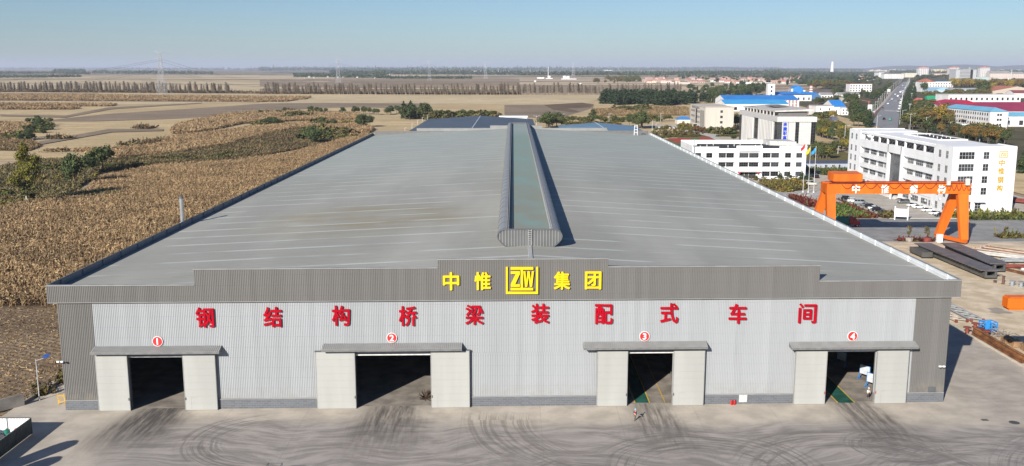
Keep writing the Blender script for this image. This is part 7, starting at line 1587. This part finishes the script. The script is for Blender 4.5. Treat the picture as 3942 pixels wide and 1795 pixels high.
for b, x0, x1, y, h_, lab in (("Q", 60, 540, 302, 5, "long pale greenhouse strip on the left horizon"), ("Q", 1740, 2420, 326, 8, "long pale shed row on the middle horizon"), ("Q", 1180, 1230, 297, 7, "white building on the horizon between two pylons"), ("J", 835, 920, 318, 9, "white hall on the horizon right of the pylons"), ("J", 2490, 2550, 326, 8, "white hall on the horizon above the village"), ("P", 2220, 2450, 300, 5, "pale shed strip on the left horizon near the first pylon")): pb("far_hall", lab, "hall", b, x0, x1, y, y-h_, 80, wall=PALE)
# ---- traffic and lamps on the main road
def onroad(f, s):
    """f along the road, s from its left edge (0) to its right edge (1)"""
    k = min(len(rl)-2, int(f*(len(rl)-1))); u = f*(len(rl)-1)-k; a_ = rl[k]+(rl[k+1]-rl[k])*u; b_ = rr_[k]+(rr_[k+1]-rr_[k])*u; c_ = a_+(b_-a_)*s; d_ = rl[k+1]-rl[k]; return c_, math.atan2(d_[1], d_[0])
def pxcar(b, x, y, kind, paint, lab, rz=R(63), sc_=1.4, group=None): q = gz(b, x, y); return car(q[0], q[1], rz, kind, paint, lab, group, -.05, sc_)
pxcar("D", 1186, 803, "suv", "black", "black car nearest on the main road", R(-117)); o = pxcar("D", 1250, 808, "van", "green", "turquoise van on the main road beside the black car")
pxcar("D", 1176, 697, "suv", "grey", "grey car on the road's left lane before the billboard", R(-117)); pxcar("D", 1085, 728, "sedan", "white", "white car parked left of the road by the billboard", R(-100))
RG = "vehicles on the main road"
for x, y, k, p_, lab in ((1228, 648, "sedan", "white", "white car on the left lane, just beyond the grey one"), (1248, 615, "sedan", "silver", "silver car mid-road left lane"), (1268, 602, "sedan", "white", "white car on the left lane near the crossing stripe"), (1325, 575, "van", "white", "white van in the middle of the road"), (1360, 576, "suv", "black", "black car on the right lane beside the white van"), (1300, 555, "suv", "white", "white off-roader on the left lane farther on"), (1330, 628, "sedan", "grey", "grey car on the right lane behind the crossing stripe"), (1350, 535, "van", "white", "white van on the right lane, farther than the white off-roader"), (1362, 525, "sedan", "white", "white car just ahead of the farther white van"), (1345, 485, "sedan", "silver", "silver car where the road narrows"), (1372, 465, "sedan", "white", "white car farthest on the road"), (1400, 490, "sedan", "white", "white car on the far right lane")): pxcar("D", x, y, k, p_, lab, R(64), 1.7, RG)
for i, y in enumerate((730, 700, 690, 672, 660, 645, 632, 605, 560, 540, 520)): pxcar("D", 1310+ (730-y)*.22+(20 if y > 720 else 22), y, "suv" if i % 3 == 0 else "sedan", "white" if i % 4 else "silver", "pale car parked along the right kerb of the main road", R(64), 1.7, "cars parked along the main road kerb")
for i, (x, y, p_, lab) in enumerate(((1160, 1100, "white", "white car leftmost before the pale blue roofed office"), (1215, 1118, "grey", "dark car next to the leftmost white one, works car park"), (1270, 1125, "black", "black car in the works car park"), (1330, 1122, "red", "dark red car in the works car park"), (1290, 1150, "white", "white car in the front row of the works car park"), (1350, 1155, "white", "white car right of the front row's first white one"), (1420, 1160, "white", "white car at the front row's right end"), (1480, 1170, "blue", "dark blue car nearest in the works car park"))): pxcar("G", x, y, "sedan" if i % 2 else "suv", p_, lab, R(160), 1.25, "cars parked before the works office")
LAMP = M((.66, .67, .67), .5)
def lamp(x, y, h_, lab, group=None, two=False, rz=0.0, r=.14):
    l = thing("street_lamp", lab, "street lamp", (x, y, 0), rz, group); mb = MB(); mb.tube((0, 0, 0), (0, 0, h_), r, 7, r*.6); mb.build("pole", LAMP, l)
    for s in ((-1, 1) if two else (1,)): mb = MB(); mb.tube((0, 0, h_*.93), (s*h_*.22, 0, h_*.99), r*.5, 5); mb.build("arm", LAMP, l); mb = MB(); mb.box(*sorted((s*h_*.20, s*h_*.30)), -.25, .25, h_*.985, h_*.985+.15); mb.build("lamp_head", LAMP, l)
    return l
lp0 = lp1 = None; LL = "white street lamp in the long row left of the main road"; LRr = "white street lamp in the long row right of the main road"
for i in range(17):
    f = .03+.95*(i/16)**.8; c_, an = onroad(f, -.14); c2_, _ = onroad(f, 1.05); sc_ = 1+.35*f
    if lp0 is None: lp0 = lamp(c_[0], c_[1], 13, LL, "lamps left of the main road", False, 0, .16); lp1 = lamp(c2_[0], c2_[1], 13, LRr, "lamps right of the main road", False, R(180), .16)
    else: dup(lp0, (c_[0], c_[1], 0), 0, scale=sc_); dup(lp1, (c2_[0], c2_[1], 0), R(180), scale=sc_)
for b, x, y, yt, lab, tw in (("D", 1115, 885, 760, "white street lamp at the road's near left edge, above the office roof", 0), ("G", 130, 1070, 840, "white street lamp right of the road among dark evergreens", 0), ("G", 262, 1173, 900, "double street lamp behind the office's left roof edge", 1), ("G", 528, 1173, 955, "street lamp left of the golden tree", 0), ("G", 935, 1173, 1040, "tilted double street lamp before the works car park", 1), ("G", 578, 1173, 1110, "street lamp just peeping over the office roof", 0), ("F", 1395, 1100, 820, "white street lamp in the grove between school and office", 0), ("D", 730, 1140, 1065, "white street lamp on the path left of the office", 0), ("D", 2135, 1020, 955, "street lamp behind the office's right roof edge", 0), ("J", 1315, 920, 815, "white lamp post left of the lawn behind the roof", 0), ("J", 1352, 925, 830, "white lamp post on the lawn behind the roof, second", 0), ("J", 1948, 945, 835, "white lamp post left of two before the beige block", 0), ("J", 1993, 945, 835, "white lamp post right of two before the beige block", 0), ("J", 168, 862, 762, "white lamp post left behind the ventilator", 1), ("J", 422, 830, 745, "thin white post in the planted row, left one", 0), ("J", 886, 830, 740, "thin white post in the planted row, middle one", 0), ("J", 1399, 820, 735, "thin white post in the planted row, right one", 0), ("Q", 1440, 935, 880, "white lamp left of the dark workshop roof, nearest", 0), ("Q", 1510, 890, 840, "white lamp left of the dark workshop roof, second", 0), ("Q", 1566, 850, 805, "white lamp left of the dark workshop roof, third", 0), ("Q", 1612, 820, 778, "white lamp left of the dark workshop roof, fourth", 0), ("Q", 1664, 805, 752, "white lamp left of the dark workshop roof, farthest", 0)):
    q = gz(b, x, y); lamp(q[0], q[1], tall(*Z(b, x, y), Z(b, x, yt)[1]), lab, None, bool(tw), 0, .16)
def upole(b, x, y, yt, lab, group=None, r=.28):
    q = gz(b, x, y); h_ = tall(*Z(b, x, y), Z(b, x, yt)[1]); u = thing("utility_pole", lab, "utility pole", (q[0], q[1], 0), 0, group); mb = MB(); mb.tube((0, 0, 0), (0, 0, h_), r, 7, r*.6); mb.build("pole", M((.50, .48, .44), .8), u)
    for k, w_ in ((.97, 4), (.90, 3.2)): mb = MB(); mb.box(-w_/2, w_/2, -.12, .12, h_*k-.15, h_*k+.15); mb.build("cross_arm", M((.50, .48, .44), .8), u)
for x, y, yt, lab in ((615, 1105, 872, "concrete utility pole behind the golden tree"), (1105, 1173, 962, "concrete utility pole before the works office"), (425, 960, 800, "concrete utility pole above the small red kiosk"), (255, 905, 735, "utility pole between road and evergreens, nearest"), (275, 760, 640, "utility pole between road and evergreens, second"), (292, 650, 560, "utility pole between road and evergreens, third"), (305, 580, 500, "utility pole between road and evergreens, fourth"), (318, 520, 440, "utility pole between road and evergreens, fifth"), (330, 450, 380, "utility pole between road and evergreens, farthest")): upole("G", x, y, yt, lab)
q = gz("A", 2140, 330); upole("D", 2385, 1045, 840, "tall bare wooden pole rising behind the office roof")
# ---- trees of the town
DK = ["broad_dark", "broad_dark", "pine", "broad"]
WG = "dense dark wood behind the works"; woodland(DK+["olive", "upright"], px("D", [(0, 335), (480, 330), (1130, 340), (1130, 400), (1240, 470), (1060, 500), (600, 500), (330, 470), (0, 440)]), 1000, 14, "dense dark wood filling the ground left of the main road", 1.4, .25, 5, 2.0); woodland(["olive", "broad", "upright"], px("D", [(470, 500), (700, 503), (845, 480), (845, 462), (700, 485), (470, 485)]), 40, 17, "taller olive trees along the near edge of the dense wood", 1.1)
woodland(["olive", "broad", "upright"], px("J", [(730, 455), (1190, 445), (1190, 400), (860, 405)]), 46, 17, "tall olive wood left of the village", 1.1); woodland(DK, px("J", [(1200, 385), (2576, 350), (2576, 440), (1900, 440), (1700, 400)]), 230, 12, "dark trees mixed among the village houses", 1.4)
woodland(["upright", "broad_dark", "olive"], px("J", [(1620, 500), (2200, 470), (2450, 470), (2450, 560), (2050, 640), (1780, 640), (1760, 560)]), 75, 13, "scrubby wood on the rough ground right of the dense grove", 1.2); row(["pine", "broad_dark"], px("J", [(1790, 620), (1950, 635)]), 10, 17, "dark evergreen right of the rectangular grove", "evergreens right of the grove"); row(["broad_dark", "broad"], px("J", [(2210, 560), (2370, 550)]), 9, 17, "full dark tree left of the slim white tower", "dark trees left of the slim tower", 1.3)
row(["pine", "broad_dark"], px("D", [(840, 860), (1000, 870), (1060, 880)])+px("D", [(930, 790), (860, 760)]), 26, 13, "dark evergreen in the clump left of the road's near end", "evergreens left of the near road", 1.1)
grove(DK, px("D", [(820, 700), (930, 700), (930, 620), (820, 640)]), 10, 14, "dark tree right of the small white house", "dark trees by the small white house", 1.2)
grove("pine", px("D", [(1325, 880), (1440, 860), (1500, 640), (1500, 430), (1465, 430), (1385, 640), (1365, 760)]), 110, 11, "dark evergreen in the belt along the road's right side", "evergreen belt right of the road", 1.0); woodland(DK, px("D", [(1500, 420), (1690, 400), (1880, 400), (1880, 385), (1500, 385)]), 75, 15, "dark band of trees before the pink-topped towers", 1.5)
woodland(["rust", "gold", "olive", "upright"], px("D", [(1850, 490), (2576, 490), (2576, 470), (1860, 470)]), 90, 19, "autumn-coloured belt of trees below the modern grey office", 1.0); woodland(["olive", "broad", "upright"], px("D", [(1580, 600), (2240, 580), (2240, 560), (1580, 578)]), 75, 11, "olive belt of trees behind the long white hall", 1.2); a = gz("D", 2170, 560); tree("broad", a[0], a[1], 26, "big round olive tree above the long white hall", None, 1.5)
a = gz("D", 1590, 550); tree("broad_dark", a[0], a[1], 24, "big dark tree before the pink-roofed house", None, .9)
grove(["broad_dark", "olive", "broad", "rust"], px("D", [(1400, 900), (1650, 905), (1880, 880), (1840, 760), (1640, 690), (1500, 690), (1470, 780)]), 60, 12, "mixed tree in the thicket between road and works office", "thicket between road and works", 1.15); a = gz("D", 1735, 850); tree("gold", a[0], a[1], 18, "bright golden-yellow tree in the middle of the thicket", None, .9); a = gz("D", 1672, 862); tree("gold", a[0]+3, a[1]-4, 9, "small orange-yellow tree left of the bright golden one", None, .8)
row(["rust", "olive"], px("D", [(1450, 870), (1600, 870)]), 8, 10, "rust-brown tree behind the office roof", "rust-brown trees behind the office", 1.2); row(["broad_dark", "pine", "rust"], px("D", [(1560, 920), (1950, 960), (2100, 1010), (2390, 1060)]), 30, 9, "dark tree in the hedge behind the office's right end", "hedge behind the office", 1.1); row(["rust", "gold"], px("D", [(1960, 985), (2100, 1000)]), 5, 9, "orange-brown tree behind the office's right end", "orange-brown trees behind the office", 1.1)
row(["goldbush", "bush"], px("D", [(2060, 870), (2280, 900), (2340, 930)]), 16, 4, "yellow-green bush at the foot of the works office", "bushes before the works office", 1.6); row(["broad_dark", "bush"], px("D", [(1920, 800), (2020, 820)]), 7, 9, "round dark tree between the red and blue roofed offices", "round dark trees between the offices", 1.2)
row(["broad_dark", "bush"], px("F", [(870, 690), (1000, 700), (1130, 690)]), 10, 7, "dark tree before the white cube", "dark trees before the white cube", 1.2); row(["broad_dark", "olive"], px("F", [(900, 470), (1050, 440), (1350, 420)]), 14, 9, "tree along the back of the white cube", "trees behind the white cube", 1.2); a = gz("F", 1180, 720); tree("gold", a[0], a[1], 9, "yellow-green tree at the corner of the white cube", None); row(DK, px("F", [(1210, 300), (1260, 310), (1320, 320)]), 5, 15, "dark tree between the low white sheds", "dark trees between the sheds", 1.2)
row(DK, px("D", [(930, 560), (1100, 600), (1250, 480)]), 30, 12, "dark roadside tree left of the lamps", "roadside trees left", 1.2); row(["conifer", "broad_dark"], px("A", [(2290, 560), (2346, 600)])+px("A", [(2346, 660)]), 6, 8, "dark tree right of the office's end wall", "dark trees right of the office", 1.2)
pipes("rusty or pale pipe in the store right of the office", "steel_pipe", (196, 232), (222, 208), 8, .35, RUSTR, 1.3, .5, "pipes right of the office")
# ---- far plain: woods as masses, pylons, wires, hills
def wood(label, pts, h, n_, k): 
    P = [tuple(p[:2]) for p in pts]; ar = parea(P); o = crop("far_wood", label, "wood", P, n_/ar, h, k, [G_PINE, G_DARK, G_MID], 6, -.2); return o
wood("dark rectangular wood far out on the left", px("P", [(540, 340), (840, 340), (840, 330), (540, 330)]), 26, 1300, 16); wood("far tree line left of the first pylon", px("P", [(-60, 350), (540, 346), (900, 356), (900, 348), (540, 338), (-60, 338)]), 13, 420, 14); wood("far tree clumps around the first pylon", px("P", [(920, 345), (1480, 352), (2110, 356), (2110, 340), (1490, 330), (920, 330)]), 16, 520, 16); wood("long dark tree line under the left horizon", px("P", [(-60, 305), (1040, 303), (2576, 312), (2576, 305), (1040, 293), (-60, 296)]), 34, 2200, 40); wood("tree strip before the far left fields", px("P", [(-60, 388), (800, 380), (800, 374), (-60, 380)]), 9, 420, 9)
wood("dark hamlet wood behind the second pylon", px("Q", [(340, 380), (740, 380), (1300, 394), (1300, 385), (900, 370), (340, 362)]), 13, 900, 11); wood("far dark wood block right of the hamlet", px("Q", [(1140, 372), (1240, 372), (1240, 362), (1140, 362)]), 24, 420, 13); wood("long tree belt between the pylons", px("Q", [(700, 350), (2576, 358), (2576, 345), (1700, 338), (700, 335)]), 16, 1500, 20); wood("tree belt on the middle horizon", px("Q", [(0, 318), (2576, 318), (2576, 306), (0, 304)]), 34, 2400, 40); wood("low tree specks along the far field edge", px("Q", [(1300, 396), (2100, 398), (2100, 390), (1300, 388)]), 9, 320, 8)
wood("tree belt right of the tall thin mast", px("J", [(-20, 362), (850, 362), (1300, 365), (1300, 352), (850, 348), (-20, 348)]), 15, 1100, 16); wood("tree belt along the right part of the horizon", px("J", [(0, 318), (1200, 312), (2576, 308), (2576, 300), (1200, 302), (0, 306)]), 34, 2600, 40); wood("dark belt of trees beyond the village", px("J", [(1300, 366), (2576, 352), (2576, 338), (1300, 350)]), 17, 1500, 16); wood("woodland between the far town and the horizon", px("D", [(0, 330), (640, 318), (1000, 320), (1000, 306), (640, 300), (0, 306)]), 20, 1800, 24); wood("trees around the far apartment blocks", px("D", [(1240, 345), (2576, 350), (2576, 322), (1240, 320)]), 15, 1500, 16)
def pylon(b, x, y, yt, lab):
    q = gz(b, x, y); h_ = tall(*Z(b, x, y), Z(b, x, yt)[1]); p_ = thing("power_pylon", lab, "pylon", (q[0], q[1], 0), R(5), "lattice power pylons"); S_ = M((.42, .43, .45), .5); mb = MB(); r_ = .19
    W = lambda f: h_*(.085*(1-f)**1.1+.012)
    for sx in (-1, 1):
        for sy in (-1, 1):
            for i in range(8): f0, f1 = i/8*.93, (i+1)/8*.93; mb.bar((sx*W(f0), sy*W(f0), h_*f0), (sx*W(f1), sy*W(f1), h_*f1), r_*2)
    for i in range(11):
        f0, f1 = .93*(1-(1-i/11)**1.3), .93*(1-(1-(i+1)/11)**1.3); w0, w1 = W(f0), W(f1)
        for A_, B_ in (((-1, -1), (1, -1)), ((1, -1), (1, 1)), ((1, 1), (-1, 1)), ((-1, 1), (-1, -1))):
            mb.bar((A_[0]*w0, A_[1]*w0, h_*f0), (B_[0]*w1, B_[1]*w1, h_*f1), r_*1.3); mb.bar((B_[0]*w0, B_[1]*w0, h_*f0), (A_[0]*w1, A_[1]*w1, h_*f1), r_*1.3); mb.bar((A_[0]*w1, A_[1]*w1, h_*f1), (B_[0]*w1, B_[1]*w1, h_*f1), r_)
    mb.build("lattice_tower", S_, p_)
    for f, L in ((.90, .125), (.79, .10), (.60, .115)):
        for s in (-1, 1):
            mb = MB(); e = (s*h_*L, 0, h_*f+(h_*.085 if f > .85 else 0)); w_ = W(f)
            for sy in (-1, 1): mb.bar((s*w_, sy*w_, h_*f), e, r_*1.4); mb.bar((s*w_, sy*w_, h_*(f+.035)), e, r_*1.4)
            mb.bar((s*(w_+h_*L)/2, 0, h_*f), (s*(w_+h_*L)/2, 0, h_*(f+.03)+(h_*.04 if f > .85 else 0)), r_); mb.bar(e, (e[0], 0, e[2]-h_*.03), r_); mb.build("cross_arm", S_, p_)
    return Vector((q[0], q[1], 0)), h_
PY = [(Vector((-1010, 600, 0)), 86), pylon("P", 1610, 556, 108, "tall lattice pylon on the left, largest of the line"), pylon("Q", 780, 440, 188, "lattice pylon above the left end of the hamlet"), pylon("Q", 1682, 416, 208, "lattice pylon third from the left"), pylon("Q", 2240, 396, 226, "lattice pylon fourth from the left, near the ventilator's far end")]
pylon("J", 532, 380, 232, "pylon right of the tall thin mast"); 
for i, (x, yb, yt) in enumerate(((105, 335, 252), (662, 320, 246), (980, 325, 240), (1312, 310, 236), (1185, 312, 252), (1822, 305, 275))): pylon("J", x, yb, yt, "small hazy pylon in the line on the right half of the horizon")
for i, (x, yb, yt) in enumerate(((265, 300, 245), (1010, 305, 240), (1494, 320, 250), (1745, 330, 240), (2000, 318, 250), (2366, 325, 270))): pylon("Q", x, yb, yt, "small hazy pylon on the middle of the horizon")
WIRE = M((.10, .10, .11), .6)
for (A_, ha), (B_, hb2) in zip(PY[:-1], PY[1:]):
    for f, L in ((.79, .10), (.60, .115)):
        for s in (-1, 1):
            mb = MB(); P0 = Vector((A_.x+s*ha*L, A_.y, ha*(f-.01))); P1 = Vector((B_.x+s*hb2*L, B_.y, hb2*(f-.01))); pr_ = P0; sag = (P1-P0).length*.034
            for i in range(1, 25): u = i/24; q = P0.lerp(P1, u)-Vector((0, 0, 4*sag*u*(1-u))); mb.tube(pr_, q, .16, 4, cap=False); pr_ = q
            tag(mb.build("power_line", WIRE), "sagging power line strung along the pylon line across the fields", "power line", "power lines between the pylons")
g = random.Random(77); hv = []; hf = []; n_ = 90
for j in range(9):
    for i in range(n_):
        x = 1500+17500*i/(n_-1); y = 21000+600*j; e = math.sin(math.pi*j/8)
        hgt_ = (60+55*math.sin(x*.00055+.4)+38*math.sin(x*.0013+1)+20*math.sin(x*.0041))*min(1, max(0, (x-2500)/5000)); hv.append((x, y, max(0, hgt_)*e*1.25-1+j*.6*(e > 0)))
for j in range(8):
    for i in range(n_-1): k = j*n_+i; hf.append((k, k+1, k+n_+1, k+n_))
mb = MB(); mb.add(hv, hf); o = mb.build("hills", M((.07, .08, .05), .95, .3, .001), smooth=True); o['kind'] = 'structure'
